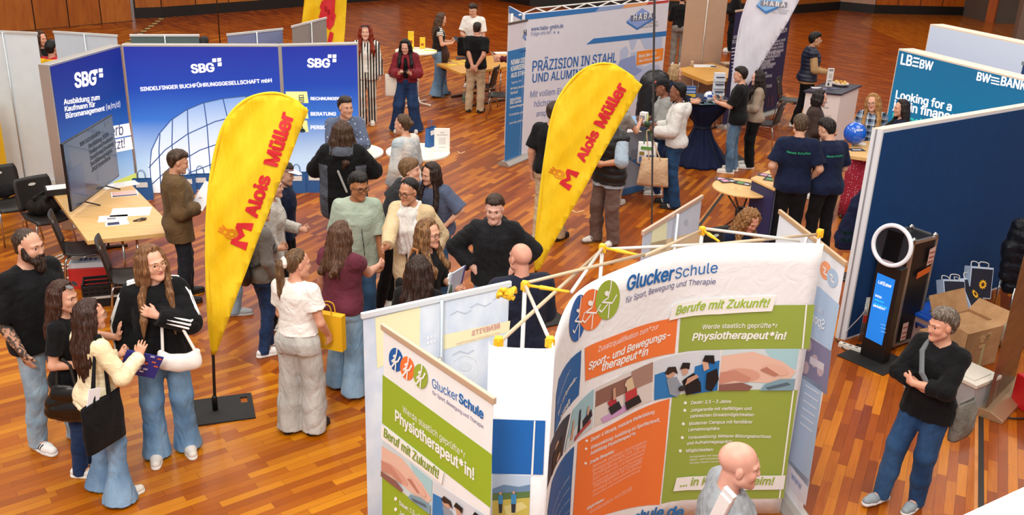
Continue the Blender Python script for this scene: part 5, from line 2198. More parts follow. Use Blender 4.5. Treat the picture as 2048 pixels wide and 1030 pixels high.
GH = 2.2
gp = [at(x, y, GH) for x, y in ((1105, 690), (1150, 590), (1250, 535), (1400, 490), (1648, 487))]
g_end = at(985, 685, GH)
curve = bez([(p.x, p.y, 0) for p in gp], 7)
G = Surf(curve)
root = empty('popup_display', (sum(p.x for p in gp) / 5, sum(p.y for p in gp) / 5, 0), 'large curved white, orange and green fabric display of a sports school', 'exhibition wall')
M_FAB = cloth('#eeeff2', None, .65, 160, .03, var=.04, fold=.1)
m = MB()
nu, nz = len(G.acc) - 1, 14
rows = []
for j in range(nz + 1):
 for i in range(nu + 1):
  rows.append(G.pos(G.acc[i], .03 + (GH - .03) * j / nz, 0))
F = []
for j in range(nz):
 for i in range(nu):
  k = j * (nu + 1) + i
  F.append((k, k + 1, k + nu + 2, k + nu + 1))
m.add(rows, F, M_FAB, True)
ge = Vector((g_end.x, g_end.y, 0))
g0 = Vector((gp[0].x, gp[0].y, 0))
o = m.build('fabric', root, w=True)
md = o.modifiers.new('thick', 'SOLIDIFY')
md.thickness = .004
md.offset = -1
# end wrap turned towards the gallery
E_ = Surf([ge, g0])
m = MB()
pts = bez([ge + Vector((-.02, .05, 0)), ge, (ge + g0) / 2 + Vector((0, -.012, 0)), g0, g0 + Vector((.01, .05, 0))], 4)
F, R_ = [], []
for j in range(2):
 for p in pts:
  R_.append((p.x, p.y, .03 + (GH - .05) * j))
k = len(pts)
m.add(R_, [(i, i + 1, k + i + 1, k + i) for i in range(k - 1)], M_FAB, True)
o = m.build('end_wrap', root, w=True)
md = o.modifiers.new('thick', 'SOLIDIFY')
md.thickness = .004
m = MB()
OFF = .016
E_.poly(m, [(984, 835), (1091, 838), (1086, 946), (984, 944)], mat('#0a66b8', .6), OFF)
E_.poly(m, [(1068, 838), (1071, 838), (1066, 946), (1062, 946)], M_W, OFF + .002)
qd = quad_at([(985, 946), (1061, 948), (1058, 1034), (985, 1034)])
for i, (c, pts) in enumerate(P_PARK):
 if pts is None:
  pts = [(0, 0), (1, 0), (1, 1), (0, 1)]
 elif isinstance(pts[0], (int, float)):
  pts = epx(*pts, 12)
 E_.poly(m, [qd(*p) for p in pts], mat(c, .6), OFF + .001 * i)
m.build('end_print', root, w=True)

m = MB()
C_OR2, C_GR2 = mat('#f07c3c', .6), mat('#97ab48', .6)
G.poly(m, [(1169, 696), (1215, 676), (1270, 655), (1340, 637), (1355, 634), (1349, 706), (1290, 719), (1240, 735), (1200, 750), (1170, 762)], C_OR2)
G.poly(m, [(1361, 633), (1440, 618), (1540, 610), (1629, 609), (1618, 697), (1540, 697), (1440, 699), (1356, 705)], C_GR2)
G.poly(m, [(1611, 609), (1614, 609), (1606, 697), (1603, 697)], M_W, .005)
G.poly(m, [(1155, 884), (1200, 860), (1260, 828), (1339, 797), (1330, 900), (1319, 1009), (1240, 1020), (1190, 1034), (1144, 1050)], C_OR2)
G.poly(m, [(1344, 792), (1430, 781), (1500, 779), (1595, 780), (1580, 890), (1567, 996), (1450, 998), (1322, 1007)], C_GR2)
G.poly(m, [(1585, 780), (1588, 780), (1560, 996), (1557, 996)], M_W, .005)
bl = mat('#155fa2', .6)
G.poly(m, [(1162, 700), (1160, 750), (1157, 790), (1138, 812), (1122, 836), (1108, 870), (1112, 790), (1117, 758), (1135, 725)], bl)
G.poly(m, [(1148, 892), (1143, 960), (1138, 1050), (1092, 1080), (1095, 1020), (1103, 965), (1120, 925)], bl)
m.build('colour_fields', root, w=True)
m = MB()
three_circles(G, m, [(1155, 636, 16, 48), (1181, 619, 25, 42), (1214, 599, 24, 40)], 8)
m.build('logo', root, w=True)
m = MB()
cb = mat('#0468b4', .6)
cn = mat('#4a4a86', .6)
G.text(m, 'Glucker', (1251, 581), (1345, 559), cb, 1.0, .028)
G.text(m, 'Schule', (1349, 558), (1434, 545), cb, 1.0, .0)
G.text(m, 'für Sport, Bewegung und Therapie', (1250, 606), (1430, 568), cn, 1.1, .0)
G.poly(m, [(1336, 640), (1344, 608), (1440, 595), (1552, 591), (1543, 621), (1440, 627)], mat('#f4f5f2', .6), .012)
G.text(m, 'Berufe mit Zukunft!', (1348, 628), (1538, 612), mat('#a3c03a', .6), 1.1, .02, .25, off=.016)
G.text(m, 'Zusatzqualifikation zum*zur', (1195, 704), (1315, 657), M_W, 1.1, .0)
G.text(m, 'Sport- und Bewegungs-', (1175, 740), (1339, 675), M_W, .95, .03, .12)
G.text(m, 'therapeut*in', (1201, 742), (1294, 709), M_W, .95, .03, .12)
G.text(m, 'Werde staatlich geprüfte*r', (1403, 658), (1554, 655), M_W, 1.1, .006)
G.text(m, 'Physiotherapeut*in!', (1383, 681), (1571, 678), M_W, 1.05, .03, .12)
for y, t, xl, yr, xr, bu in ((808, 'Dauer: 2,5 – 3 Jahre', 1381, 805, 1461, 1), (823, 'Jobgarantie mit vielfältigen und', 1380, 819, 1502, 1), (835, 'zahlreichen Einsatzmöglichkeiten', 1379, 831.5, 1507, 0), (850, 'Moderner Campus mit familiärer', 1377, 846, 1504, 1),
        (862, 'Lernatmosphäre', 1376, 859, 1438, 0), (877.5, 'Voraussetzung: Mittlerer Bildungsabschluss', 1375, 875, 1541, 1), (889, 'und Aufnahmegespräch', 1373, 885, 1463, 0), (904, 'Möglichkeiten:', 1371, 901, 1426, 1)):
 G.text(m, t, (xl, y), (xr, yr), M_W, 1.1, .014)
 if bu:
  G.poly(m, epx(xl - 11, y - 3, 3, 3), M_W, .005)
for y, t in ((915, 'Kombination mit staatlich gepr.'), (921, 'Sport- und Gymnastiklehrkraft'), (927, 'Bachelor Studium berufsbegleitend')):
 G.text(m, t, (1379, y), (1462, y - 4), M_W, 1.0, .0)
G.poly(m, [(1345, 981), (1352, 954), (1450, 950), (1570, 949), (1566, 977), (1450, 979)], mat('#f0f0ee', .6), .012)
G.text(m, '... in Kornwestheim!', (1358, 971), (1546, 967), mat('#9cb03c', .6), 1.15, .02, .15, off=.016)
G.text(m, 'www.gluckerschule.de', (1128, 1112), (1364, 1034), mat('#1a70b4', .6), 1.05, .03)
for i, (t, a, b_, hs) in enumerate((('Dauer: 6 Monate, modulare Weiterbildung', (1180, 883), (1307, 826), 1.1), ('Voraussetzung: Ausbildung zur Sportfachkraft,', (1179, 899), (1318, 842), 1.1), ('Ausbildung Physiotherapeut*in', (1179, 910), (1269, 869), 1.1), ('Inhalte (Beispiele):', (1178, 928), (1227, 904), 1.1))):
 G.text(m, t, a, b_, M_W, hs, .012)
 if i != 2:
  G.poly(m, epx(a[0] - 8, a[1] - 2, 2.6, 2.6), M_W, .005)
for i, t in enumerate(('Methodik vielfältiger Sportangebote', 'Bewegungstherapie und Training', 'Stundenplanung und Durchführung', 'Sport in Prävention und Rehabilitation', 'Funktionelle Anatomie und Physiologie', 'Trainingslehre für Gruppen', 'Grundlagen der Gesundheitsförderung', 'Gesundheit und Krankenversicherung')):
 G.text(m, t, (1184, 936 + 8.2 * i), (1292 - 2 * i, 885 + 8.2 * i), mat('#f6cdb6', .6), 1.0, .0)
G.text(m, 'Möglichkeiten:', (1172, 1020), (1207, 1000), M_W, 1.1, .012)
G.text(m, 'Kombination mit DOSB', (1178, 1028), (1262, 980), mat('#f6cdb6', .6), 1.0, .0)
G.text(m, 'Werde staatlich geprüfte*r', (1113, 812), (1139, 742), mat('#cfe0f0', .6), 1.0, .0)
G.text(m, 'Sport- und Gymnastik-', (1114, 832), (1152, 757), M_W, 1.0, .02)
G.text(m, 'lehrkraft', (1119, 842), (1138, 806), M_W, 1.0, .02)
for i in range(4):
 G.text(m, 'Ausbildung in Vollzeit', (1100 + 4 * i, 1040 + 4 * i), (1138, 955 + 22 * i), mat('#a8c4e0', .6), .8, .0)
m.build('lettering', root, w=True)
m = MB()
pic(G, m, [(1444, 699), (1598, 697), (1586, 779), (1436, 780)], P_MASSAGE)
pic(G, m, [(1309, 722), (1440, 700), (1434, 780), (1307, 800)], P_GYM)
pic(G, m, [(1191, 775), (1305, 723), (1303, 801), (1188, 853)], P_YOGA)
pic(G, m, [(1145, 820), (1187, 777), (1184, 855), (1128, 905)], P_MAT)
pic(G, m, [(1100, 890), (1140, 826), (1124, 910), (1090, 985)], [('#2c3448', None), ('#c39a86', (.4, .3, .1, .1, 0)), ('#11131a', [(.2, .4), (.7, .3), (.8, .8), (.3, .9)]), ('#c39a86', (.6, .7, .1, .08, 0))])
m.build('pictures', root, w=True)

# folding frame behind the fabric
nb_ = [at(x, y, GH) for x, y in ((1050, 570), (1205, 495), (1405, 460), (1640, 465))]
nf_ = [at(x, y, GH) for x, y in ((997, 682), (1100, 682), (1143, 584), (1288, 512), (1440, 484), (1600, 485))]
bars = ((nf_[0], nb_[1]), (nb_[0], nf_[1]), (nb_[0], nf_[3]), (nb_[1], nf_[4]), (nf_[3], nb_[2]), (nb_[2], nf_[5]), (nf_[4], nb_[3]), (nb_[1], nf_[2]))
for i, (p, q) in enumerate(bars):
 m = MB()
 dz = Vector((0, 0, .012 * (i % 3 - 1)))
 m.tube([p + dz, q + dz], .011, mat('#c9b092' if i % 2 == 0 else '#d8d2ca', .35, .2), 8)
 m.build('frame_bar', root, w=True)
for p in nb_ + nf_[:1]:
 m = MB()
 m.tube([(p.x, p.y, .0), (p.x, p.y, GH - .02)], .013, mat('#dcdad8', .35, .3), 8)
 m.build('frame_post', root, w=True)
m_yel = mat('#f2b81e', .4)
for p, q in list(zip(nb_, (nf_[2], nf_[3], nf_[4], nf_[5]))) + [(nf_[0], None), (nf_[1], None)]:
 m = MB()
 fr = frame(p, (q - p) if q else Vector((1, 0, 0)))
 m.box((-.02, -.02, -.02), (.02, .02, .024), m_yel, fr)
 m.box((-.026, -.008, -.035), (.026, .008, .014), m_yel, fr)
 m.box((-.008, -.026, -.035), (.008, .026, .014), m_yel, fr)
 o = m.build('hub', root, .005, w=True)
 if q and q is not nf_[5]:
  m = MB()
  d = q - p
  m.tube([p + d * .05, p + d * .3, p + d * .34, p + d * .6, p + d * .64, p + d * .95], [.010, .009, .014, .012, .009, .008], m_yel, 8)
  m.build('hub_arm', root, w=True)
m = MB()
p = at(1013, 592, 2.12)
rs_ = random.Random(3)
for k in range(16):
 m.tube([p + Vector((rs_.uniform(-.06, .06), rs_.uniform(-.02, .02), rs_.uniform(-.02, .05))), p + Vector((rs_.uniform(-.06, .06), rs_.uniform(-.02, .02), rs_.uniform(-.02, .05)))], .012, m_yel, 6)
m.build('hub', root, w=True)
# ---- the school's roll-up, facing us
RH = 2.1
root, S = rollup(at(764, 650, RH), at(990, 800, RH), RH, 'white and green roll-up banner of the sports school facing the viewer', True, '#eef0f2', rail='#cdb8a0')
m = MB()
S.poly(m, [(766, 749), (985, 909), (982, 1016), (891, 945), (765, 846)], C_GREEN2)
S.poly(m, [(765, 953), (866, 1031), (982, 1110), (980, 1400), (766, 1300)], C_GREEN2)
m.build('colour_fields', root, w=True)
m = MB()
three_circles(S, m, [(793, 719, 14, 24), (816, 736, 14, 24), (843, 752, 14, 25)], -8)
m.build('logo', root, w=True)
m = MB()
S.text(m, 'Glucker', (866, 774), (917, 803), cb, 1.15, .0)
S.text(m, 'Schule', (919, 803), (968, 838), cb, 1.15, .03)
S.text(m, 'für Sport, Bewegung und Therapie', (866, 787), (968, 857), cn, 1.1, .0)
S.text(m, 'Werde staatlich geprüfte*r', (807, 823), (932, 917), M_W, 1.2, .004)
S.text(m, 'Physiotherapeut*in!', (792, 840), (950, 960), M_W, 1.2, .03)
S.poly(m, [(765, 847), (891, 943), (886, 968), (765, 876)], M_W, .01)
S.text(m, 'Beruf mit Zukunft!', (771, 871), (882, 957), mat('#8aa62c', .6), 1.25, .02, .2, off=.013)
S.text(m, 'Dauer: 2,5 – 3 Jahre', (801, 1009), (862, 1052), M_W, 1.2, .01)
S.text(m, 'Jobgarantie', (801, 1030), (846, 1062), M_W, 1.2, .01)
for y in (997, 1018):
 S.poly(m, epx(793, y, 3, 4), M_W, .006)
m.build('lettering', root, w=True)
m = MB()
pic(S, m, [(765, 880), (866, 960), (864, 1028), (765, 951)], P_MASSAGE)
pic(S, m, [(868, 962), (982, 1036), (980, 1110), (866, 1030)], P_GYM)
m.build('pictures', root, w=True)
# ---- back of the benefits roll-up behind it
root, S = rollup(at(722, 630, RH), at(1022, 565, RH), RH, 'pale blue banner back with faint mirrored lettering left of the curved display', False, cloth('#c3d0e4', '#dfe6f0', .6, 8, .02, stretch=(1, 1, .6), fold=.02), rail='#dfe3e8', pole_c='#b9c4cf')
m = MB()
cr = mat('#ece6bc', .65)
S.poly(m, [(750, 635), (840, 612), (839, 693), (754, 737)], cr, .003)
S.poly(m, [(883, 670), (1020, 641), (1018, 663), (884, 700)], cr, .003)
pk = mat('#dc9a9a', .65)
S.text(m, 'BENEFITS', (943, 671), (999, 655), pk, 1.1, .02, flip=True)
S.text(m, 'uns zusätzlich auszeichnen', (912, 690), (999, 667), mat('#e0b4ae', .65), 1.0, .0, flip=True)
for k in range(3):
 for j in range(2):
  S.poly(m, [(853 + 7 * k, 672 + 10 * j - 2 * k), (857 + 7 * k, 671 + 10 * j - 2 * k), (857 + 7 * k, 678 + 10 * j - 2 * k), (853 + 7 * k, 679 + 10 * j - 2 * k)], mat('#e8ecf2', .65), .004)
S.stroke(m, epx(930, 736, 28, 26, 0, 20), .008, mat('#e8edf4', .6), .004)
S.poly(m, epx(930, 733, 13, 9, 0, 10), mat('#d6dee8', .6), .004)
for k, (x, y) in enumerate(((900, 630), (940, 615), (985, 600), (905, 690 + 20), (770, 770), (800, 850))):
 S.stroke(m, [(x, y), (x + 14, y - 8), (x + 30, y - 3), (x + 42, y - 10)], .006, mat('#b7c0cf', .6), .0035)
m.build('print', root, w=True)
# ---- back of the other school roll-up on the right
root, S = rollup(at(1559, 421, RH), at(1693, 527, RH), RH, 'banner back with mirrored orange and blue circles right of the curved display', False, '#dfe2ea', rail='#c9a884', pole_c='#cfd2d8')
m = MB()
S.poly(m, [(1600, 560), (1640, 574), (1680, 610), (1663, 702), (1598, 655)], mat('#a6bedc', .65), .003)
S.poly(m, [(1590, 740), (1645, 772), (1632, 880), (1617, 975), (1577, 925), (1585, 800)], mat('#a3bad8', .65), .003)
S.poly(m, [(1600, 660), (1664, 703), (1654, 790), (1590, 745)], mat('#7c7898', .65), .003)
for x, y in ((1618, 690), (1630, 722), (1642, 740), (1612, 735)):
 S.poly(m, epx(x, y, 7, 13), mat('#b8a4ae', .65), .004)
S.poly(m, [(1622, 712), (1650, 728), (1648, 742), (1620, 726)], mat('#c9c2cc', .65), .005)
S.poly(m, epx(1652, 541, 11, 19, -6), mat('#e89a70', .65), .004)
S.poly(m, epx(1666, 556, 11, 19, -6), mat('#a8c0dc', .65), .005)
for cx_, cy_ in ((1652, 541), (1666, 556)):
 S.stroke(m, [(cx_ - 4, cy_ - 8), (cx_ + 2, cy_ - 2), (cx_ - 3, cy_ + 4), (cx_ + 4, cy_ + 10)], .012, mat('#ece6e8', .65), .007)
S.text(m, 'Werde', (1628, 618), (1648, 630), mat('#d6e0ee', .65), 1.1, .01, flip=True)
S.text(m, 'Sport', (1622, 640), (1650, 660), mat('#e6ecf4', .65), 1.1, .02, flip=True)
for k in range(6):
 S.stroke(m, [(1612 - 2 * k, 770 + 15 * k), (1640 - 3 * k, 788 + 15 * k)], .012, mat('#cdd9ea', .65), .005)
S.poly(m, [(1580, 920), (1620, 962), (1612, 1012), (1574, 968)], mat('#d4d6e4', .65), .003)
S.text(m, 'www', (1583, 955), (1603, 980), mat('#9aa8cc', .65), 1.1, .02, flip=True)
m.build('print', root, w=True)
# ---- banner back beyond the frame
root, S = rollup(at(1285, 465, RH), at(1405, 392, RH), RH, 'grey-lilac banner back with a cream strip behind the yellow frame hubs', False, '#b9bcc8', rail='#c9a890', pole_c='#dfe6ee')
m = MB()
S.poly(m, [(1304, 455), (1334, 439), (1331, 500), (1300, 505)], mat('#dcd6ae', .65), .003)
S.poly(m, [(1300, 486), (1400, 462), (1398, 520), (1298, 520)], mat('#d3b58e', .65), .003)
S.poly(m, epx(1372, 445, 4, 7), mat('#a7abb8', .65), .003)
m.build('print', root, w=True)
# ------------------------------------------------------------------ furniture and belongings
M_CHROME = mat('#c8c6c4', .18, 1., name='chrome')
M_SHELL = mat('#1f1a18', .5, name='dark_shell')
M_TOP = veneer('#d9aa68', '#e6bd80', scale=(1, 6, 1), rough=.35, name='beech_top')
M_TOP2 = veneer('#c98f3e', '#dba552', scale=(1, 6, 1), rough=.35, name='beech_top')
M_PAPER = mat('#ece9e6', .7, name='paper')

def add_mesh(name, mbx, parent, bev=0.):
 return mbx.build(name, parent, bev)

def make_chair(label):
 t = empty('stacking_chair', (0, 0, 0), label, 'chair', 'dark stacking chairs')
 # seat: dished slab, front +Y
 n = 10
 for part in ('seat', 'backrest'):
  V, F = [], []
  if part == 'seat':
   g = [(x, y) for y in np.linspace(-.2, .23, n) for x in np.linspace(-.22, .22, n)]
   for x, y in g:
    z = .45 + .02 * (x / .22) ** 2 - .015 * math.cos(y * 6) - .03 * max(0, (y - .13) / .1) ** 2 + .02 * max(0, (-y - .12) / .08)
    V.append((x * (1 - .08 * abs(y) / .2), y, z))
  else:
   g = [(x, z) for z in np.linspace(.5, .88, n) for x in np.linspace(-.22, .22, n)]
   for x, z in g:
    r = max(0, (z - .8) / .08)
    V.append((x * (1 - .12 * r * r), -.21 - (z - .5) * .22 + .03 * (x / .22) ** 2, z))
  for j in range(n - 1):
   for i in range(n - 1):
    k = j * n + i
    F.append((k, k + 1, k + n + 1, k + n))
  b = MB()
  b.add(V, F, M_SHELL, True)
  o = b.build(part, t)
  md = o.modifiers.new('thick', 'SOLIDIFY')
  md.thickness = .018
  md.offset = 0
  if part == 'backrest':
   b = MB()
   ring = [(.045 * math.cos(a), 0, .017 * math.sin(a)) for a in [2 * pi * q / 14 for q in range(14)]]
   for sy in (-.013, .013):
    b.add([(x, -.27 + sy - (z) * .22, .79 + z) for x, _, z in ring], [tuple(range(14))], mat('#cfcac4', .4))
   b.build('grip_slot', o)
 for sx in (-1, 1):
  for sy in (-1, 1):
   b = MB()
   b.tube([(sx * .12, sy * .12, .425), (sx * .19, sy * .17, .42), (sx * .205, sy * .185, .39), (sx * .23, sy * .235, .0)], .011, M_CHROME, 8)
   b.build('leg', t)
 b = MB()
 b.tube([(-.19, .16, .42), (.19, .16, .42), (.19, -.16, .42), (-.19, -.16, .42)], .01, M_CHROME, 8, True)
 b.build('under_frame', t)
 return t

def seat_at(px, py, z=.45):
 p = at(px, py, z)
 return Vector((p.x, p.y, 0))

chair0 = make_chair('dark chair farthest left, empty, beside the drooping pale banner back')
chair0.location = seat_at(22, 408)
chair0.rotation_euler = (0, 0, math.radians(-42 - 90))
for px, py, f, lab in ((92, 432, -40, 'dark chair with a black bag lying on its seat'), (166, 497, 25, 'dark chair pushed under the television table'), (262, 552, 22, 'dark chair drawn out at the front of the television table'),
      (968, 172, 165, 'dark chair behind the man with hands clasped at his back'), (1000, 190, 175, 'dark chair close to the career-ladder banner, jacket over its back'), (1578, 200, -25, 'dark chair behind the man in navy padded vest'), (1532, 246, 150, 'dark chair before the navy roll-up, behind the woman in beige'), (1322, 150, 20, 'dark chair half hidden behind the fabric wall and blonde woman')):
 dup(chair0, seat_at(px, py), math.radians(f - 90), lab)

def slab_table(name, A, B, D, z, th, top, label, cat='table', legs='pair', leg_m=M_CHROME):
 """rectangular top through corners A, B, D (A-B one side, A-D the other)"""
 A, B, D = [Vector((p[0], p[1], 0)) for p in (A, B, D)]
 C = B + D - A
 mid = (A + C) / 2
 t = empty(name, mid, label, cat)
 fr = frame(A, B - A)
 L = (B - A).length
 q = (fr.inverted() @ D)
 b = MB()
 sgn = 1 if q.y > 0 else -1
 pts = [(0, 0), (L, 0), (q.x + L, q.y), (q.x, q.y)]
 b.prism(pts if sgn > 0 else pts[::-1], z - th, z, top, fr)
 b.build('tabletop', t, .004, w=True)
 ins = lambda u, v: fr @ Vector((L * u + q.x * v, q.y * v, 0))
 for u in (.1, .9):
  b = MB()
  p0, p1 = ins(u, .18), ins(u, .82)
  for p in (ins(u, .42), ins(u, .58)):
   b.tube([(p.x, p.y, .03), (p.x, p.y, z - th)], .014, leg_m, 8)
  b.tube([(p0.x, p0.y, .02), (p1.x, p1.y, .02)], .02, mat('#3a2f2a', .4, .5), 8)
  b.tube([(p0.x, p0.y, z - th - .015), (p1.x, p1.y, z - th - .015)], .015, mat('#3a2f2a', .4, .5), 8)
  b.build('leg', t, w=True)
 return t

TZ = .74
A, B_, D = at(101, 381, TZ), at(174, 481, TZ), at(262, 368, TZ)
slab_table('wooden_table', A, B_, D, TZ, .05, M_TOP, 'beech table carrying the flat television and papers')

def flat_thing(name, label, cat, px, z, w, h, ang, mt, th=.004, group=None, prints=(), rx=0.):
 """a sheet or thin pad lying on something at height z"""
 p = at(px[0], px[1], z)
 b = MB()
 b.box((-w / 2, -h / 2, 0.0005), (w / 2, h / 2, th), mt)
 o = b.build(name, loc=(p.x, p.y, z), rot=(0, 0, math.radians(ang)))
 tag(o, label, cat, group)
 for i, (u0, v0, u1, v1, c) in enumerate(prints):
  b = MB()
  b.box((w * (u0 - .5), h * (v0 - .5), th), (w * (u1 - .5), h * (v1 - .5), th + .0008 + .0004 * i), c)
  b.build('print', o)
 return o

dk, navy_ = mat('#20223c', .5), mat('#1b2250', .5)
for px, w, h, an, lab, pr in (((226, 437), .3, .21, 18, 'white sheet with small drawing at the near end of the beech table', [(.3, .3, .6, .6, mat('#8d8a94', .6)), (.1, .7, .5, .75, mat('#b5b2b6', .6))]), ((262, 424), .42, .3, 15, 'large white paper spread beside the brown-jacketed man', [(.1, .2, .8, .24, mat('#cfccd0', .6))]),
        ((234, 447), .24, .13, 25, 'white leaflet with a navy triangle at the near table corner', [(.1, .15, .6, .85, navy_)]), ((249, 388), .3, .2, 25, 'red-dotted leaflet with navy edge behind the television foot', [(.05, .3, .95, .95, mat('#e6b9b0', .6)), (.05, .05, .95, .25, navy_)]), ((240, 370), .42, .2, 40, 'pale pink sheet at the far end of the beech table', [])):
 flat_thing('paper_sheet', lab, 'paper', px, TZ, w, h, an, M_PAPER, .003, 'papers on the television table', pr)
flat_thing('document_box', 'black box with white paper on top behind the television', 'box', (119, 385), TZ, .3, .22, 30, mat('#1b1c22', .5), .07, None, [(.06, .06, .94, .94, M_PAPER)])
b = MB()
p = at(281, 441, TZ)
b.tube([(p.x - .06, p.y - .05, TZ + .01), (p.x + .01, p.y - .045, TZ + .012), (p.x + .05, p.y + .03, TZ + .012), (p.x - .0, p.y + .06, TZ + .01), (p.x - .06, p.y - .05, TZ + .01)], .006, mat('#2a1f1a', .4), 6)
b.box((p.x + .0, p.y + .0, TZ + .001), (p.x + .05, p.y + .05, TZ + .02), mat('#3a2c22', .4))
tag(b.build('key_strap'), 'small dark strap curled on the near right end of the beech table', 'strap')

# television
pl, pr_ = at(144, 424, .80), at(239, 352, .80)
pl.z = pr_.z = 0
t = empty('television', ((pl + pr_) / 2)[:2] + (TZ,), 'thin flat television standing on the beech table, screen with a text slide', 'television')
fr = frame(pl, pr_ - pl)
L = (pr_ - pl).length
ztop = max(on_plane(128, 297, pl, outward(pl, pr_)).z, .8 + L * .56)
b = MB()
b.box((0, 0, .80), (L, .03, ztop), mat('#15171b', .35), fr)
b.build('body', t, .005, w=True)
ST = Surf([pl, pr_])
b = MB()
ST.rect(b, .01, .815, L - .01, ztop - .01, mat('#33435e', .12, coat=.4, name='screen', emit=.06), .002)
o = b.build('screen', t, w=True)
b = MB()
gl_ = mat('#7e8896', .2, emit=.12)
ln = mat('#1c2434', .2)
ST.rect(b, .04, .84, L * .3, ztop - .32, mat('#4a5b78', .15, emit=.06), .003)
for u, z, w, tx_ in ((.3, ztop - .14, .4, 'WIR SUCHEN DICH'), (.45, ztop - .22, .42, 'Ausbildung 2026'), (.45, ztop - .29, .5, 'Studium und Praktikum'), (.45, ztop - .36, .5, 'Steuern und Beratung'), (.45, ztop - .43, .46, 'Buchführung digital'), (.45, ztop - .50, .4, 'Jetzt bewerben')):
 ST.text(b, tx_, (L * u, z), (L * u + L * w, z), ln, 1.0, .01, px=False, off=.004)
ST.text(b, 'SBG', (L * .82, ztop - .1), (L * .93, ztop - .1), gl_, 1, .03, px=False, off=.004)
b.build('lettering', t, w=True)
b = MB()
for u in (.28, .72):
 c = fr @ Vector((L * u, .015, 0))
 for sy in (-1, 1):
  e = fr @ Vector((L * u + .02, .015 + sy * .16, 0))
  b.tube([(c.x, c.y, .81), (c.x, c.y, .79), (e.x, e.y, TZ + .008)], .008, mat('#3a3c42', .3, .6), 8)
b.build('stand', t, w=True)

# under and around the table
p = at(206, 600)
t = empty('folding_crate', at(208, 598), 'black slotted folding crate under the dark chair at the table front', 'crate')
fr = yaw(at(210, 602), 20)
b = MB()
for z in np.arange(.02, .26, .048):
 b.box((-.2, -.15, z), (.2, -.135, z + .03), mat('#121214', .5), fr)
 b.box((-.2, .135, z), (.2, .15, z + .03), mat('#121214', .5), fr)
 b.box((-.2, -.15, z), (-.185, .15, z + .03), mat('#121214', .5), fr)
 b.box((.185, -.15, z), (.2, .15, z + .03), mat('#121214', .5), fr)
for x in np.linspace(-.2, .185, 7):
 b.box((x, -.152, 0), (x + .015, -.136, .27), mat('#121214', .5), fr)
b.box((-.2, -.15, 0), (.2, .15, .012), mat('#121214', .5), fr)
b.build('side_walls', t, w=True)
b = MB()
b.box((-.2, -.158, .1), (.2, -.152, .125), mat('#d0cdc8', .4), fr)
b.build('latch_strip', t, w=True)
t = empty('gift_box', at(186, 560), 'red box holding a white and blue printed pad beside the folding crate', 'box')
fr = yaw(at(184, 566), 15)
b = MB()
b.box((-.2, -.16, .0), (.2, .16, .24), mat('#c22a26', .5), fr)
b.build('body', t, .005, w=True)
b = MB()
b.box((-.19, -.14, .24), (.18, .15, .30), mat('#d9e2ea', .6), fr)
o = b.build('printed_pad', t, .004, w=True)
b = MB()
for k in range(4):
 b.box((-.09 + .05 * k, -.06, .3005), (-.06 + .05 * k, .04 - .015 * k, .302), mat('#2f62a8', .6), fr)
b.build('print', o)
pts = [at(x, y, .01) for x, y in ((184, 541), (150, 539), (118, 535), (97, 527), (104, 518), (128, 508), (125, 515), (108, 524), (135, 530), (170, 527), (150, 532), (125, 543), (122, 551), (140, 556), (160, 548), (172, 534))]
b = MB()
b.tube(bez(pts, 6), .011, mat('#e6e1da', .5), 8)
tag(b.build('extension_cable'), 'white cable lying in loops on the floor by the chairs', 'cable')
b = MB()
Fd = Field()
p = seat_at(92, 425)
for q, r in (((0, 0, .55), (.2, .13, .1)), ((.1, .04, .6), (.12, .1, .09)), ((-.08, -.02, .53), (.14, .14, .08))):
 Fd.el((p.x + q[0] + .02, p.y + q[1], q[2]), r, rot(z=30), .05)
for sx in (-.06, .08):
 Fd.chain([(p.x + sx, p.y - .08, .6), (p.x + sx, p.y - .12, .66), (p.x + sx + .05, p.y + .02, .7), (p.x + sx + .05, p.y + .08, .62)], [.012] * 4, .01)
P_, Q_ = Fd.mesh(.011, fold_noise(.01, 3))
o = np_obj('black_bag', P_ - np.array([p.x, p.y, .46]), Q_, [cloth('#1c1714', None, .7)])
o.location = (p.x, p.y, .462)
tag(o, 'soft black bag lying on the seat of a dark chair', 'bag')
Fd = Field()
p = seat_at(8, 395)
Fd.el((0, 0, .1), (.15, .12, .1), None, .05)
Fd.el((-.08, .04, .14), (.14, .1, .07), rot(z=30), .05)
P_, Q_ = Fd.mesh(.012, fold_noise(.012, 5))
o = np_obj('jacket', P_, Q_, [cloth('#141216', None, .8)])
o.location = (p.x, p.y, .455)
tag(o, 'dark jacket dropped on the seat of the leftmost chair', 'jacket')
b = MB()
p = at(-16, 305, 0)
b.box((-.3, 0, 0), (.32, .04, 1.45), mat('#e8b820', .5))
b.box((.1, -.003, .95), (.28, 0, 1.06), mat('#c22a26', .5))
tag(b.build('yellow_display', loc=at(-14, 395), rot=(0, 0, math.radians(-20))), 'yellow panel with red print at the left picture edge', 'panel')

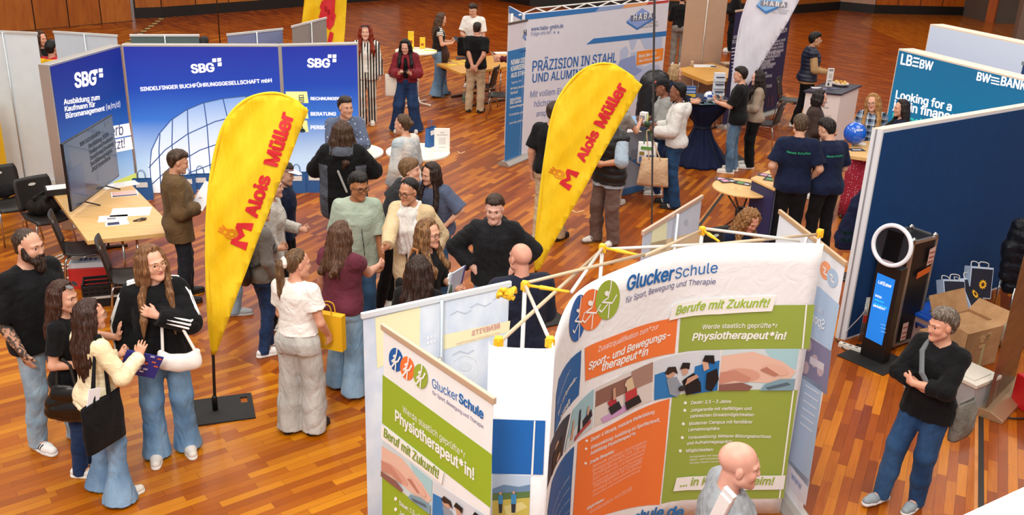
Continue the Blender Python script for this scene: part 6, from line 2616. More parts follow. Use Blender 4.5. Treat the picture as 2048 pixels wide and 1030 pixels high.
# paper carrier bags
def make_bag(label, w=.26, h=.3, d=.11, c='#2a5f9e', lab_c='#e6e4e2'):
 t = empty('paper_bag', (0, 0, 0), label, 'bag', 'blue paper bags at the foot of the blue walls')
 b = MB()
 V = [(-w / 2, -d / 2, 0), (w / 2, -d / 2, 0), (w / 2, d / 2, 0), (-w / 2, d / 2, 0), (-w / 2 * .97, -d / 2 * .6, h), (w / 2 * .97, -d / 2 * .6, h), (w / 2 * .97, d / 2 * .6, h), (-w / 2 * .97, d / 2 * .6, h), (w / 2 * .9, 0, h * .5), (-w / 2 * .9, 0, h * .5)]
 b.add(V, [(0, 3, 2, 1), (0, 1, 5, 4), (2, 3, 7, 6), (1, 2, 8), (2, 6, 8), (6, 5, 8), (5, 1, 8), (3, 0, 9), (0, 4, 9), (4, 7, 9), (7, 3, 9)], mat(c, .55))
 b.build('body', t)
 b = MB()
 b.add([(-w * .3, -d / 2 * .75 - .006, h * .62), (w * .3, -d / 2 * .75 - .006, h * .62), (w * .3, -d / 2 * .65 - .006, h * .86), (-w * .3, -d / 2 * .65 - .006, h * .86)], [(0, 1, 2, 3)], mat(lab_c, .6))
 b.build('paper_label', t)
 for sy in (-1, 1):
  b = MB()
  b.tube(bez([(-.05, sy * .03, h - .01), (-.045, sy * .028, h + .08), (0, sy * .025, h + .12), (.045, sy * .028, h + .08), (.05, sy * .03, h - .01)], 4), .004, mat('#3a6aa8', .6), 6)
  b.build('handle', t)
 return t

bag0 = make_bag('blue paper bag under the services list, next to the yellow flag')
bag0.location = at(595, 384)
bag0.rotation_euler = (0, 0, math.radians(8))
for px, py, r, lab in ((630, 383, 5, 'blue paper bag under the services list, next to the black and grey hoodie'), (288, 398, 12, 'blue paper bag under the glass dome, left of the brown-jacketed man'), (376, 391, 14, 'blue paper bag under the glass dome, behind the held paper'), (404, 388, 12, 'blue paper bag under the glass dome, touching the yellow flag')):
 dup(bag0, at(px, py), math.radians(r), lab)

# round tall tables
def tall_table(p, z, r, label, top=mat('#f1ead9', .35), name='standing_table', legm=mat('#ece8e0', .35)):
 t = empty(name, (p.x, p.y, 0), label, 'table', 'white standing tables')
 b = MB()
 b.lathe([(r - .012, 0), (r, .008), (r, .03), (r - .008, .036)], top, 48, (0, 0, z - .036), False)
 b.build('tabletop', t)
 b = MB()
 for k in range(4):
  a = pi / 4 + k * pi / 2 + .3
  b.tube([(.055 * math.cos(a), .055 * math.sin(a), .1), (.055 * math.cos(a), .055 * math.sin(a), z - .04)], .015, legm, 8)
 b.build('column', t)
 for k in range(4):
  a = pi / 4 + k * pi / 2 + .3
  b = MB()
  x, y = math.cos(a), math.sin(a)
  b.tube([(x * .055, y * .055, .16), (x * .07, y * .07, .07), (x * .12, y * .12, .04), (x * .34, y * .34, .03)], .017, legm, 8)
  b.tube([(x * .34, y * .34, .0), (x * .34, y * .34, .045)], .02, legm, 8)
  b.build('foot', t)
 return t

T1 = at(705, 302, 1.03)
tall_table(T1, 1.03, .4, 'white standing table between the dotted-shirt man and the hoodie wearer')
T2 = at(836, 302, 1.03)
tall_table(T2, 1.03, .42, 'white standing table with blue bag and white card')
T3 = at(832, 101, 1.1)
tall_table(T3, 1.1, .42, 'white standing table with yellow cards behind the maroon jacket')
b = MB()
p = at(884, 302, 1.03)
b.box((-.1, -.012, 0), (.1, -.006, .3), mat('#f4f2ee', .5))
b.box((-.1, .03, 0), (.1, .036, .3), mat('#f4f2ee', .5))
b.box((-.1, -.012, 0), (.1, .036, .006), mat('#f4f2ee', .5))
o = b.build('table_card', loc=p, rot=(0, 0, math.radians(8)))
tag(o, 'white upright card with two short text lines on the white standing table', 'sign')
b = MB()
for t_, z, w in (('Online', .245, .05), ('Berufsorientierung', .215, .13), ('Jetzt entdecken', .05, .09)):
 v, f, W = glyphs(t_, .01)
 b.add([(x * w / W - w / 2, -.0135, z + y * w / W) for x, y, e in v], f, mat('#2a2a30', .6))
b.box((-.045, -.0135, .09), (.045, -.0125, .185), mat('#d9d8d6', .6))
b.build('lettering', o)
bq = dup(bag0, at(862, 292, 1.03), math.radians(60), 'small blue paper bag on the white standing table beside the card', 'blue paper bag')
bq.scale = (.7, .7, .85)
b = MB()
p = at(722, 308, 1.03)
b.box((-.07, -.04, .0005), (.07, .04, .012), mat('#1b2036', .4))
b.box((-.05, -.03, .012), (.05, .03, .014), mat('#3c4872', .3))
tag(b.build('note_pad', loc=p, rot=(0, 0, -.5)), 'small dark pad lying on the white standing table behind the hoodie wearer', 'pad')
for px, py, w, h, lab in ((822, 97, .12, .34, 'taller yellow box standing on the far white table'), (845, 97, .11, .22, 'shorter yellow box standing on the far white table')):
 b = MB()
 p = at(px, py, 1.1)
 b.box((-w / 2, -.04, 0), (w / 2, .04, h), mat('#efc81e', .5))
 b.box((-w / 2 * .6, -.0415, h * .3), (w / 2 * .5, -.04, h * .5), mat('#b5541e', .5))
 tag(b.build('yellow_box', loc=p, rot=(0, 0, .1)), lab, 'box', 'yellow boxes on the far white table')
flat_thing('yellow_leaflet', 'yellow leaflet lying flat at the right of the far white table', 'paper', (862, 101), 1.1, .24, .1, 5, mat('#eed02a', .6), .004)

# table of the delivery stand
FZ = .75
A, B_ = at(873, 127, FZ), at(924, 147, FZ)
D = A + (at(1010, 107, FZ) - A)
slab_table('wooden_table', A, B_, D, FZ, .05, M_TOP2, 'far beech table with yellow leaflets and chromed legs')
for k, (px, py, an, c) in enumerate(((893, 122, 10, '#20202a'), (904, 130, 30, '#f0cc1c'), (915, 124, -15, '#f0cc1c'), (926, 128, 20, '#f0cc1c'), (933, 122, 5, '#f2d84a'), (902, 121, 40, '#efc92a'))):
 flat_thing('leaflet', ('black' if k == 0 else 'yellow') + ' leaflet on the far beech table', 'paper', (px, py), FZ, .2, .09, an, mat(c, .6), .004, 'leaflets on the far beech table')
flat_thing('laptop_sleeve', 'dark flat case on the far beech table before the white-shirted man', 'case', (928, 117), FZ, .34, .24, 12, mat('#2a2224', .5), .02)
flat_thing('paper_stack', 'white papers on the far beech table by the career-ladder banner', 'paper', (1002, 107), FZ, .3, .22, 20, M_PAPER, .02)
b = MB()
p = at(928, 205)
b.lathe([(.033, 0), (.036, .02), (.036, .17), (.02, .21), (.014, .24)], mat('#b8c4b4', .15, trans=.6, name='bottle_plastic'), 16)
b.lathe([(.037, .06), (.037, .13)], mat('#5f8f6a', .5), 16)
o = b.build('water_bottle', loc=p)
tag(o, 'clear bottle standing on the floor under the far beech table', 'bottle')
b = MB()
b.lathe([(.017, .235), (.017, .265)], mat('#e8e6e0', .5), 12)
b.build('cap', o)

# steel company's counter
ca, cb_ = at(1233, 394), at(1296, 378)
dirc = (cb_ - ca).normalized()
cb_ = ca + dirc * .8
t = empty('counter', (ca + cb_) / 2, 'pale blue company counter behind the two visitors with tote bag', 'counter')
fr = frame(ca, dirc)
b = MB()
b.box((0, 0, .1), (.8, .5, 1.0), mat('#bccde0', .5), fr)
b.build('body', t, .006, w=True)
b = MB()
b.box((-.01, -.012, 0), (.81, .5, .1), mat('#4a86c4', .5), fr)
b.build('plinth', t, .004, w=True)
b = MB()
b.box((-.03, -.03, 1.0), (.83, .53, 1.035), mat('#8fb0d6', .4), fr)
b.build('worktop', t, .006, w=True)
SQ = Surf([ca, cb_])
b = MB()
SQ.poly(b, [(1255, 317), (1278, 332), (1300, 318), (1277, 303)], mat('#5f96cf', .5), .004)
SQ.poly(b, [(1262, 300), (1300, 293), (1300, 312), (1262, 320)], mat('#9fb0c6', .5), .006)
b.build('logo', t, w=True)
for k, (px, py, w, h, an, c, lab) in enumerate(((1262, 262, .26, .18, 20, '#e4e0e0', 'white leaflets at the left end of the pale blue counter'), (1275, 252, .2, .15, -10, '#2a2d44', 'dark leaflet in the middle of the pale blue counter'), (1252, 255, .2, .12, 40, '#c9b8b0', 'beige leaflet at the rear of the pale blue counter'), (1290, 258, .22, .12, 10, '#24304e', 'navy leaflet at the right of the pale blue counter'))):
 flat_thing('leaflet', lab, 'paper', (px, py), 1.036, w, h, an, mat(c, .5), .008, 'leaflets on the pale blue counter')
b = MB()
p = at(1250, 238, 1.036)
b.lathe([(.06, 0), (.065, .01), (.065, .15), (.06, .16)], mat('#dfe4ea', .1, trans=.5, name='clear_plastic'), 24)
b.lathe([(.055, .01), (.055, .07)], mat('#9a8f86', .6), 16)
tag(b.build('plastic_tub', loc=p), 'clear plastic tub on the pale blue counter', 'tub')
# black padded case behind the counter
t = empty('padded_case', at(1296, 330), 'tall black padded case behind the pale blue counter', 'case')
Fd = Field()
Fd.rc((0, 0, .25), (0, 0, 1.35), .3, .26, .05, n=(0, 1, 0), f=2.2)
P_, Q_ = Fd.mesh(.02, fold_noise(.004, 2))
np_obj('body', P_, Q_, [mat('#17171b', .35, name='black_nylon')], t)
b = MB()
b.tube(bez([(-.1, -.16, .4), (-.02, -.18, .8), (.05, -.16, 1.2)], 6), .012, mat('#30323c', .4), 6)
b.tube(bez([(.08, -.16, .5), (.02, -.18, .85), (-.06, -.16, 1.15)], 6), .012, mat('#30323c', .4), 6)
b.build('strap', t)

# cloth-covered standing table
p = at(1411, 197, 1.1)
t = empty('draped_table', (p.x, p.y, 0), 'round standing table under a cinched navy cloth', 'table')
fo = lambda th, z: .05 * math.sin(th * 11 + z * 3) * (1 if z < 1.0 else .15) + .03 * math.sin(th * 17 - z * 5) * (1 if z < 1. else .1)
b = MB()
prof = [(.5, 0.005), (.47, .05), (.4, .15), (.3, .3), (.2, .45), (.145, .58), (.135, .64), (.16, .7), (.25, .8), (.35, .92), (.4, 1.0), (.415, 1.06), (.415, 1.09), (.4, 1.105)]
b.lathe(prof, cloth('#141c3c', None, .75, 120, .05, fold=.15), 96, fold=fo)
b.build('cloth_cover', t)
b = MB()
b.lathe([(.145, .6), (.155, .62), (.145, .65)], mat('#10162e', .7), 48)
b.build('tie_band', t)
for px, py, w, h, an, lab, c in ((1412, 207, .3, .2, 15, 'teal-grey folder on the navy draped table', '#37505e'), (1392, 205, .26, .14, -12, 'white sheet under the reaching hand on the navy table', '#e6e4e4'), (1428, 204, .22, .14, 30, 'white leaflet by the ball on the navy table', '#e0e2e6')):
 flat_thing('leaflet', lab, 'paper', (px, py), 1.106, w, h, an, mat(c, .5), .004, 'things on the navy draped table')
b = MB()
p = at(1378, 196, 1.106)
b.box((-.1, -.02, 0), (.1, .02, .2), mat('#3f5f9a', .5))
b.box((-.1, -.022, .02), (.1, -.02, .07), mat('#e0b82a', .5))
b.box((-.09, -.022, .09), (.09, -.02, .12), mat('#9fb2d4', .5))
b.box((-.09, -.022, .15), (.09, -.02, .17), mat('#9fb2d4', .5))
tag(b.build('leaflet_holder', loc=p, rot=(0, 0, .1)), 'blue and yellow leaflet holder at the rear of the navy table', 'holder')
b = MB()
p = at(1434, 200, 1.106)
b.box((-.09, -.03, 0), (.09, .03, .45), mat('#d9dbe2', .4))
for z in (.12, .24, .36):
 b.box((-.09, -.07, z - .04), (.09, -.03, z), mat('#cfd4dd', .4))
 b.box((-.07, -.072, z + .02), (.07, -.05, z + .035), mat('#20264a', .5))
tag(b.build('brochure_stand', loc=p, rot=(0, 0, .05)), 'white three-tier brochure stand on the navy table', 'stand')
b = MB()
R = .085
n1, n2 = 12, 18
V = [(R * math.sin(pi * i / n1) * math.cos(2 * pi * j / n2), R * math.sin(pi * i / n1) * math.sin(2 * pi * j / n2), R + R * math.cos(pi * i / n1)) for i in range(n1 + 1) for j in range(n2)]
fb_, fm_ = [], []
for i in range(n1):
 for j in range(n2):
  b.add([V[i * n2 + j], V[i * n2 + (j + 1) % n2], V[(i + 1) * n2 + (j + 1) % n2], V[(i + 1) * n2 + j]], [(0, 3, 2, 1)], mat('#2a4fa0', .3) if (i // 2 + j // 3) % 3 == 0 else mat('#e6e8ee', .3), True)
tag(b.build('ball', loc=at(1417, 203, 1.106)), 'white and blue ball on the navy draped table', 'ball')

# beech counter further back
A, B_ = at(1352, 137, 1.0), at(1415, 163, 1.0)
D = at(1438, 123, 1.0)
D = A + (D - A) * .85
slab_table('wooden_table', A, B_, D, 1.0, .07, M_TOP2, 'tall beech table behind the navy draped table')
flat_thing('paper_sheet', 'white paper on the tall beech table', 'paper', (1408, 132), 1.0, .5, .3, 10, M_PAPER, .006)
b = MB()
p = at(1427, 134, 1.0)
b.tube([(p.x + .06 * math.cos(a), p.y + .03 * math.sin(a), 1.01) for a in [2 * pi * k / 12 for k in range(12)]], .008, mat('#2a2420', .4), 6, True)
tag(b.build('key_ring'), 'dark key ring on the tall beech table', 'key ring')
b = MB()
p = at(1384, 133, 1.0)
b.lathe([(.03, 0), (.033, .1), (.03, .11)], mat('#cdb69a', .5), 16)
tag(b.build('paper_cup', loc=p), 'beige cup on the tall beech table before the beige banner back', 'cup')
b = MB()
p = at(1440, 175)
b.box((-.16, -.16, 0), (.16, .16, .95), mat('#9a7a5c', .6))
tag(b.build('plinth_box', loc=at(1448, 215), rot=(0, 0, .3)), 'brown plinth standing against the right end of the tall beech table', 'plinth')

# property group's counter
ha_, hb_ = at(1606, 252), at(1691, 293)
t0_, t1_ = at(1613, 182, 1.0), at(1681, 189, 1.0)
p0 = Vector((t0_.x, t0_.y, 0))
pA, pB, pD = at(1612, 181, 1.0), at(1682, 187, 1.0), at(1652, 165, 1.0)
pA.z = pB.z = pD.z = 0
t = empty('promotion_counter', (pB + pD) / 2, 'white promotion counter with dark top left of the bank wall', 'counter')
C_ = pB + pD - pA
poly = [(p.x, p.y) for p in (pA, pB, C_, pD)]
b = MB()
b.prism(poly, 0.02, .97, mat('#ece4e2', .5))
b.build('body', t, .006, w=True)
mid = (pB + pD) / 2
b = MB()
b.prism([(mid.x + (x - mid.x) * 1.1, mid.y + (y - mid.y) * 1.1) for x, y in poly], .97, 1.0, mat('#1f2038', .4))
b.build('worktop', t, .004, w=True)
SQ = Surf([pA, pB])
b = MB()
W_ = SQ.W
SQ.rect(b, W_ * .3, .70, W_ * .43, .86, mat('#20243a', .5), .004)
SQ.text(b, 'P', (W_ * .325, .73), (W_ * .40, .73), M_W, 1.0, .04, px=False, off=.008)
SQ.text(b, 'Hahn', (W_ * .5, .80), (W_ * .66, .80), mat('#4a4a58', .5), 1, .0, px=False)
SQ.text(b, 'Gruppe', (W_ * .5, .71), (W_ * .72, .71), mat('#4a4a58', .5), 1, .0, px=False)
SQ.text(b, 'GEMEINSAM', (W_ * .3, .56), (W_ * .62, .56), mat('#2c2c3c', .5), 1, .03, px=False)
SQ.text(b, 'BILDEN', (W_ * .64, .56), (W_ * .82, .56), mat('#8a8a94', .5), 1, .0, px=False)
SQ.text(b, 'WERTE', (W_ * .34, .5), (W_ * .52, .5), mat('#8a8a94', .5), 1, .0, px=False)
b.build('lettering', t, w=True)
b = MB()
p = at(1657, 173, 1.0)
b.box((-.06, -.01, 0), (.06, .01, .34), mat('#f0e8e2', .5))
for z, w in ((.31, .08), (.29, .09), (.1, .07)):
 b.box((-w / 2, -.0115, z), (w / 2, -.01, z + .012), mat('#54545e', .5))
b.box((-.03, -.0115, .16), (.03, -.01, .24), mat('#cfc6c0', .5))
b.box((-.03, -.0115, .02), (.0, -.01, .07), mat('#20243a', .5))
tag(b.build('table_card', loc=p, rot=(0, 0, .15)), 'narrow white card standing on the white promotion counter', 'sign')
for k, (px, py, c, lab) in enumerate(((1634, 176, '#d4cfd8', 'pale leaflets at the left of the promotion counter'), (1668, 178, '#3a3a5c', 'dark brochure at the front of the promotion counter'), (1645, 178, '#6a6488', 'violet brochure at the middle of the promotion counter'))):
 flat_thing('leaflet', lab, 'paper', (px, py), 1.0, .2, .13, 20 * k, mat(c, .5), .006, 'leaflets on the promotion counter')
b = MB()
p = at(1680, 171, 1.0)
b.lathe([(.1, 0), (.15, .03), (.16, .05), (.14, .045)], mat('#d8cabc', .4), 20)
rs_ = random.Random(5)
for k in range(14):
 q = Vector((rs_.uniform(-.09, .09), rs_.uniform(-.09, .09), .055 + rs_.uniform(0, .02)))
 b.box(q - Vector((.02, .02, .012)), q + Vector((.02, .02, .012)), mat(('#e0b02a', '#c8742a', '#f0d890')[k % 3], .4))
tag(b.build('sweets_bowl', loc=p), 'shallow bowl of wrapped yellow sweets on the promotion counter', 'bowl')

# round beech folding table with brochures
p = at(1488, 374, .74)
t = empty('folding_table', (p.x, p.y, 0), 'round beech folding table with dark crossed legs', 'table')
b = MB()
b.lathe([(.395, 0), (.41, .008), (.41, .022), (.4, .03)], M_TOP, 56, (0, 0, .71), False)
b.build('tabletop', t)
for k in range(4):
 a = pi / 4 + k * pi / 2 + .2
 b = MB()
 b.tube([(.3 * math.cos(a), .3 * math.sin(a), .7), (.06 * math.cos(a), .06 * math.sin(a), .42), (.05 * math.cos(a), .05 * math.sin(a), .3), (.34 * math.cos(a), .34 * math.sin(a), .01)], .012, mat('#55504e', .3, .7), 8)
 b.build('leg', t)
b = MB()
b.lathe([(.03, .28), (.075, .3), (.075, .42), (.05, .46)], mat('#1c1a1a', .4), 16)
b.build('joint', t)
for k, (px, py, an, c, lab) in enumerate(((1447, 359, -20, '#d9a0bc', 'pink and black brochure fan at the left of the round beech table'), (1455, 362, 15, '#c48aa6', 'pink brochure lying over the fan on the round beech table'), (1486, 367, -28, '#5f8f50', 'green and black brochure in the middle of the round beech table'))):
 flat_thing('brochure', lab, 'brochure', (px, py), .741 + .004 * (k == 1), .22, .15, an, mat('#2a2028', .4), .006, None, [(.15, .2, .55, .8, mat(c, .5)), (.62, .2, .9, .5, mat('#d8d4d6', .5))])
flat_thing('sticker', 'small pale card on the front of the round beech table', 'card', (1472, 377), .741, .13, .07, -10, mat('#e4c48c', .5), .003, None, [(.3, .2, .7, .8, mat('#e09a6a', .5))])
# navy box counter beside it
pA, pB = at(1504, 356, .9), at(1549, 377, .9)
pD = at(1540, 340, .9)
pA.z = pB.z = pD.z = 0
C_ = pB + pD - pA
t = empty('promotion_counter', (pB + pD) / 2, 'small navy counter with beech top left of the two navy polo shirts', 'counter')
poly = [(q.x, q.y) for q in (pA, pB, C_, pD)]
b = MB()
b.prism(poly, 0, .87, mat('#232a58', .5))
b.build('body', t, .005, w=True)
b = MB()
b.prism([((pB + pD).x / 2 + (x - (pB + pD).x / 2) * 1.06, (pB + pD).y / 2 + (y - (pB + pD).y / 2) * 1.06) for x, y in poly], .87, .9, M_TOP)
b.build('worktop', t, .004, w=True)
SB = Surf([pB, C_])
b = MB()
for u in (.02, .3, .6):
 SB.rect(b, u * SB.W, .02, u * SB.W + .04, .86, mat('#9aa4ae', .35, .6), .004)
b.build('edge_profile', t, w=True)
for k, (px, py, c, lab) in enumerate(((1533, 351, '#c48aa6', 'pink and black brochure on the small navy counter'), (1545, 360, '#4f9050', 'green and black brochure on the small navy counter'))):
 flat_thing('brochure', lab, 'brochure', (px, py), .901, .22, .14, -25, mat('#2a2430', .4), .006, None, [(.15, .2, .55, .8, mat(c, .5)), (.62, .2, .9, .5, mat('#d8d4d6', .5))])

# table with balloon at the bank stand
pA = at(1690, 322, 1.0)
A, B_, D = at(1694, 310, 1.0), at(1748, 318, 1.0), at(1713, 268, 1.0)
slab_table('wooden_table', A, B_, D, 1.0, .05, M_TOP, 'beech table with leaflets behind the end of the partition wall')
for k, (px, py, an, c, lab) in enumerate(((1713, 300, 10, '#26283c', 'dark leaflet with white letters at the near end of the bank table'), (1716, 287, -15, '#e6e2e0', 'white leaflet in the middle of the bank table'), (1722, 280, 30, '#2a4a86', 'blue leaflet at the rear of the bank table'))):
 flat_thing('leaflet', lab, 'paper', (px, py), 1.0, .22, .14, an, mat(c, .5), .005, 'leaflets on the bank table', [(.2, .3, .8, .6, mat('#d6d6dc', .5))] if k == 0 else ())
p = at(1711, 287, 1.0)
c_ = at(1710, 268, 1.17)
t = empty('balloon', (c_.x, c_.y, 1.0), 'shiny blue balloon with white print on the bank table', 'balloon')
b = MB()
prof = [(.012, -.02), (.006, -.006), (.04, .004)] + [(.158 * math.sin(a), .162 - .16 * math.cos(a)) for a in [.35 + k * (pi - .38) / 16 for k in range(17)]]
b.lathe(prof, mat('#1a5fd0', .12, coat=.6, name='balloon_rubber'), 32, (0, 0, .02))
b.build('skin', t)
b = MB()
v, f, W = glyphs('LBBW', .02)
for x, y, e in [(0, 0, 0)]:
 P_ = []
 for x, y, e in v:
  a = -pi / 2 + (x / W - .5) * .9
  z = .23 + y * .05
  r = np.interp(z, [q[1] for q in prof], [q[0] for q in prof]) + .003
  P_.append((r * math.cos(a), r * math.sin(a), z + .02))
 b.add(P_, f, M_W)
b.build('lettering', t)
p = at(1714, 352, .6)
t = empty('dotted_cloth', (p.x, p.y, 0), 'red cloth with white dots hanging below the bank table', 'cloth')
b = MB()
b.lathe([(.17, 0), (.17, .3), (.16, .6), (.15, .9)], dotted('#a01c36', '#e9d6d6', 34, .2), 48, fold=lambda th, z: .06 * math.sin(th * 9))
b.build('fabric', t)

# photo kiosk
ka, kb = at(1719, 711, .0), at(1765, 731, .0)
kd = (kb - ka).normalized()
kn = Vector((kd.y, -kd.x, 0))
kw = (kb - ka).length
t = empty('photo_kiosk', (ka + kb) / 2 - kn * .06, 'black photo kiosk with white ring light and blue screen', 'kiosk')
fr = frame(ka, kd)
b = MB()
b.prism([(-.13, -.2), (kw + .13, -.2), (kw + .13, .3), (-.13, .3)], 0, .012, mat('#161514', .6), fr)
b.build('base_plate', t, .004, w=True)
zk = on_post(1754, 524, ka)
b = MB()
b.box((0, 0, .012), (kw, .12, zk), mat('#121214', .35), fr)
b.build('column', t, .006, w=True)
KS = Surf([ka, kb])
b = MB()
KS.poly(b, [(1755.5, 545), (1791, 560), (1764, 691), (1731, 674)], mat('#1478d8', .3, emit=.55), .003)
o = b.build('screen', t, w=True)
b = MB()
KS.text(b, 'LB', (1757, 566), (1765, 569), M_TXT_W, 1, .02, off=.006)
KS.text(b, 'BW', (1772, 572), (1783, 576), M_TXT_W, 1, .02, off=.006)
for k in range(3):
 KS.poly(b, [(1766, 570 - 3 * k), (1771, 572 - 3 * k), (1771.3, 570.6 - 3 * k), (1766.3, 568.6 - 3 * k)], M_TXT_W, .006)
for tx_, a, b_, c in (('DEIN', (1751, 592), (1763, 597), M_TXT_W), ('#NEUES', (1750, 600), (1768, 607), mat('#3fd0e4', .5, emit=.4)), ('SCHAFFEN', (1748, 608), (1774, 618), mat('#3fd0e4', .5, emit=.4)), ('MOMENT', (1747, 612), (1771, 621), M_TXT_W)):
 KS.text(b, tx_, a, b_, c, 1.0, .02, off=.006)
for y in (648, 655, 662):
 KS.stroke(b, [(1762, y), (1772, y + 3)], .006, mat('#8fc4f4', .5, emit=.3), .006)
b.build('lettering', t, w=True)
cz = zk + .22
cc = ka + kd * kw * .5 + kn * .02
b = MB()
up = (Vector((0, 0, 1)) + kn * -.12).normalized()
RO, RI = .215, .172
ringm = mat('#e6e8f0', .35, emit=.08)
n = 48
V, F = [], []
for k in range(n):
 a = 2 * pi * k / n
 e = kd * math.cos(a) + up * math.sin(a)
 nn = kd.cross(up).normalized()
 for j in range(10):
  q = 2 * pi * j / 10
  V.append(Vector((cc.x, cc.y, cz)) + e * ((RO + RI) / 2 + (RO - RI) / 2 * math.cos(q)) + nn * .02 * math.sin(q))
for k in range(n):
 for j in range(10):
  F.append((k * 10 + j, ((k + 1) % n) * 10 + j, ((k + 1) % n) * 10 + (j + 1) % 10, k * 10 + (j + 1) % 10))
b.add(V, F, ringm, True)
b.build('ring_light', t, w=True)
b = MB()
fk = frame(Vector((cc.x, cc.y, cz)), kd, None, up)
disc = [(RI * 1.02 * math.cos(2 * pi * k / n), RI * 1.02 * math.sin(2 * pi * k / n)) for k in range(n)]
fr3 = Matrix.Translation(Vector((cc.x, cc.y, cz))) @ Matrix((kd, up, kd.cross(up))).transposed().to_4x4()
b.prism(disc, -.03, -.01, mat('#1b1c26', .4), fr3)
o = b.build('disc', t, w=True)
b = MB()
b.prism([(-.075, -.15), (.085, -.15), (.085, .14), (-.075, .14)], -.01, .004, mat('#0b090a', .12, coat=.5), fr3)
b.prism([(-.06, -.18), (.07, -.18), (.07, -.155), (-.06, -.155)], -.01, .012, mat('#a89aa4', .4), fr3)
b.build('tablet', t, w=True)
b = MB()
b.box((kw * .3, .03, zk - .02), (kw * .7, .1, cz - .15), mat('#121214', .4), fr)
b.build('neck', t, w=True)

# flight case
fa, fb2 = at(1784, 702), at(1833, 685)
fd = (fb2 - fa).normalized()
fL = (fb2 - fa).length
fH = on_post(1838, 498, fa + fd * fL * .3)
fH = 1.2
t = empty('flight_case', (fa + fb2) / 2, 'tall black flight case with metal edges behind the photo kiosk', 'case')
fr = frame(fa, fd)
b = MB()
dp = .34
b.box((.012, .012, .05), (fL - .012, dp, fH - .012), mat('#141214', .45), fr)
b.build('body', t, w=True)
b = MB()
for x in (0, fL - .03):
 for y in (0, dp - .03):
  b.box((x, y, .04), (x + .03, y + .03, fH), M_ALU, fr)
for z in (.04, fH - .03):
 for y in (0, dp - .03):
  b.box((0, y, z), (fL, y + .03, z + .03), M_ALU, fr)
 for x in (0, fL - .03):
  b.box((x, 0, z), (x + .03, dp, z + .03), M_ALU, fr)
b.build('metal_edges', t, w=True)
for x in (.03, fL - .03):
 for y in (.03, dp - .03):
  b = MB()
  p = fr @ Vector((x, y, fH))
  b.lathe([(.028, -.02), (.034, .0), (.03, .02), (.012, .034)], M_CHROME, 12, p)
  p = fr @ Vector((x, y, 0))
  b.lathe([(.02, 0), (.03, .02), (.03, .05)], mat('#2a2a2c', .5), 12, p)
  b.build('corner', t, w=True)
FS = Surf([fa, fa + fd * fL])
b = MB()
for pts, c in (([(.68, .9), (.92, .92), (.92, 1.1), (.68, 1.08)], '#d8b4a8'), ([(.2, .1), (.42, .1), (.42, .3), (.2, .3)], '#d8b4a8'), ([(.36, .78), (.86, .82), (.86, .89), (.36, .85)], '#d8621e')):
 b = MB()
 FS.poly(b, [(x * fL, z) for x, z in pts], mat(c, .6), .014, False)
 b.build('sticker', t, w=True)
b = MB()
for z0 in (.93, .98, 1.03):
 FS.text(b, 'FRAGILE', (.7 * fL, z0), (.9 * fL, z0 + .004), mat('#c03a30', .5), 1.2, .03, px=False, off=.017)
for z0 in (.13, .18, .24):
 FS.text(b, 'FRAGILE', (.22 * fL, z0), (.4 * fL, z0), mat('#c03a30', .5), 1.2, .03, px=False, off=.017)
b.build('lettering', t, w=True)

# thin stand left of the kiosk and cables
p = at(1722, 683)
t = empty('folded_stand', p, 'folded silver lighting stand leaning beside the photo kiosk', 'stand')
b = MB()
for dx in (-.02, .0, .02):
 b.tube([(dx, 0, 0), (dx * .7, .02, .5)], .007, M_ALU, 6)
b.box((-.02, -.01, .22), (.02, .02, .3), mat('#b02a20', .5))
b.build('tubes', t)
b = MB()
for k, (pts, r, c) in enumerate((([(1672, 678), (1688, 693), (1702, 690), (1716, 700), (1722, 706)], .006, '#1a1614'), ([(1675, 682), (1690, 700), (1706, 702), (1712, 690), (1722, 690)], .006, '#1a1614'))):
 b.tube(bez([at(x, y, .008) for x, y in pts], 6), r, mat(c, .5), 6)
tag(b.build('power_cable'), 'dark power cables on the floor between partition wall and kiosk', 'cable')
b = MB()
b.tube(bez([at(1686, 672, .01), at(1700, 655, .2), at(1722, 632, .45), at(1733, 615, .6)], 6), .005, mat('#d0d4dc', .5), 6)
tag(b.build('white_cable'), 'white cable rising from the floor to the photo kiosk', 'cable')
b = MB()
b.box((-.15, -.03, 0), (.15, .03, .04), mat('#e2dcd4', .5))
o = b.build('power_strip', loc=at(1706, 700), rot=(0, 0, -.7))
tag(o, 'white power strip on the floor beside the photo kiosk', 'power strip')
b = MB()
for k in range(4):
 b.lathe([(.018, .0401), (.018, .041)], mat('#8a857e', .5), 12, (-.1 + .065 * k, 0, 0))
b.build('socket', o)

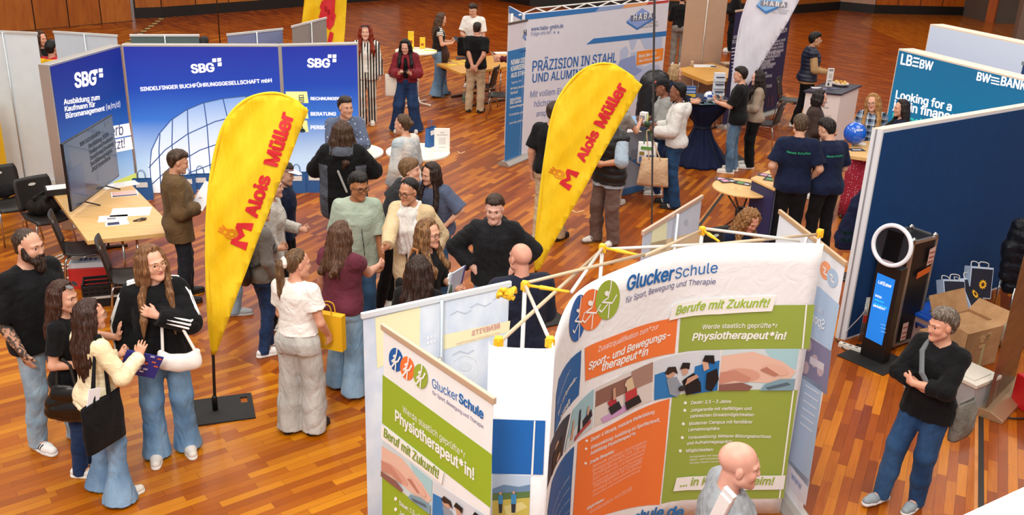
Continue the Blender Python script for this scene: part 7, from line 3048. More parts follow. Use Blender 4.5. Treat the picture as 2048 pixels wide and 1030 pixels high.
# storage bins, boxes and bags by the partition wall
def bin_(name, px, w, d, h, rz, label, lid=None, body='#c9ced2', handle='#23408c', z=0., cat='storage box', alpha=.55):
 p = at(px[0], px[1], z)
 t = empty(name, p, label, cat, rz=math.radians(rz))
 mb_ = mat(body, .15, alpha=alpha, name='clear_plastic')
 b = MB()
 th = .008
 b.box((-w / 2, -d / 2, 0), (w / 2, d / 2, th), mb_)
 b.box((-w / 2, -d / 2, th), (w / 2, -d / 2 + th, h), mb_)
 b.box((-w / 2, d / 2 - th, th), (w / 2, d / 2, h), mb_)
 b.box((-w / 2, -d / 2 + th, th), (-w / 2 + th, d / 2 - th, h), mb_)
 b.box((w / 2 - th, -d / 2 + th, th), (w / 2, d / 2 - th, h), mb_)
 b.build('body', t)
 if lid:
  b = MB()
  b.box((-w / 2 - .015, -d / 2 - .015, h - .01), (w / 2 + .015, d / 2 + .015, h + .025), mat(lid, .35, alpha=.9 if lid.startswith('#d') else 1))
  b.box((-w / 2 + .05, -d / 2 + .05, h + .025), (w / 2 - .05, d / 2 - .05, h + .032), mat(lid, .35, alpha=.9 if lid.startswith('#d') else 1))
  b.build('lid', t, .006)
 if handle:
  for s_ in (-1, 1):
   b = MB()
   b.tube([(s_ * (w / 2 + .01), -.08, h - .12), (s_ * (w / 2 + .03), -.08, h - .07), (s_ * (w / 2 + .03), .08, h - .07), (s_ * (w / 2 + .01), .08, h - .12)], .013, mat(handle, .4), 8)
   b.build('handle', t)
 return t

bin_('storage_box', (1893, 796), .36, .68, .33, 34, 'long clear storage box with blue handles behind the woman with crossed arms', '#d8cfc2', alpha=.4)
bin_('storage_box', (1866, 690), .42, .5, .34, 30, 'clear storage box with blue lid below the gift bags', '#1f58c4', '#d0a8a0')
b = MB()
p = at(1884, 624, .37)
b.box((-.11, -.02, 0), (.11, .02, .012), mat('#8a7a52', .4))
tag(b.build('wooden_strip', loc=(p.x - .03, p.y + .05, .374), rot=(0, 0, .6)), 'small tan strip on the blue box lid', 'strip')
b = MB()
b.box((-.11, -.02, 0), (.11, .02, .012), mat('#d8a4b4', .4))
tag(b.build('ruler', loc=(p.x + .06, p.y - .06, .374), rot=(0, 0, .55)), 'pink-white ruler on the blue box lid', 'ruler')
bin_('open_tote', (1898, 655), .44, .36, .3, 20, 'clear open tote holding bank gift bags at the partition wall', None, '#9fb4cc', None, alpha=.5)

def gift_bag(px, z, rz, tilt, label, w=.3, h=.34, d=.1):
 p = at(px[0], px[1], z)
 t = empty('gift_bag', p, label, 'bag', 'dark gift bags with sunflower print')
 t.rotation_euler = (math.radians(tilt), math.radians(8), math.radians(rz))
 b = MB()
 b.box((-w / 2, -d / 2, 0), (w / 2, d / 2, h), mat('#b9c9e0', .5))
 b.build('body', t, .004)
 b = MB()
 b.box((-w / 2 + .012, -d / 2 - .003, .012), (w / 2 - .012, -d / 2, h - .02), mat('#14162a', .5))
 o = b.build('dark_print', t)
 b = MB()
 c = []
 for k in range(20):
  a = 2 * pi * k / 20
  r = .055 if k % 2 else .038
  c.append((.02 + r * math.cos(a), -d / 2 - .005, h * .45 + r * math.sin(a)))
 b.add(c, [tuple(range(20))], mat('#f0b41e', .5))
 b.add([(.02 + .022 * math.cos(2 * pi * k / 12), -d / 2 - .007, h * .45 + .022 * math.sin(2 * pi * k / 12)) for k in range(12)], [tuple(range(12))], mat('#4a2a12', .5))
 b.build('sunflower', o)
 for sy in (-1, 1):
  b = MB()
  b.tube(bez([(-.06, sy * d * .5, h - .02), (-.05, sy * d * .6, h + .05), (.05, sy * d * .75, h + .04), (.06, sy * d * .5, h - .02)], 4), .005, mat('#e4e0dc', .6), 6)
  b.build('handle', t)
 return t

gift_bag((1905, 624), .3, 20, -28, 'gift bag with sunflower leaning forward, leftmost in the open tote')
gift_bag((1950, 618), .28, 35, -40, 'gift bag tipped over in front of the others in the open tote')
gift_bag((1952, 596), .35, 15, -18, 'gift bag standing at the back of the open tote')

# cardboard carton with open flaps
pc_ = at(1955, 735)
t = empty('cardboard_carton', pc_, 'large brown cardboard carton with raised flap behind the woman with crossed arms', 'carton', rz=math.radians(28))
cbm = cloth('#a87f58', '#b98f66', .8, 20, .02, fold=.03)
b = MB()
w, d, h = .52, .42, .42
th = .006
b.box((-w / 2, 0, 0), (w / 2, th, h), cbm)
b.box((-w / 2, d - th, 0), (w / 2, d, h), cbm)
b.box((-w / 2, 0, 0), (-w / 2 + th, d, h), cbm)
b.box((w / 2 - th, 0, 0), (w / 2, d, h), cbm)
b.box((-w / 2, 0, 0), (w / 2, d, th), cbm)
b.box((-w / 2 + .01, .01, h - .03), (w / 2 - .01, d - .01, h - .02), cbm)
b.build('walls', t)
for nm, V in (('flap', [(-w / 2, d, h), (w / 2, d, h), (w / 2, d + .1, h + .2), (-w / 2, d + .1, h + .2)]), ('flap', [(w / 2, 0, h), (w / 2, d, h), (w / 2 + .14, d, h + .1), (w / 2 + .14, 0, h + .1)]), ('flap', [(-w / 2, 0, h), (w / 2, 0, h), (w / 2, .12, h + .015), (-w / 2, .12, h + .015)])):
 b = MB()
 b.add(V, [(0, 1, 2, 3)], cbm)
 o = b.build(nm, t)
 md = o.modifiers.new('thick', 'SOLIDIFY')
 md.thickness = .006
b = MB()
for k in range(7):
 a = random.Random(k)
 q = Vector((a.uniform(-.06, .06), -.004, .3 + a.uniform(-.07, .07)))
 b.box(q - Vector((.03, .002, .02)), q + Vector((.03, .001, .02)), mat('#c9a880', .25))
b.box((-.004, -.004, 0), (.03, -.001, .26), mat('#b9b48a', .25))
b.build('packing_tape', t)
b = MB()
b.box((w / 2, .1, .3), (w / 2 + .002, .16, .34), mat('#e6e2dc', .6))
b.build('sticker', t)
b = MB()
b.box((-.15, -.12, 0), (.15, .12, .3), cbm)
b.box((-.08, -.122, .1), (.0, -.12, .22), mat('#e6e2dc', .6))
tag(b.build('carton', loc=at(1868, 716), rot=(0, 0, .5)), 'small brown carton with white label half behind the head of the woman with crossed arms', 'carton')

# brown roll-up seen from its side, red box, coat
ra = at(1967, 834)
rd = (at(2048, 748) - ra).normalized()
root, S = rollup(ra, ra + rd * .85, 2.1, 'brown roll-up banner at the right picture edge with shiny silver foot', True, veneer('#4a3222', '#6b4c34', scale=(.6, .6, 4), rough=.3), base_c='#b99a78', depth=.34)
pts = [at(x, y, .02) for x, y in ((1942, 818), (1962, 812), (1990, 824), (2020, 836), (2060, 836))]
b = MB()
b.tube(bez(pts, 6), .009, mat('#1c1512', .5), 6)
tag(b.build('power_cable'), 'black cable running from the silver foot to the right edge', 'cable')
b = MB()
b.box((-.06, -.035, 0), (.06, .035, .05), mat('#ece6de', .5))
tag(b.build('power_adapter', loc=at(1934, 812), rot=(0, 0, .5)), 'white power adapter beside the silver banner foot', 'adapter')
b = MB()
b.box((0, 0, 0), (.5, .4, .32), mat('#c0161c', .5))
o = b.build('red_crate', loc=at(2088, 850), rot=(0, 0, .35), bev=.01)
tag(o, 'red crate cut by the right picture edge', 'crate')
pj = at(2030, 640)
t = empty('coat_chair', pj, 'dark padded coat hung over a chair by the partition wall', 'coat')
Fd = Field()
Fd.loft((0, 0, 0), rot(x=4), ([.35, .6, .9, 1.1, 1.2, 1.28], [.24, .25, .25, .23, .17, .08], [.1, .12, .12, .1, .08, .06], [0] * 6), 0, .36, 1.27, .03)
for s_ in (-1, 1):
 Fd.chain([(s_ * .2, 0, 1.12), (s_ * .27, -.03, .85), (s_ * .26, -.06, .55)], [.075, .07, .055], .04)
P_, Q_ = Fd.mesh(.014, lambda x, y, z: -.012 * np.abs(np.sin(z * 26)) + .004 * np.sin(x * 40 + z * 20))
np_obj('shell', P_, Q_, [cloth('#10131c', None, .45)], t)
for sx in (-.18, .18):
 for sy in (-.16, .16):
  b = MB()
  b.tube([(sx, sy, 0), (sx, sy, .45)], .012, M_CHROME, 8)
  b.build('leg', t)
t = empty('clear_bag', at(2016, 690), 'pale translucent bag on the floor below the dark padded coat', 'bag')
Fd = Field()
Fd.el((0, 0, .15), (.2, .16, .16), None, .04)
Fd.el((.06, .03, .26), (.12, .1, .1), None, .04)
P_, Q_ = Fd.mesh(.014, fold_noise(.012, 8, 1.4))
np_obj('body', P_, Q_, [mat('#cbbfae', .3, alpha=.8, name='clear_plastic')], t)

# navy drawstring bag hung by the partition edge
p = at(1688, 560)
t = empty('shoulder_bag', p, 'navy cloth bag with green lettering hung beside the partition edge', 'bag')
Fd = Field()
Fd.rc((0, 0, .55), (.02, 0, .95), .2, .1, .05, n=(0, 1, 0), f=2.2)
Fd.rc((.02, 0, .95), (.05, 0, 1.15), .09, .03, .05)
Fd.cut((0, 0, .42), (0, 0, -1))
P_, Q_ = Fd.mesh(.014, fold_noise(.012, 4))
o = np_obj('body', P_, Q_, [cloth('#131a36', None, .8)], t)
b = MB()
for k, (tx_, z) in enumerate((('NeuesSchaffen', .62), ('NeuesSchaffen', .53))):
 v, f, W = glyphs(tx_, .02)
 b.add([((x / W - .5) * .3, -.098, z + y / W * .5) for x, y, e in v], f, mat('#3aa07a', .6))
b.build('lettering', t)
b = MB()
b.tube([(.05, 0, 1.1), (.08, 0, 1.5), (.085, .0, 1.7)], .008, mat('#b8692a', .6), 6)
b.tube([(.03, 0, 1.1), (.07, .02, 1.5), (.085, .0, 1.7)], .008, mat('#16161a', .6), 6)
b.build('strap', t)
b = MB()
b.tube([(.1, .06, 0), (.1, .06, 1.75)], .012, mat('#2a2a2e', .4), 8)
b.tube([(.1, .06, 1.72), (.08, -.02, 1.72)], .01, mat('#2a2a2e', .4), 8)
b.lathe([(.16, 0), (.16, .02), (.02, .03)], mat('#2a2a2e', .4), 20, (.1, .06, 0))
b.build('hook_stand', t)

# floor litter marks near the tables, gallery ledge
for k, (pts, lab) in enumerate(((((1144, 420), (1152, 425), (1168, 421)), 'thin pale tape mark on the floor left of the mauve trousers'), (((915, 303), (921, 307), (930, 303)), 'thin pale tape mark on the floor right of the white card'), (((743, 211), (752, 216), (762, 213)), 'thin pale tape mark on the floor by the striped trousers'))):
 b = MB()
 q = [at(x, y, 0) for x, y in pts]
 for a_, c_ in zip(q, q[1:]):
  fr = frame(a_, c_ - a_)
  b.box((0, -.012, 0), ((c_ - a_).length, .012, .0015), mat('#e0bc88', .6), fr)
 tag(b.build('floor_tape'), lab, 'tape mark', 'tape marks on the floor')
GZ = 3.1
g = [at(x, y, GZ) for x, y in ((1922, 1032), (2050, 973), (2330, 1000), (2100, 1300))]
b = MB()
b.prism([(p.x, p.y) for p in g][::-1], GZ - .06, GZ, mat('#f2f3f4', .5))
b.prism([(g[0].x * .2 + p.x * .8, g[0].y * .2 + p.y * .8 - .02) for p in g][::-1], 0, GZ - .06, mat('#e6e6e6', .5))
tag(b.build('wall_gallery_ledge'), kind='structure')
# ------------------------------------------------------------------ people
DEN_L = cloth('#86a2b8', '#a9bfcf', .85, 220, .12, stretch=(1, 1, .5), name='denim')
DEN_M = cloth('#5b83aa', '#7ea3c4', .85, 220, .12, stretch=(1, 1, .5), name='denim')
DEN_D = cloth('#1c2f52', '#2a426c', .85, 220, .12, name='denim')
DEN_B = cloth('#2f5378', '#44698f', .85, 220, .12, stretch=(1, 1, .5), name='denim')
DEN_G = cloth('#a7a6a2', '#c3c1bc', .85, 220, .12, stretch=(1, 1, .5), name='denim')
BLK = cloth('#0c0c0e', '#141417', .85, 120, .1, name='black_fabric')
NAVY = cloth('#0e1630', '#141f3c', .85, 120, .1, name='navy_fabric')
WHITE = cloth('#ece9e4', None, .85, 160, .06, var=.06, name='white_fabric')
S1, S2, S3, S4, S5 = '#dba58a', '#e4b49a', '#cf9676', '#b87c58', '#84543c'
ST = lambda z, y=0: z

def held(p, name, label, cat, mbx, pos, rz=0, tilt=(0, 0), bev=0.):
 """a thing in a hand: shapes in metres around the grip, turned with the person"""
 o = mbx.build(name, None, bev, loc=p.world(pos), rot=(math.radians(tilt[0]), math.radians(tilt[1]), math.radians(p.face - 90 + rz)))
 return tag(o, label, cat)

def sheet(w, h, c='#eceaf0', th=.003):
 b = MB()
 b.box((-w / 2, -th / 2, -h / 2), (w / 2, th / 2, h / 2), mat(c, .6))
 return b

def phone_():
 b = MB()
 b.box((-.037, -.075, -.004), (.037, .075, .004), mat('#17181c', .3))
 b.box((-.033, -.07, .004), (.033, .07, .005), mat('#30394a', .15, coat=.5))
 return b

def soft_bag(name, label, cat, fld, m, loc, h=.008, amp=.006, seed=1, strap=None, strap_c='#141414', extra=None):
 P_, Q_ = fld.mesh(h, fold_noise(amp, seed, 1.3))
 t = empty(name, loc, label, cat)
 l = np.array(loc)
 np_obj('body', P_ - l, Q_, [m], t)
 if strap:
  F = Field()
  for a, b in zip(strap, strap[1:]):
   F.rc(a, b, .012, .012, .006)
  P_, Q_ = F.mesh(.006)
  np_obj('strap', P_ - l, Q_, [mat(strap_c, .6, name='strap')], t)
 return t

def pouch(name, label, cat, c, ex, w, h, d, m, hook=None, strap_c=None, prints=(), seed=1, flare=1.):
 """cloth or paper bag: c = middle of its opening, ex = along its width, hook = where the handles are held"""
 c, ex = _v(c), unit(ex)
 nx = unit(np.cross(ex, (0, 0, 1)))
 t = empty(name, tuple(c - _v((0, 0, h))), label, cat)
 rs = np.random.RandomState(seed)
 nr, nc = 12, 32
 o = c - _v((0, 0, h))
 V = []
 for i in range(nr):
  u = i / (nr - 1)
  hd = d / 2 * (.75 + .5 * math.sin(pi * min(1, u * 1.1)) - .55 * u ** 3)
  hw = w / 2 * (flare + (1 - flare) * u)
  for j in range(nc):
   a = 2 * pi * j / nc
   x = hw * math.copysign(abs(math.cos(a)) ** .35, math.cos(a))
   y = hd * math.copysign(abs(math.sin(a)) ** .8, math.sin(a))
   cr = .006 * math.sin(x * 40 + u * 5 + seed) * math.sin(u * 6)
   V.append(tuple(ex * x + nx * (y + cr) + _v((0, 0, u * h + .006 * math.sin(x * 25 + seed) * u))))
 Fc = [(i * nc + j, i * nc + (j + 1) % nc, (i + 1) * nc + (j + 1) % nc, (i + 1) * nc + j) for i in range(nr - 1) for j in range(nc)]
 Fc.append(tuple(range(nc - 1, -1, -1)))
 b = MB()
 b.add(V, Fc, m, True)
 ob = b.build('body', t)
 md = ob.modifiers.new('thick', 'SOLIDIFY')
 md.thickness = .003
 if hook is not None:
  for sg in (-1, 1):
   b = MB()
   hk = _v(hook)
   p0, p1 = ex * -w * .22 + nx * sg * d * .2 + _v((0, 0, h - .03)), ex * w * .22 + nx * sg * d * .2 + _v((0, 0, h - .03))
   top = hk - o
   b.tube(bez([p0, top - ex * .03 - _v((0, 0, .05)), top + nx * sg * .008, top + ex * .03 - _v((0, 0, .05)), p1], 5), .009, strap_c or m, 6)
   b.build('handle', t)
 for (x0, z0, x1, z1, cc) in prints:
  b = MB()
  hd = d / 2 * 1.28 + .004
  sg = -1 if nx[1] > 0 else 1
  P = [ex * x * w + nx * hd * sg + _v((0, 0, z * h)) for x, z in ((x0, z0), (x1, z0), (x1, z1), (x0, z1))]
  b.add(P, [(0, 1, 2, 3)], mat(cc, .5))
  b.build('print', t)
 return t

W_ = lambda p, q: np.array(p.world(q))

# --- front left group
p1 = Person('bearded man in black t-shirt, tattooed forearm, hand in jeans pocket', foot=(112, 886), head=(45, 452), face=-24, fat=1.12, skin='#d5a288', hair=('buzz', '#3a2c24', dict(recede=.014, t=.004)), beard=dict(c='#2a1c15', len=.075, t=.012), look=(12, -4, 0),
   R=('pocket', dict(w=(.225, .1, .9))), L='down', tattoo=1, feet=((.11, -.05, 6), (.12, .09, 4)), tops=[dict(mat=BLK, sleeve=.95, sl=.014, hem=-.1, boxy=.195, fold=.006)], bottom=dict(mat=DEN_L, ankle=.062, knee=.066), shoes=('#ecebe8', '#f2f1ee', dict(stripes='#1c2036')))
p2 = Person('woman in black t-shirt with sunglasses on dark hair, hand raised in greeting', foot=(170, 940), head=(163, 553), face=5, sex='f', skin='#d8a287', hair=('long', '#3a221a', dict(len=.1, front=0)), look=(-12, -6, 0), sunglasses=True,
   R=('hold', dict(w=(.14, .2, 1.08))), L=('wave', dict(w=(.1, .38, 1.2), n=(.4, 1, 0))), feet=((.09, 0, 5), (.1, .03, 5)), tops=[dict(mat=BLK, sleeve=.7, hem=-.1, loose=.004)], bottom=dict(mat=DEN_D), shoes=('#f0efec', '#f4f3f0'))
p3 = Person('woman seen from behind in cream cardigan with ruffled hem, flared jeans, dark hair', foot=(222, 985), head=(176, 598), face=52, sex='f', skin='#dba58a', hair=('long', '#35211a', dict(len=.24, front=0, vol=1.15)), look=(-18, -4, 0),
   R=('wave', dict(w=(.16, .3, 1.2), f=(.1, .3, 1), n=(-.6, 1, 0))), L='phone', feet=((.15, 0, 8), (.14, .02, 10)), glasses='#8a7a70', tops=[dict(mat=cloth('#ead9ae', '#f2e6c4', .9, 90, .2), sleeve=1.95, hem=-.06, loose=.008, cuff=1, sl=.006)], bottom=dict(mat=cloth('#6485a8', '#86a4c2', .85, 220, .12, stretch=(1, 1, .5), name='denim'), flare=.075, knee=.07, ankle=.075, hem=.012, top=.07), shoes=('#d8d2c8', '#e8e4de'))
F = Field()
for k in range(40):
 a = 2 * pi * k / 40
 F.el(p3.T(.198 * math.cos(a), .138 * math.sin(a) - .012, -.075 + .01 * math.sin(a * 6)), (.018, .018, .024), None, .012)
p3.add('ruffle', F, cloth('#e6d8b8', None, .9), min(p3.h, .0075), fold_noise(.004, 4, 4))
p4 = Person('woman in black tracksuit top with white stripes, long light brown hair, glasses', foot=(345, 905), head=(300, 487), face=-68, sex='f', fat=1.08, skin='#e0ac92', hair=('long', '#6e4a30', dict(len=.3, c2='#a3764c')), look=(32, 2, 3), glasses='#c9a27c',
   R=('down', dict(w=(.245, .03, .9))), L=('chest', dict(w=(-.0, .2, 1.27))), feet=((.11, .02, 6), (.12, -.03, 8)), tops=[dict(mat=BLK, sleeve=1.97, hem=-.11, loose=.016, sl=.008, fold=.007)], bottom=dict(mat=DEN_M, flare=.035, knee=.074, ankle=.08, fold=.006), shoes=('#dcd4cb', '#ece8e2'))
F = Field()
for sd in (1, -1):
 a = p4.arms[sd]
 d1, d2 = unit(a['e'] - a['sh']), unit(a['w'] - a['e'])
 for k in (-1, 0, 1):
  ax = _v((0, 1, 0)) if sd == 1 else p4.Rt @ _v((0, 1, 0))
  def off(d, r, out):
   o = unit(out - d * (out @ d))
   s_ = np.cross(d, o)
   th = k * .38
   return (o * math.cos(th) + s_ * math.sin(th)) * r
  o1 = off(d1, .079, _v((sd, .0, .35)))
  o2 = off(d2, .077, _v((sd * .6, .75, -.1)) if sd == -1 else _v((sd, 0, 0)))
  n0 = p4.T(sd * .075, -.005 + k * .03, .537 - .006 * abs(k))
  F.chain([n0, a['sh'] + _v((sd * .02, k * .03, .076)), a['sh'] + d1 * .06 + o1, a['e'] - d1 * .03 + o1, a['e'] + d2 * .03 + o2, a['w'] - d2 * .03 + o2 * .84], [.0085] * 6, .004)
p4.add('sleeve_stripes', F, mat('#f0f0f0', .7), .0055)
a = p4.arms[-1]
lg = MB()
q = a['sh'] * .35 + a['e'] * .65
for k in range(3):
 v = unit(a['e'] - a['sh'])
 c = (q + _v((-.045, .062, .0)) + _v((.012 * (k - 1), .0, .0)))
 hgt = .014 + .009 * k
 lg.box(Vector((c + _v((-.004, 0, 0))) * p4.s), Vector((c + _v((.004, .006, hgt))) * p4.s), mat('#f0f0f0', .7))
lg.build('sleeve_logo', p4.top)
# bags of this group
l = W_(p4, p4.arms[-1]['e'] * .35 + p4.arms[-1]['w'] * .65)
ex = unit(np.array(p4.Mw.to_3x3() @ Vector((-1, .25, 0))))
F = Field()
c = l + _v((.06, -.05, -.33))
F.chain([c - ex * .125 + _v((0, 0, .075)), c - ex * .095 + _v((0, 0, .0)), c + ex * .0 - _v((0, 0, .015)), c + ex * .1, c + ex * .14 + _v((0, 0, .08))], [.022, .056, .06, .058, .022], .04, n=np.cross(ex, (0, 0, 1)), f=1.7)
soft_bag('handbag', 'white handbag hanging from the forearm of the woman in striped tracksuit top', 'handbag', F, mat('#efebe6', .35, name='white_leather'), tuple(c), .007, .002, 2,
   [c - ex * .11 + _v((0, 0, .08)), l - ex * .055 + _v((0, 0, -.02)), l + _v((0, 0, .055)), l + ex * .06 + _v((0, 0, -.01)), c + ex * .13 + _v((0, 0, .07))], '#e9e4de')
l = W_(p2, p2.arms[1]['e'] * .7 + p2.arms[1]['w'] * .3)
ex = unit(np.array(p2.Mw.to_3x3() @ Vector((0.1, 1, 0))))
F = Field()
c = l + _v((.02, -.04, -.29))
F.rc(c - ex * .09 + _v((0, 0, -.05)), c + ex * .09 + _v((0, 0, -.05)), .085, .085, .06, n=np.cross(ex, (0, 0, 1)), f=1.3)
F.rc(c - ex * .06 + _v((0, 0, .1)), c + ex * .06 + _v((0, 0, .1)), .05, .05, .09, n=np.cross(ex, (0, 0, 1)), f=1.3)
t = soft_bag('handbag', 'black leather handbag on the arm of the woman with sunglasses on her hair', 'handbag', F, mat('#12100f', .3, name='black_leather'), tuple(c), .008, .007, 5,
    [c - ex * .07 + _v((0, 0, .12)), l - ex * .05 + _v((0, 0, .0)), l + _v((0, 0, .05)), l + ex * .05, c + ex * .07 + _v((0, 0, .12))], '#181412')
sh = W_(p3, p3.T(.135, -.0, .53))
c = W_(p3, p3.T(.25, -.1, .08))
ex = unit(np.array(p3.Mw.to_3x3() @ Vector((-.25, 1, 0))))
pouch('tote_bag', 'black cloth tote bag on the shoulder of the woman in cream cardigan', 'tote bag', c, ex, .34, .37, .07, BLK, sh, seed=3)
c = c - _v((0, 0, .17))
b = MB()
b.box((-.05, -.004, -.08), (.05, .004, .08), mat('#e9eaf0', .5))
b.box((-.03, -.0045, -.06), (.01, -.004, -.03), mat('#3a5aa8', .5))
o = b.build('folded_leaflet', loc=c - ex * .06 + _v((0, 0, .19)), rot=(0, .3, math.atan2(ex[1], ex[0])))
tag(o, 'white folded leaflet sticking out of the black tote bag', 'paper')
q = W_(p3, p3.T(.12, .33, .16))
b = MB()
b.box((-.13, -.004, -.11), (.13, .004, .11), mat('#2a2f8c', .5))
rs_ = random.Random(2)
for k in range(16):
 x, z = rs_.uniform(-.12, .1), rs_.uniform(-.1, .09)
 b.box((x, -.005, z), (x + .03, -.004, z + .014), mat('#cfd4ee' if k % 2 else '#d86a3a', .5))
o = b.build('patterned_pouch', loc=q, rot=(.3, .4, .4))
tag(o, 'blue patterned bag held before the woman in cream cardigan', 'bag')

p5 = Person('man from behind in olive brown jacket and dark trousers reading a paper', foot=(372, 598), head=(350, 298), face=28, fat=1.12, skin='#cf9a7c', hair=('short', '#3d2c20', dict(vol=.006)), look=(-8, -14, 0), R=('phone', dict(w=(.12, .2, 1.1))), L=('phone', dict(w=(.12, .2, 1.14))), feet=((.12, -.04, 8), (.12, .04, 8)),
   tops=[dict(mat=cloth('#5a452c', '#6b5438', .85, 160, .1), sleeve=1.95, hem=-.2, loose=.02, collar=True, sl=.008, fold=.007, name='jacket', flare=.0)], bottom=dict(mat=cloth('#1a1c22', '#23262e'), ankle=.07, knee=.07), shoes=('#15110f', '#1a1513'))
held(p5, 'paper_sheet', 'white paper in the hands of the man in olive brown jacket', 'paper', sheet(.24, .31, '#eeeef4'), (p5.arms[1]['w'] + p5.arms[-1]['w']) / 2 + _v((.08, .08, .1)), 20, (-40, 0))
p5b = Person('person in dark grey jacket and pale jeans behind the yellow flag', foot=(470, 622), head=(424, 322), face=15, skin='#cf9a7c', hair=('short', '#2a2018'), tops=[dict(mat=cloth('#33342f', '#3f403a'), sleeve=1.95, hem=-.1, loose=.018, name='jacket')], bottom=dict(mat=DEN_L, w=.012), shoes=('#a9adb0', '#d0d2d2'), feet=((.1, 0, 5), (.2, -.22, 5)))
p6 = Person('woman in grey jumper with black leather backpack, short hair and glasses', foot=(532, 703), head=(545, 392), face=40, sex='f', fat=1.05, skin='#d9a383', hair=('bob', '#7d6a58', dict(vol=.7)), glasses='#7a4a34', look=(-34, 0, 0), R=('down', dict(w=(.22, .1, .9))), L='hold', feet=((.09, -.06, 5), (.1, .08, 5)),
   tops=[dict(mat=cloth('#6f6c6a', '#7f7c7a', .9, 150, .2), sleeve=1.95, hem=-.06, loose=.01)], bottom=dict(mat=DEN_D, ankle=.055), shoes=('#f0efee', '#f6f6f4'))
F = Field()
c0 = p6.T(.02, -.22, .2)
F.rc(p6.T(.02, -.2, .03), p6.T(.02, -.2, .34), .15, .075, .05, n=p6.Rt @ _v((0, 1, 0)), f=2.2)
P_, Q_ = F.mesh(.009, fold_noise(.003, 3))
c = W_(p6, c0)
t = empty('backpack', c, 'black leather backpack worn by the woman in grey jumper', 'backpack')
MW = np.array(p6.Mw)
np_obj('body', (np.c_[P_, np.ones(len(P_))] @ MW.T)[:, :3] - c, Q_, [mat('#1a1a1e', .42, name='black_leather')], t)
F = Field()
for sd in (-1, 1):
 F.chain([p6.T(sd * .06 + .02, -.16, .42), p6.T(sd * .085, -.02, .515), p6.T(sd * .1, .08, .44), p6.T(sd * .13, .1, .3), p6.T(sd * .17, -.02, .16), p6.T(sd * .1, -.17, .08)], [.016] * 6, .01, n=(0, 0.3, 1), f=1.5)
P_, Q_ = F.mesh(.008)
np_obj('straps', (np.c_[P_, np.ones(len(P_))] @ MW.T)[:, :3] - c, Q_, [mat('#1a1a1e', .45, name='black_leather')], t)
p7 = Person('woman in light grey cardigan half hidden by the yellow flag, dark hair tied back', foot=(556, 652), head=(566, 346), face=5, sex='f', skin='#d9a78e', hair=('bun', '#3a2a22'), look=(0, 0, 0), R=('down', dict(w=(.23, .1, .88))), L='hold', feet=((.09, -.05, 5), (.1, .06, 5)),
   tops=[dict(mat=cloth('#d2cfcc', None, .85), sleeve=.6, hem=-.04), dict(mat=cloth('#b9b5b0', '#c8c4bf', .9, 120, .2), sleeve=1.95, hem=-.16, open=.09, loose=.004, name='cardigan')], bottom=dict(mat=BLK), shoes=('#eeeeec', '#f4f4f2'))
p7b = Person('person in navy jacket and mauve cap behind the yellow flag', head=(568, 326), H=1.6, face=0, skin='#caa08a', hair=('short', '#2a201a'), tops=[dict(mat=NAVY, sleeve=1.95, hem=-.1, loose=.014)], bottom=dict(mat=BLK), look=(-10, -10, 0))
p7b.cap('#8a6f72', '#e6e2e0')

# --- middle group
p8 = Person('young woman from behind with ponytail, white t-shirt and grey washed jeans', foot=(606, 862), head=(583, 498), face=72, sex='f', skin='#d8a084', hair=('pony', '#5d4430', dict(tie='#eadfd6', len=.27, c2='#8a6a48')), look=(-42, -4, 0), R=('downf', dict(w=(.2, .16, .93))), L=('hold', dict(w=(.1, .25, 1.0))), feet=((.1, .03, 10), (.11, -.03, 5)),
   tops=[dict(mat=WHITE, sleeve=.55, sl=.012, hem=.05, loose=.012, fold=.006)], bottom=dict(mat=DEN_G, w=.02, knee=.075, ankle=.085, top=.075, fold=.008), shoes=('#17171a', '#101012'))
b = MB()
b.box((-.15, -.035, -.17), (.15, .035, .15), mat('#e9b51c', .5))
for sy in (-.03, .03):
 b.tube(bez([(-.06, sy, .14), (-.04, sy, .23), (.04, sy, .23), (.06, sy, .14)], 4), .005, mat('#d8a51a', .5), 6)
held(p8, 'yellow_bag', 'yellow paper bag held in front of the young woman with ponytail', 'bag', b, p8.T(.12, .3, -.05), 0)
p9 = Person('woman from behind in maroon top with wavy brown hair shaking hands', foot=(690, 782), head=(672, 443), face=62, sex='f', fat=1.32, skin='#d9a48c', hair=('wavy', '#4f3526', dict(len=.09, front=0, vol=1.25)), look=(-10, 0, 0), R=('reach', dict(wt=(-1.21, 8.02, 1.1), f=(.1, 1, 0))), L=('down', dict(w=(.25, .03, .86))), feet=((.13, -.03, 14), (.13, .05, 6)),
   tops=[dict(mat=cloth('#5d2734', '#6b3040', .85, 150, .12), sleeve=.28, sl=.012, hem=-.05, loose=.012)], bottom=dict(mat=cloth('#7296b6', '#93b2cc', .85, 220, .12, stretch=(1, 1, .5), name='denim'), flare=.045, knee=.078, ankle=.085, top=.06), shoes=('#7a2034', '#e8ddd0', dict(stripes='#eadfd6')))
hs = Vector((-1.19, 8.1, 1.1))
p10 = Person('young man in mint t-shirt with dark hair and glasses, smiling', head=(716, 346), H=1.76, face=-80, shoulder=.94, skin='#a9714c', hair=('short', '#171310', dict(vol=.014)), glasses='#15110f', look=(28, -10, 0), R=('down', {}), L='downf', tops=[dict(mat=cloth('#9dac9c', '#abb8a8', .88, 150, .08), sleeve=.95, sl=.012, hem=-.13, loose=.014, boxy=.158, fold=.006)], bottom=dict(mat=DEN_B), beard=None)
p10.strap('lanyard', [p10.T(-.05, .03, .5), p10.T(-.04, .125, .42), p10.T(-.03, .15, .3), p10.T(-.05, .16, .1), p10.T(-.06, .155, -.02)], .005, '#22252a')
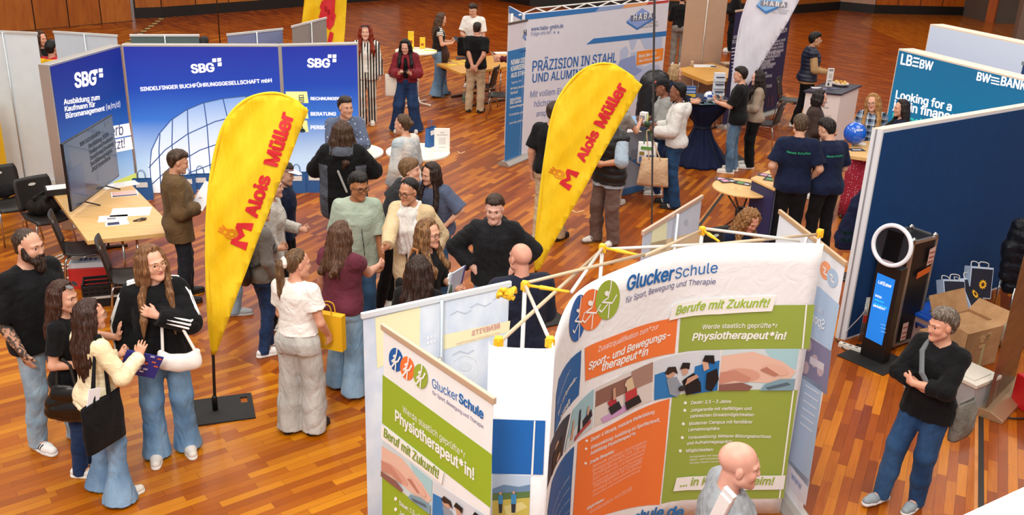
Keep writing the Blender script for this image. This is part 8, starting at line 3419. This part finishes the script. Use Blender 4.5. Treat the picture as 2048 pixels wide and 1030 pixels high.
p11 = Person('woman in beige trench coat and white scarf, dark tied hair, glasses, shaking hands', head=(818, 357), H=1.74, face=-108, lean=(7, 0), sex='f', fat=1.12, skin='#c58f70', hair=('bun', '#17120f', dict(t=.012)), glasses='#33221c', look=(-14, -6, 0), R=('reach', dict(wt=tuple(hs + Vector((.02, .08, .02))), f=(.2, 1, -.1), p=(1, -.3, -.6))), L=('downf', dict(w=(.24, .1, .95))),
    tops=[dict(mat=cloth('#3a4438', None), sleeve=.5, hem=-.02), dict(mat=cloth('#cbb28a', '#d6c09c', .8, 150, .08), sleeve=1.96, hem=-.48, open=.08, collar=True, loose=.004, fold=.008, flare=.035, name='coat')], bottom=dict(mat=BLK))
p11.scarf(cloth('#dcd8d4', '#eae6e2', .9, 90, .2))
p12 = Person('boy in black t-shirt bending forward, short light brown hair', head=(826, 322), foot=(775, 610), H=1.72, face=18, lean=(27, 0), skin='#d9a68c', hair=('short', '#6a4e34', dict(fringe=1, c2='#94714c')), look=(-28, 6, 0), R=('down', dict(w=(.22, .25, .85))), L='downf', tops=[dict(mat=cloth('#232326', '#2e2e32'), sleeve=.7, sl=.012, hem=-.1, loose=.012)], bottom=dict(mat=BLK), shoes=('#e6e4e0', '#eeeeea'), feet=((.1, -.1, 5), (.1, .05, 5)))
p13 = Person('girl in slate blue t-shirt with long dark hair leaning over beside the boy', head=(862, 326), H=1.62, face=-118, lean=(12, 0), sex='f', skin='#d8a58c', hair=('long', '#2a1c16', dict(len=.22, fringe=0)), look=(-20, -10, -8), R='reach', L=('hip', dict(w=(.2, .14, 1.0))), tops=[dict(mat=cloth('#4d566c', '#5a6480', .88, 150, .1), sleeve=.95, sl=.016, hem=-.1, loose=.02, boxy=.17)], bottom=dict(mat=DEN_B))
p14 = Person('woman with long two-tone brown hair and glasses in black top holding a folder', head=(856, 440), H=1.68, face=-28, sex='f', skin='#dca689', hair=('long', '#6b4a30', dict(len=.13, c2='#b88a58')), glasses='#3a2c28', look=(2, -2, 0), R='hold', L=('hold', dict(w=(.06, .3, 1.12))), tops=[dict(mat=BLK, sleeve=1.2, hem=-.06, loose=.008)], bottom=dict(mat=DEN_D))
b = sheet(.22, .3, '#b4bfd2', .012)
b.box((-.112, -.008, -.15), (-.085, .008, .15), mat('#4a4a8c', .5))
held(p14, 'folder', 'grey-blue folder with violet spine held by the woman with two-tone hair', 'folder', b, p14.T(-.03, .3, .22), 0, (-12, 0))
b = MB()
q = [(0, 0, 0)]
F = Field()
for k, (dx, dz, r) in enumerate(((0, 0, .03), (-.02, .07, .014), (.0, .08, .014), (.02, .075, .013), (.035, .05, .012))):
 F.rc((0, 0, 0), (dx, 0, dz), r * .9, r, .01, n=(0, 1, 0), f=1.6)
P_, Q_ = F.mesh(.005)
o = np_obj('paper_hand', P_, Q_, [mat('#f2f1ee', .6)])
o.location = p14.world(p14.T(.06, .3, .27))
o.rotation_euler = (0, 0, math.radians(-28 - 90))
tag(o, 'white hand-shaped give-away on a dark green stick in front of the black top', 'give-away')
b = MB()
b.tube([(0, 0, -.2), (0, 0, -.02)], .018, mat('#23452e', .5), 8)
b.build('stick', o)
F = Field()
c = W_(p14, p14.T(.24, -.03, .1))
ex = unit(np.array(p14.Mw.to_3x3() @ Vector((.2, 1, 0))))
F.rc(c - ex * .1 + _v((0, 0, -.1)), c + ex * .1 + _v((0, 0, -.1)), .08, .08, .04, n=np.cross(ex, (0, 0, 1)), f=1.6)
F.rc(c - ex * .09 + _v((0, 0, .1)), c + ex * .09 + _v((0, 0, .1)), .06, .06, .09, n=np.cross(ex, (0, 0, 1)), f=1.6)
sh = W_(p14, p14.T(.14, -.02, .5))
soft_bag('shoulder_bag', 'black bag with brown strap on the shoulder of the woman with two-tone hair', 'bag', F, BLK, tuple(c), .009, .005, 4, [c - ex * .08 + _v((0, 0, .12)), sh - ex * .03 + _v((0, 0, .04)), sh + ex * .03 + _v((0, 0, .04)), c + ex * .08 + _v((0, 0, .12))], '#9a6234')
p15 = Person('woman from behind with dark wavy hair and black top at the benefits banner', head=(838, 514), H=1.62, face=80, sex='f', skin='#d8a58c', hair=('wavy', '#2b1b15', dict(len=.12, front=0, vol=1.2)), R='phone', L='hold', tops=[dict(mat=BLK, sleeve=1.9, hem=-.06)], bottom=dict(mat=BLK))
p16 = Person('boy in black hooded sweatshirt with hands on hips, short dark hair', head=(990, 391), H=1.74, face=-92, skin='#dcae9a', hair=('short', '#33241a', dict(vol=.01)), look=(-4, -9, 0), R='hip', L='hip', tops=[dict(mat=cloth('#17171a', '#202024', .88, 120, .1), sleeve=1.93, hem=-.08, hood=True, loose=.016, cuff=1, sl=.01, fold=.008)], bottom=dict(mat=DEN_M))
F = Field()
F.rc(p16.T(0, .155, .43), p16.T(0, .16, .0), .004, .004, .003)
p16.add('zip', F, mat('#2c2c30', .4), .006)
for sd in (1, -1):
 p16.strap('drawstring', [p16.T(sd * .04, .12, .47), p16.T(sd * .045, .16, .38), p16.T(sd * .05, .162, .27)], .004, '#0e0e10')
p17 = Person('bald man in navy jacket seen from behind by the yellow frame hub', head=(1044, 487), H=1.78, face=112, fat=1.2, skin='#d39a84', hair=None, look=(10, 0, 0), R='hold', L='hold', tops=[dict(mat=cloth('#15192a', '#1d2236', .8, 150, .08), sleeve=1.95, hem=-.1, collar=True, loose=.02, name='jacket', fold=.006)], bottom=dict(mat=BLK), brow='#8a6a55')

# --- at the accountants' tables
p18 = Person('man in dotted grey-blue shirt leaning on the white table, arms folded', head=(690, 194), H=1.8, face=-72, lean=(14, 0), skin='#cf9c80', hair=('short', '#2c211a', dict(vol=.006)), look=(20, 0, 0), R='fold', L='foldo', tops=[dict(mat=dotted('#56617a', '#c9cdd6', 22, .2), sleeve=1.6, hem=-.08, collar=True, loose=.01)], bottom=dict(mat=NAVY))
p19 = Person('woman from behind in black and grey hooded jacket, long brown hair', head=(684, 243), H=1.8, face=92, sex='f', fat=1.3, skin='#d8a58c', hair=('wavy', '#3f2a1e', dict(len=.12, front=0, vol=1.3)), R=('hold', dict(w=(.22, .28, 1.08), p=(1, -.3, -.6))), L=('hold', dict(w=(.22, .28, 1.08), p=(1, -.3, -.6))), tops=[dict(mat=BLK, sleeve=1.95, hem=-.3, hood=True, loose=.03, boxy=.22, fold=.008, flare=.02, panel=(cloth('#4a4f5a', '#575c68'), lambda s, C: ((np.abs(C[:, 0]) > .155) & (C[:, 2] < 1.28) & (np.abs(C[:, 0]) < .26) | (C[:, 2] > 1.40) & (np.abs(C[:, 0]) < .13)).astype(int)))], bottom=dict(mat=BLK))
F = Field()
F.el(p19.T(0, -.075, .5), (.06, .05, .03), p19.Rt, .02)
p19.add('blue_lining', F, cloth('#2f8cc8', None), None, fold_noise(.004, 3))
p19.strap('grey_strap', [p19.T(-.03, -.185, .28), p19.T(.06, -.2, .05)], .014, '#a9abab', n=(0, 1, 0), fl=2.)
p20 = Person('person in pale tie-dye sweatshirt with brown hair in a bun, facing the table', head=(806, 229), H=1.72, face=150, skin='#d8a287', sex='f', hair=('bun', '#4a3524'), look=(12, -4, 0), lean=(4, 0), R='hold', L='downf', tops=[dict(mat=cloth('#a9b4bc', '#d8d3ca', .88, 8, .08, var=1), sleeve=1.95, hem=-.08, loose=.022, sl=.012)], bottom=dict(mat=cloth('#a9aa94', '#b9baa6'), w=.02))

# --- beyond, from left to right
p22 = Person('red-haired woman in black and white striped suit', foot=(735, 250), head=(727, 47), face=-84, sex='f', skin='#e2b49c', hair=('wavy', '#7a2412', dict(len=.16, c2='#b04a22', vol=1.15)), sunglasses=True, R='down', L='down', feet=((.08, .1, 4), (.08, -.1, 4)),
    tops=[dict(mat=WHITE, sleeve=0, hem=.0, neck=.06), dict(mat=striped(('#16161a', '#e9e4da'), 'X', .05, .5), sleeve=1.9, hem=-.12, open=.07, loose=.008, name='jacket')], bottom=dict(mat=striped(('#16161a', '#e9e4da'), 'X', .05, .5), w=.006, ankle=.07), shoes=('#e9e2d2', '#f0ece2'))
p21 = Person('woman in maroon bomber jacket with long black hair looking at her phone', foot=(813, 262), head=(817, 75), face=-88, sex='f', skin='#e0b29c', hair=('long', '#100d0e', dict(len=.2)), look=(-6, -22, 0), R='phone', L='phone', feet=((.17, .02, 8), (.17, 0, 8)),
    tops=[dict(mat=BLK, sleeve=0, hem=.08, neck=.075), dict(mat=cloth('#6e1822', '#861f2c', .6, 120, .06), sleeve=1.94, hem=-.0, open=.1, loose=.016, sl=.014, cuff=1, collar=True, name='jacket', fold=.008)], bottom=dict(mat=DEN_D, w=.02, flare=.05, knee=.085, ankle=.1, top=.045), shoes=('#e8e4de', '#efece6'))
held(p21, 'phone', 'phone in the hands of the woman in maroon jacket', 'phone', phone_(), (p21.arms[1]['w'] + p21.arms[-1]['w']) / 2 + _v((0, .1, .06)), 90, (25, 0))
sh = W_(p21, p21.T(.13, .0, .5))
c = W_(p21, p21.T(.25, .04, -.1))
ex = _v((1, .15, 0)) / np.linalg.norm([1, .15, 0])
pouch('tote_bag', 'printed off-white tote bag on the shoulder of the woman in maroon jacket', 'tote bag', c + _v((0, 0, .22)), ex, .26, .4, .08, dotted('#e6dfd4', '#b08a8a', 20, .16), sh + _v((0, 0, .05)), mat('#e6dfd4', .7), seed=5)
p23 = Person('young woman in striped t-shirt and wide jeans looking at a phone', foot=(876, 192), head=(884, 24), face=12, sex='f', skin='#dba78c', hair=('long', '#4a3222', dict(len=.18, front=0)), look=(0, -16, 0), R='phone', L='phone', feet=((.12, -.06, 5), (.13, .1, 5)),
    tops=[dict(mat=striped(('#efece8', '#3a3634'), 'Z', .035, .65), sleeve=.35, hem=.03), dict(mat=cloth('#241e1e', None), sleeve=0, hem=.02, open=.24, loose=.0, neck=.085, name='waistcoat')], bottom=dict(mat=DEN_M, flare=.04, w=.015, knee=.08, ankle=.09, top=.08), shoes=('#4d5a68', '#6a727c'))
held(p23, 'phone', 'phone held by the young woman in striped t-shirt', 'phone', phone_(), (p23.arms[1]['w'] + p23.arms[-1]['w']) / 2 + _v((0, .1, .07)), 90, (30, 0))
F = Field()
F.chain([p23.T(.16, .1, .12), p23.T(.17, .13, -.05), p23.T(.16, .1, -.3)], [.07, .09, .07], .04, n=(0, 1, 0), f=1.4)
o = F.mesh(.012, fold_noise(.01, 6))
c = W_(p23, p23.T(.16, .1, 0))
MW = np.array(p23.Mw)
ob = np_obj('jacket', (np.c_[o[0], np.ones(len(o[0]))] @ MW.T)[:, :3] - c, o[1], [cloth('#3d2a24', None)])
ob.location = c
tag(ob, 'dark brown jacket carried over the arm of the young woman in striped t-shirt', 'jacket')
p24 = Person('young man in white t-shirt with dark hair behind the far beech table', head=(946, 8), H=1.84, face=-100, skin='#d9a88f', hair=('short', '#2e2019', dict(vol=.02, fringe=0)), look=(-10, -18, 0), R='hold', L='downf', tops=[dict(mat=WHITE, sleeve=.8, sl=.012, hem=-.05, loose=.014)], bottom=dict(mat=BLK))
held(p24, 'dark_jacket_bundle', 'dark bag held low by the young man in white t-shirt', 'bag', (lambda b: (b.box((-.16, -.06, -.3), (.16, .06, .1), BLK), b)[1])(MB()), p24.T(.12, .28, .02), 0, (0, 0), .03)
p25 = Person('man from behind in black polo and beige trousers, hands clasped at back', foot=(950, 224), head=(944, 43), face=80, fat=1.1, skin='#cf9a80', hair=('short', '#2a1e18', dict(t=.006, vol=.0)), look=(0, -8, 0), R='back', L=('back', dict(w=(.02, -.185, .9))), feet=((.1, .0, 14), (.13, .0, 22)), tops=[dict(mat=BLK, sleeve=.75, sl=.012, hem=-.06, loose=.014, collar=True)], bottom=dict(mat=cloth('#b79f80', '#c6af90'), w=.01, fold=.008), shoes=('#1a1512', '#14100e'))
p26 = Person('person in maroon top holding a white paper behind the career-ladder banner', head=(1042, 66), H=1.66, face=175, sex='f', skin='#dba78c', hair=('long', '#3a2a20', dict(len=.1)), R='reach', L=('reach', dict(w=(.12, .42, 1.25))), tops=[dict(mat=cloth('#5a2028', None), sleeve=1.9, hem=-.06)], bottom=dict(mat=BLK))
held(p26, 'paper_sheet', 'small white paper held out left of the career-ladder banner', 'paper', sheet(.2, .14, '#f0eeee'), p26.arms[-1]['w'] + _v((0, .14, .03)), 20, (-30, 0))
p27 = Person('man in black t-shirt and beige trousers behind the middle yellow flag', head=(1112, 203), foot=(1093, 482), face=58, fat=1.15, skin='#d39f84', hair=('short', '#3a2a1e', dict(vol=.004)), look=(-10, -6, 0), R='hold', L=('down', dict(w=(.25, .0, .87))), feet=((.1, .12, 8), (.1, -.05, 6)), tops=[dict(mat=BLK, sleeve=.8, sl=.012, hem=-.04, loose=.014)], bottom=dict(mat=cloth('#b8a485', '#c6b394'), w=.012), shoes=('#141210', '#100e0d'))
p28 = Person('person in black padded vest, pale blue shirt and mauve trousers by the middle flag', foot=(1208, 486), head=(1232, 212), face=-140, skin='#cf9a7c', hair=('short', '#15110f'), look=(-10, -6, 0), R='belly', L=('belly', dict(w=(.07, .22, 1.08))), feet=((.11, .04, 12), (.11, -.04, 14)),
    tops=[dict(mat=cloth('#a6b8cc', '#b4c5d6'), sleeve=1.05, sl=.016, hem=-.17, loose=.012), dict(mat=mat('#17171a', .5, name='padded_nylon'), sleeve=0, hem=-.12, loose=.022, collar=True, quilt=.1, name='vest')], bottom=dict(mat=cloth('#6a5650', '#7a655e'), w=.018, fold=.008), shoes=('#e9e6e0', '#6b5a4a', dict(stripes='#4a2a24')))
p28b = Person('person reaching over the pale blue counter, hidden by the padded vest', foot=(1222, 408), H=1.66, face=55, sex='f', skin='#d39f84', hair=('long', '#14100e', dict(len=.1)), R=('reach', dict(w=(.2, .36, 1.28))), L='hold', tops=[dict(mat=cloth('#8a8580', None), sleeve=.6, hem=-.06)], bottom=dict(mat=cloth('#b8a692', None)), shoes=('#eceae6', '#f2f0ec'))
b = MB()
b.box((-.05, -.05, -.06), (.05, .05, .07), mat('#e6e2e0', .5))
b.box((-.04, -.052, -.03), (.03, -.05, .03), mat('#8a8a90', .5))
held(p28b, 'small_box', 'small white box lifted above the pale blue counter', 'box', b, p28b.arms[1]['w'] + p28b.arms[1]['f'] * .12 + _v((0, 0, .04)), 10, (0, 0), .006)
p29 = Person('man in black cap with red emblem and grey shirt, strap across chest', head=(1328, 158), H=1.76, face=178, skin=S5, hair=('buzz', '#120e0c'), look=(0, -6, 0), R='hold', L='hold', tops=[dict(mat=cloth('#8d8d8a', '#9c9c98'), sleeve=.9, sl=.012, hem=-.06, loose=.014, collar=True)], bottom=dict(mat=DEN_D), lips='#6a3a30')
p29.cap('#15151a', '#15151a')
F = Field()
F.el(p29.Hd(0, .098, .085), (.03, .012, .022), p29.Rh, .01)
p29.add('emblem', F, mat('#d85a4a', .6))
p29.strap('cross_strap', [p29.T(-.1, .02, .5), p29.T(-.04, .14, .36), p29.T(.06, .16, .2), p29.T(.15, .1, .02)], .014, '#15151a', n=(0, 1, 0.2), fl=2.)
p30 = Person('woman in white hooded sweatshirt with black braid, jeans, black trainers', foot=(1338, 412), head=(1352, 163), face=168, sex='f', skin=S5, hair=('braid', '#0f0b0a'), look=(8, -6, 0), R='hold', L='hold', feet=((.1, .02, 4), (.12, -.08, 0)), tops=[dict(mat=cloth('#cfccc9', '#dedbd8', .9, 100, .1), sleeve=1.93, hem=-.05, hood=True, loose=.02, cuff=1, sl=.01, fold=.007)], bottom=dict(mat=cloth('#1d3a5c', '#27486e', name='denim'), w=.015), shoes=('#131314', '#1a1a1c', dict(stripes='#e6e6e6')), lips='#7a453c')
hk = W_(p30, p30.arms[-1]['w'] + p30.arms[-1]['f'] * .09)
pouch('tote_bag', 'beige cloth tote bag hanging from the hand of the woman in white sweatshirt', 'tote bag', hk + _v((.1, -.14, -.36)), (1, -.15, 0), .36, .42, .1, cloth('#c9a684', '#d8ba96'), hk + _v((0, -.03, .0)), None, seed=2, flare=1.25)
pouch('gift_bag', 'white printed paper bag held with the beige tote', 'bag', hk + _v((-.0, -.05, -.16)), (1, -.2, 0), .27, .32, .1, mat('#e6e6e4', .5), hk + _v((0, -.03, .0)), mat('#2f6a3a', .6), ((-.4, .1, -.1, .35, '#4a6a9c'), (-.02, .12, .38, .45, '#3a5a8c'), (-.35, .68, .3, .82, '#5f9a4a'), (-.4, .42, -.15, .58, '#8a7a3a')), seed=7)
b = MB()
for k in range(5):
 b.tube([(-.03 + .015 * k, 0, 0), (-.035 + .018 * k, 0, .13)], .006, mat('#b9d46a', .5), 6)
b.lathe([(.03, -.05), (.045, .0), (.045, .03)], mat('#23452e', .5), 16)
held(p30, 'plant_cup', 'dark green cup with pale green sticks held by the woman in white sweatshirt', 'cup', b, p30.arms[-1]['w'] + p30.arms[-1]['f'] * .1 + _v((0, .02, .08)))
p31 = Person('woman with short blonde hair in navy jacket reaching over the navy table', head=(1352, 130), H=1.7, face=-14, sex='f', fat=1.1, skin='#dda88c', hair=('bob', '#a08058', dict(vol=.9, c2='#c9ab84')), lean=(8, 0), look=(6, -4, 0), R=('reach', dict(w=(.1, .47, 1.15), f=(-.2, 1, .05))), L='reach', tops=[dict(mat=NAVY, sleeve=1.7, hem=-.12, loose=.016)], bottom=dict(mat=DEN_D))
p32 = Person('man in black t-shirt and washed jeans holding a phone at the navy table', foot=(1462, 344), head=(1478, 132), face=160, skin='#d6a084', hair=('short', '#1f1713', dict(vol=.008)), look=(4, -6, 0), R='phone', L=('phone', dict(w=(.14, .34, 1.16))), feet=((.1, -.02, 8), (.1, .02, 6)), tops=[dict(mat=BLK, sleeve=.9, sl=.014, hem=-.1, loose=.014)], bottom=dict(mat=cloth('#44607c', '#6c8aa4', .85, 220, .12, stretch=(1, 1, .5), name='denim'), w=.006), shoes=('#e4ddd4', '#ece8e2'))
held(p32, 'phone', 'phone in the hand of the man in black t-shirt at the navy table', 'phone', phone_(), p32.arms[1]['w'] + p32.arms[1]['f'] * .09 + _v((0, .02, .03)), 60, (40, 0))
p33 = Person('woman with long dark hair in beige top and black trousers behind the man in black', foot=(1497, 334), head=(1507, 139), face=172, sex='f', skin='#e0b09a', hair=('long', '#221714', dict(len=.22)), look=(6, -6, 0), R='hold', L='hold', tops=[dict(mat=cloth('#9b8877', '#aa9786', .9, 120, .12), sleeve=1.92, hem=-.08, loose=.014, sl=.01)], bottom=dict(mat=BLK, w=.018))
p34 = Person('man with glasses in navy padded vest over beige jumper, black trousers', foot=(1600, 257), H=1.88, head=(1622, 58), face=-4, skin='#c8936f', hair=('short', '#15110f', dict(vol=.02)), glasses='#d8d8d8', look=(4, -4, 0), R='hold', L=('hold', dict(w=(.12, .3, 1.02))), feet=((.12, .1, 6), (.12, -.1, 6)), tops=[dict(mat=cloth('#b08a5e', '#c09a6c'), sleeve=1.93, hem=-.08, loose=.008), dict(mat=mat('#1a2036', .5, name='padded_nylon'), sleeve=0, hem=-.04, loose=.022, collar=True, quilt=.07, name='vest')], bottom=dict(mat=BLK, w=.006), shoes=('#ece9e4', '#f2f0ec'))

# --- right
GRN = mat('#2fae7c', .6)
p35 = Person('man in navy polo shirt with green back lettering, hands in pockets, left one', head=(1604, 230), H=1.84, face=82, fat=1.12, skin='#d6a488', hair=('short', '#4a3828', dict(vol=.004)), look=(0, -14, 0), R='pocket', L='pocket', tops=[dict(mat=NAVY, sleeve=.8, sl=.012, hem=-.1, loose=.014, collar=True, fold=.005)], bottom=dict(mat=BLK, w=.01))
p35.badge_text(p35.top, 'Neues Schaffen', .27, .36, GRN, -1)
p36 = Person('man in navy polo shirt with green back lettering bending his head, right one', head=(1656, 238), H=1.8, face=108, skin='#d6a488', hair=('short', '#1a1412', dict(vol=.016)), look=(24, -22, 0), lean=(8, 0), R='hold', L='hold', tops=[dict(mat=NAVY, sleeve=.8, sl=.012, hem=-.1, loose=.014, collar=True, fold=.005)], bottom=dict(mat=BLK, w=.01))
p36.badge_text(p36.top, 'Neues Schaffen', .23, .34, GRN, -1)
p37 = Person('woman with dark chin-length hair in brown blazer', head=(1642, 180), H=1.66, face=-18, sex='f', skin='#dba78c', hair=('bob', '#1d1513', dict(vol=1.05)), look=(0, -6, 0), R='hold', L='hold', tops=[dict(mat=WHITE, sleeve=0, hem=.0), dict(mat=cloth('#3a2c28', '#463632'), sleeve=1.94, hem=-.16, open=.06, loose=.008, collar=True, name='blazer')], bottom=dict(mat=BLK))
p38 = Person('smiling blonde woman with glasses in blue plaid shirt', head=(1748, 188), H=1.68, face=-112, sex='f', skin='#dca88c', hair=('long', '#9a6c3c', dict(len=.2, c2='#d0a468', vol=1.1)), glasses='#a88468', look=(-14, -4, 10), R='hold', L='hold', tops=[dict(mat=plaid(), sleeve=1.9, hem=-.08, loose=.016)], bottom=dict(mat=DEN_D))
p39 = Person('woman with straight dark hair before the bank wall, only head visible', head=(1806, 200), H=1.66, face=172, sex='f', skin='#dba78c', hair=('long', '#221715', dict(len=.16, front=0)), look=(10, -4, 0), tops=[dict(mat=NAVY, sleeve=1.9, hem=-.08)], bottom=dict(mat=BLK))
p40 = Person('seated person with curly light brown hair looking down, navy top', head=(1504, 419), H=1.72, seat=True, feet=((.12, .42, 5), (.12, .42, 5)), face=-58, sex='f', skin='#dba088', hair=('wavy', '#7d5530', dict(len=.06, vol=1.35, curl=1, c2='#b0824e')), look=(0, -30, 0), lean=(14, 0), R=('hold', dict(w=(.08, .34, .72))), L=('hold', dict(w=(.08, .34, .72))), tops=[dict(mat=NAVY, sleeve=1.9, hem=-.08)], bottom=dict(mat=BLK))
dup(chair0, Vector((p40.loc.x, p40.loc.y, 0)), math.radians(-58 - 90), 'dark chair under the seated person with curly hair')
held(p40, 'phone', 'dark phone in front of the person with curly light brown hair', 'phone', phone_(), (p40.arms[1]['w'] + p40.arms[-1]['w']) / 2 + _v((0, .12, .05)), 90, (20, 0))
p41 = Person('woman with short grey hair, arms crossed, black jumper and blue jeans', foot=(1815, 1004), head=(1900, 640), H=1.66, face=-146, sex='f', fat=1.12, skin='#d99f84', hair=('short', '#5d5148', dict(vol=.02, c2='#a39588', fringe=0, t=.02)), look=(-22, -6, 0), R='fold', L='foldo', feet=((.12, .2, 6), (.07, .0, 8)), tops=[dict(mat=BLK, sleeve=1.5, hem=-.1, loose=.014, fold=.006)], bottom=dict(mat=cloth('#1f3c64', '#33557e', .85, 220, .12, stretch=(1, 1, .5), name='denim'), w=.004, knee=.07, ankle=.055), shoes=('#8f9aa2', '#e6e8e8'))
p41.strap('grey_strap', [p41.T(.09, -.1, .48), p41.T(.1, .0, .53), p41.T(.08, .12, .43), p41.T(-.0, .2, .3), p41.T(-.1, .19, .18)], .022, '#6a6e72', n=(0, 1, 0.3), fl=2.2)
F = Field()
c = W_(p41, p41.T(-.2, -.08, -.05))
pouch('shoulder_bag', 'grey shoulder bag behind the hip of the woman with crossed arms', 'bag', c + _v((.06, .03, .1)), (.8, .6, 0), .24, .3, .09, cloth('#6a665f', '#857f76'), None, seed=4)
p42 = Person('bald man in grey polo shirt carrying something white, bottom of the picture', head=(1480, 886), H=1.8, face=-6, skin='#dca592', hair=None, look=(0, -4, 0), fat=1.1, brow='#a58a78', R=('hold', dict(w=(.12, .26, 1.2))), L='downf', tops=[dict(mat=cloth('#8b8f94', '#9a9ea3', .9, 160, .12), sleeve=.9, sl=.012, hem=-.08, collar=True, loose=.014)], bottom=dict(mat=DEN_D))
p42.strap('lanyard', [p42.T(.06, -.03, .52), p42.T(.075, .06, .47), p42.T(.06, .13, .34), p42.T(.03, .15, .2)], .005, '#3a62b0')
q = p42.world(p42.T(.14, -.02, .42))
b = MB()
b.box((-.035, -.012, -.28), (.035, .012, .26), mat('#e9eef4', .5))
b.box((-.033, -.02, -.28), (.033, -.012, .22), mat('#f3f5f8', .5))
b.box((-.035, .012, -.28), (.035, .016, .2), mat('#4f86c4', .5))
o = b.build('white_folder', loc=q + Vector((-.07, -.1, .07)), rot=(math.radians(8), math.radians(20), math.radians(-50)), bev=.004)
tag(o, 'white and blue flat folder held at the shoulder of the bald man in grey polo', 'folder')
p43 = Person('man from behind in black shirt and grey trousers by the fabric wall', head=(1366, -14), H=1.84, face=84, skin='#c8947a', hair=('short', '#3a2c24', dict(t=.006, vol=.0)), R='hold', L='hold', tops=[dict(mat=BLK, sleeve=1.9, hem=-.02, loose=.01, collar=True)], bottom=dict(mat=cloth('#77706a', '#878078'), w=.01, top=.07))
p48 = Person('person in black clothes standing behind the navy roll-up', head=(1474, -26), H=1.8, face=165, skin='#c8947a', hair=('short', '#1a1412'), R='hold', L='hold', tops=[dict(mat=BLK, sleeve=1.9, hem=-.1, loose=.016, boxy=.2)], bottom=dict(mat=BLK, w=.02))
p44 = Person('smiling woman with long brown hair in dark jacket between banner backs', head=(79, 63), H=1.68, face=-40, sex='f', skin='#d8a084', hair=('long', '#3a2418', dict(len=.16)), look=(20, -4, 0), tops=[dict(mat=BLK, sleeve=1.95, hem=-.08, loose=.014)], bottom=dict(mat=BLK))
p45 = Person('person from behind in yellow and red jacket left of the blue walls', head=(101, 82), H=1.72, face=75, skin='#c8947a', hair=('short', '#120e0d', dict(vol=.02)), tops=[dict(mat=cloth('#e8b818', None), sleeve=1.95, hem=-.08, loose=.02, panel=(cloth('#b01c2c', None), lambda s, C: ((C[:, 2] > 1.455) | (np.abs(C[:, 0]) > .2) & (C[:, 2] < 1.2)).astype(int)))], bottom=dict(mat=NAVY))
p45.badge_text(p45.top, 'DHL', .2, .36, mat('#b01c2c', .6), -1)
p46 = Person('dark-haired person sitting low behind the wide blue wall', head=(407, 76), H=1.7, face=90, skin='#c8947a', hair=('short', '#0e0b0a', dict(vol=.03)), tops=[dict(mat=BLK, sleeve=1.9, hem=-.08)], bottom=dict(mat=BLK))
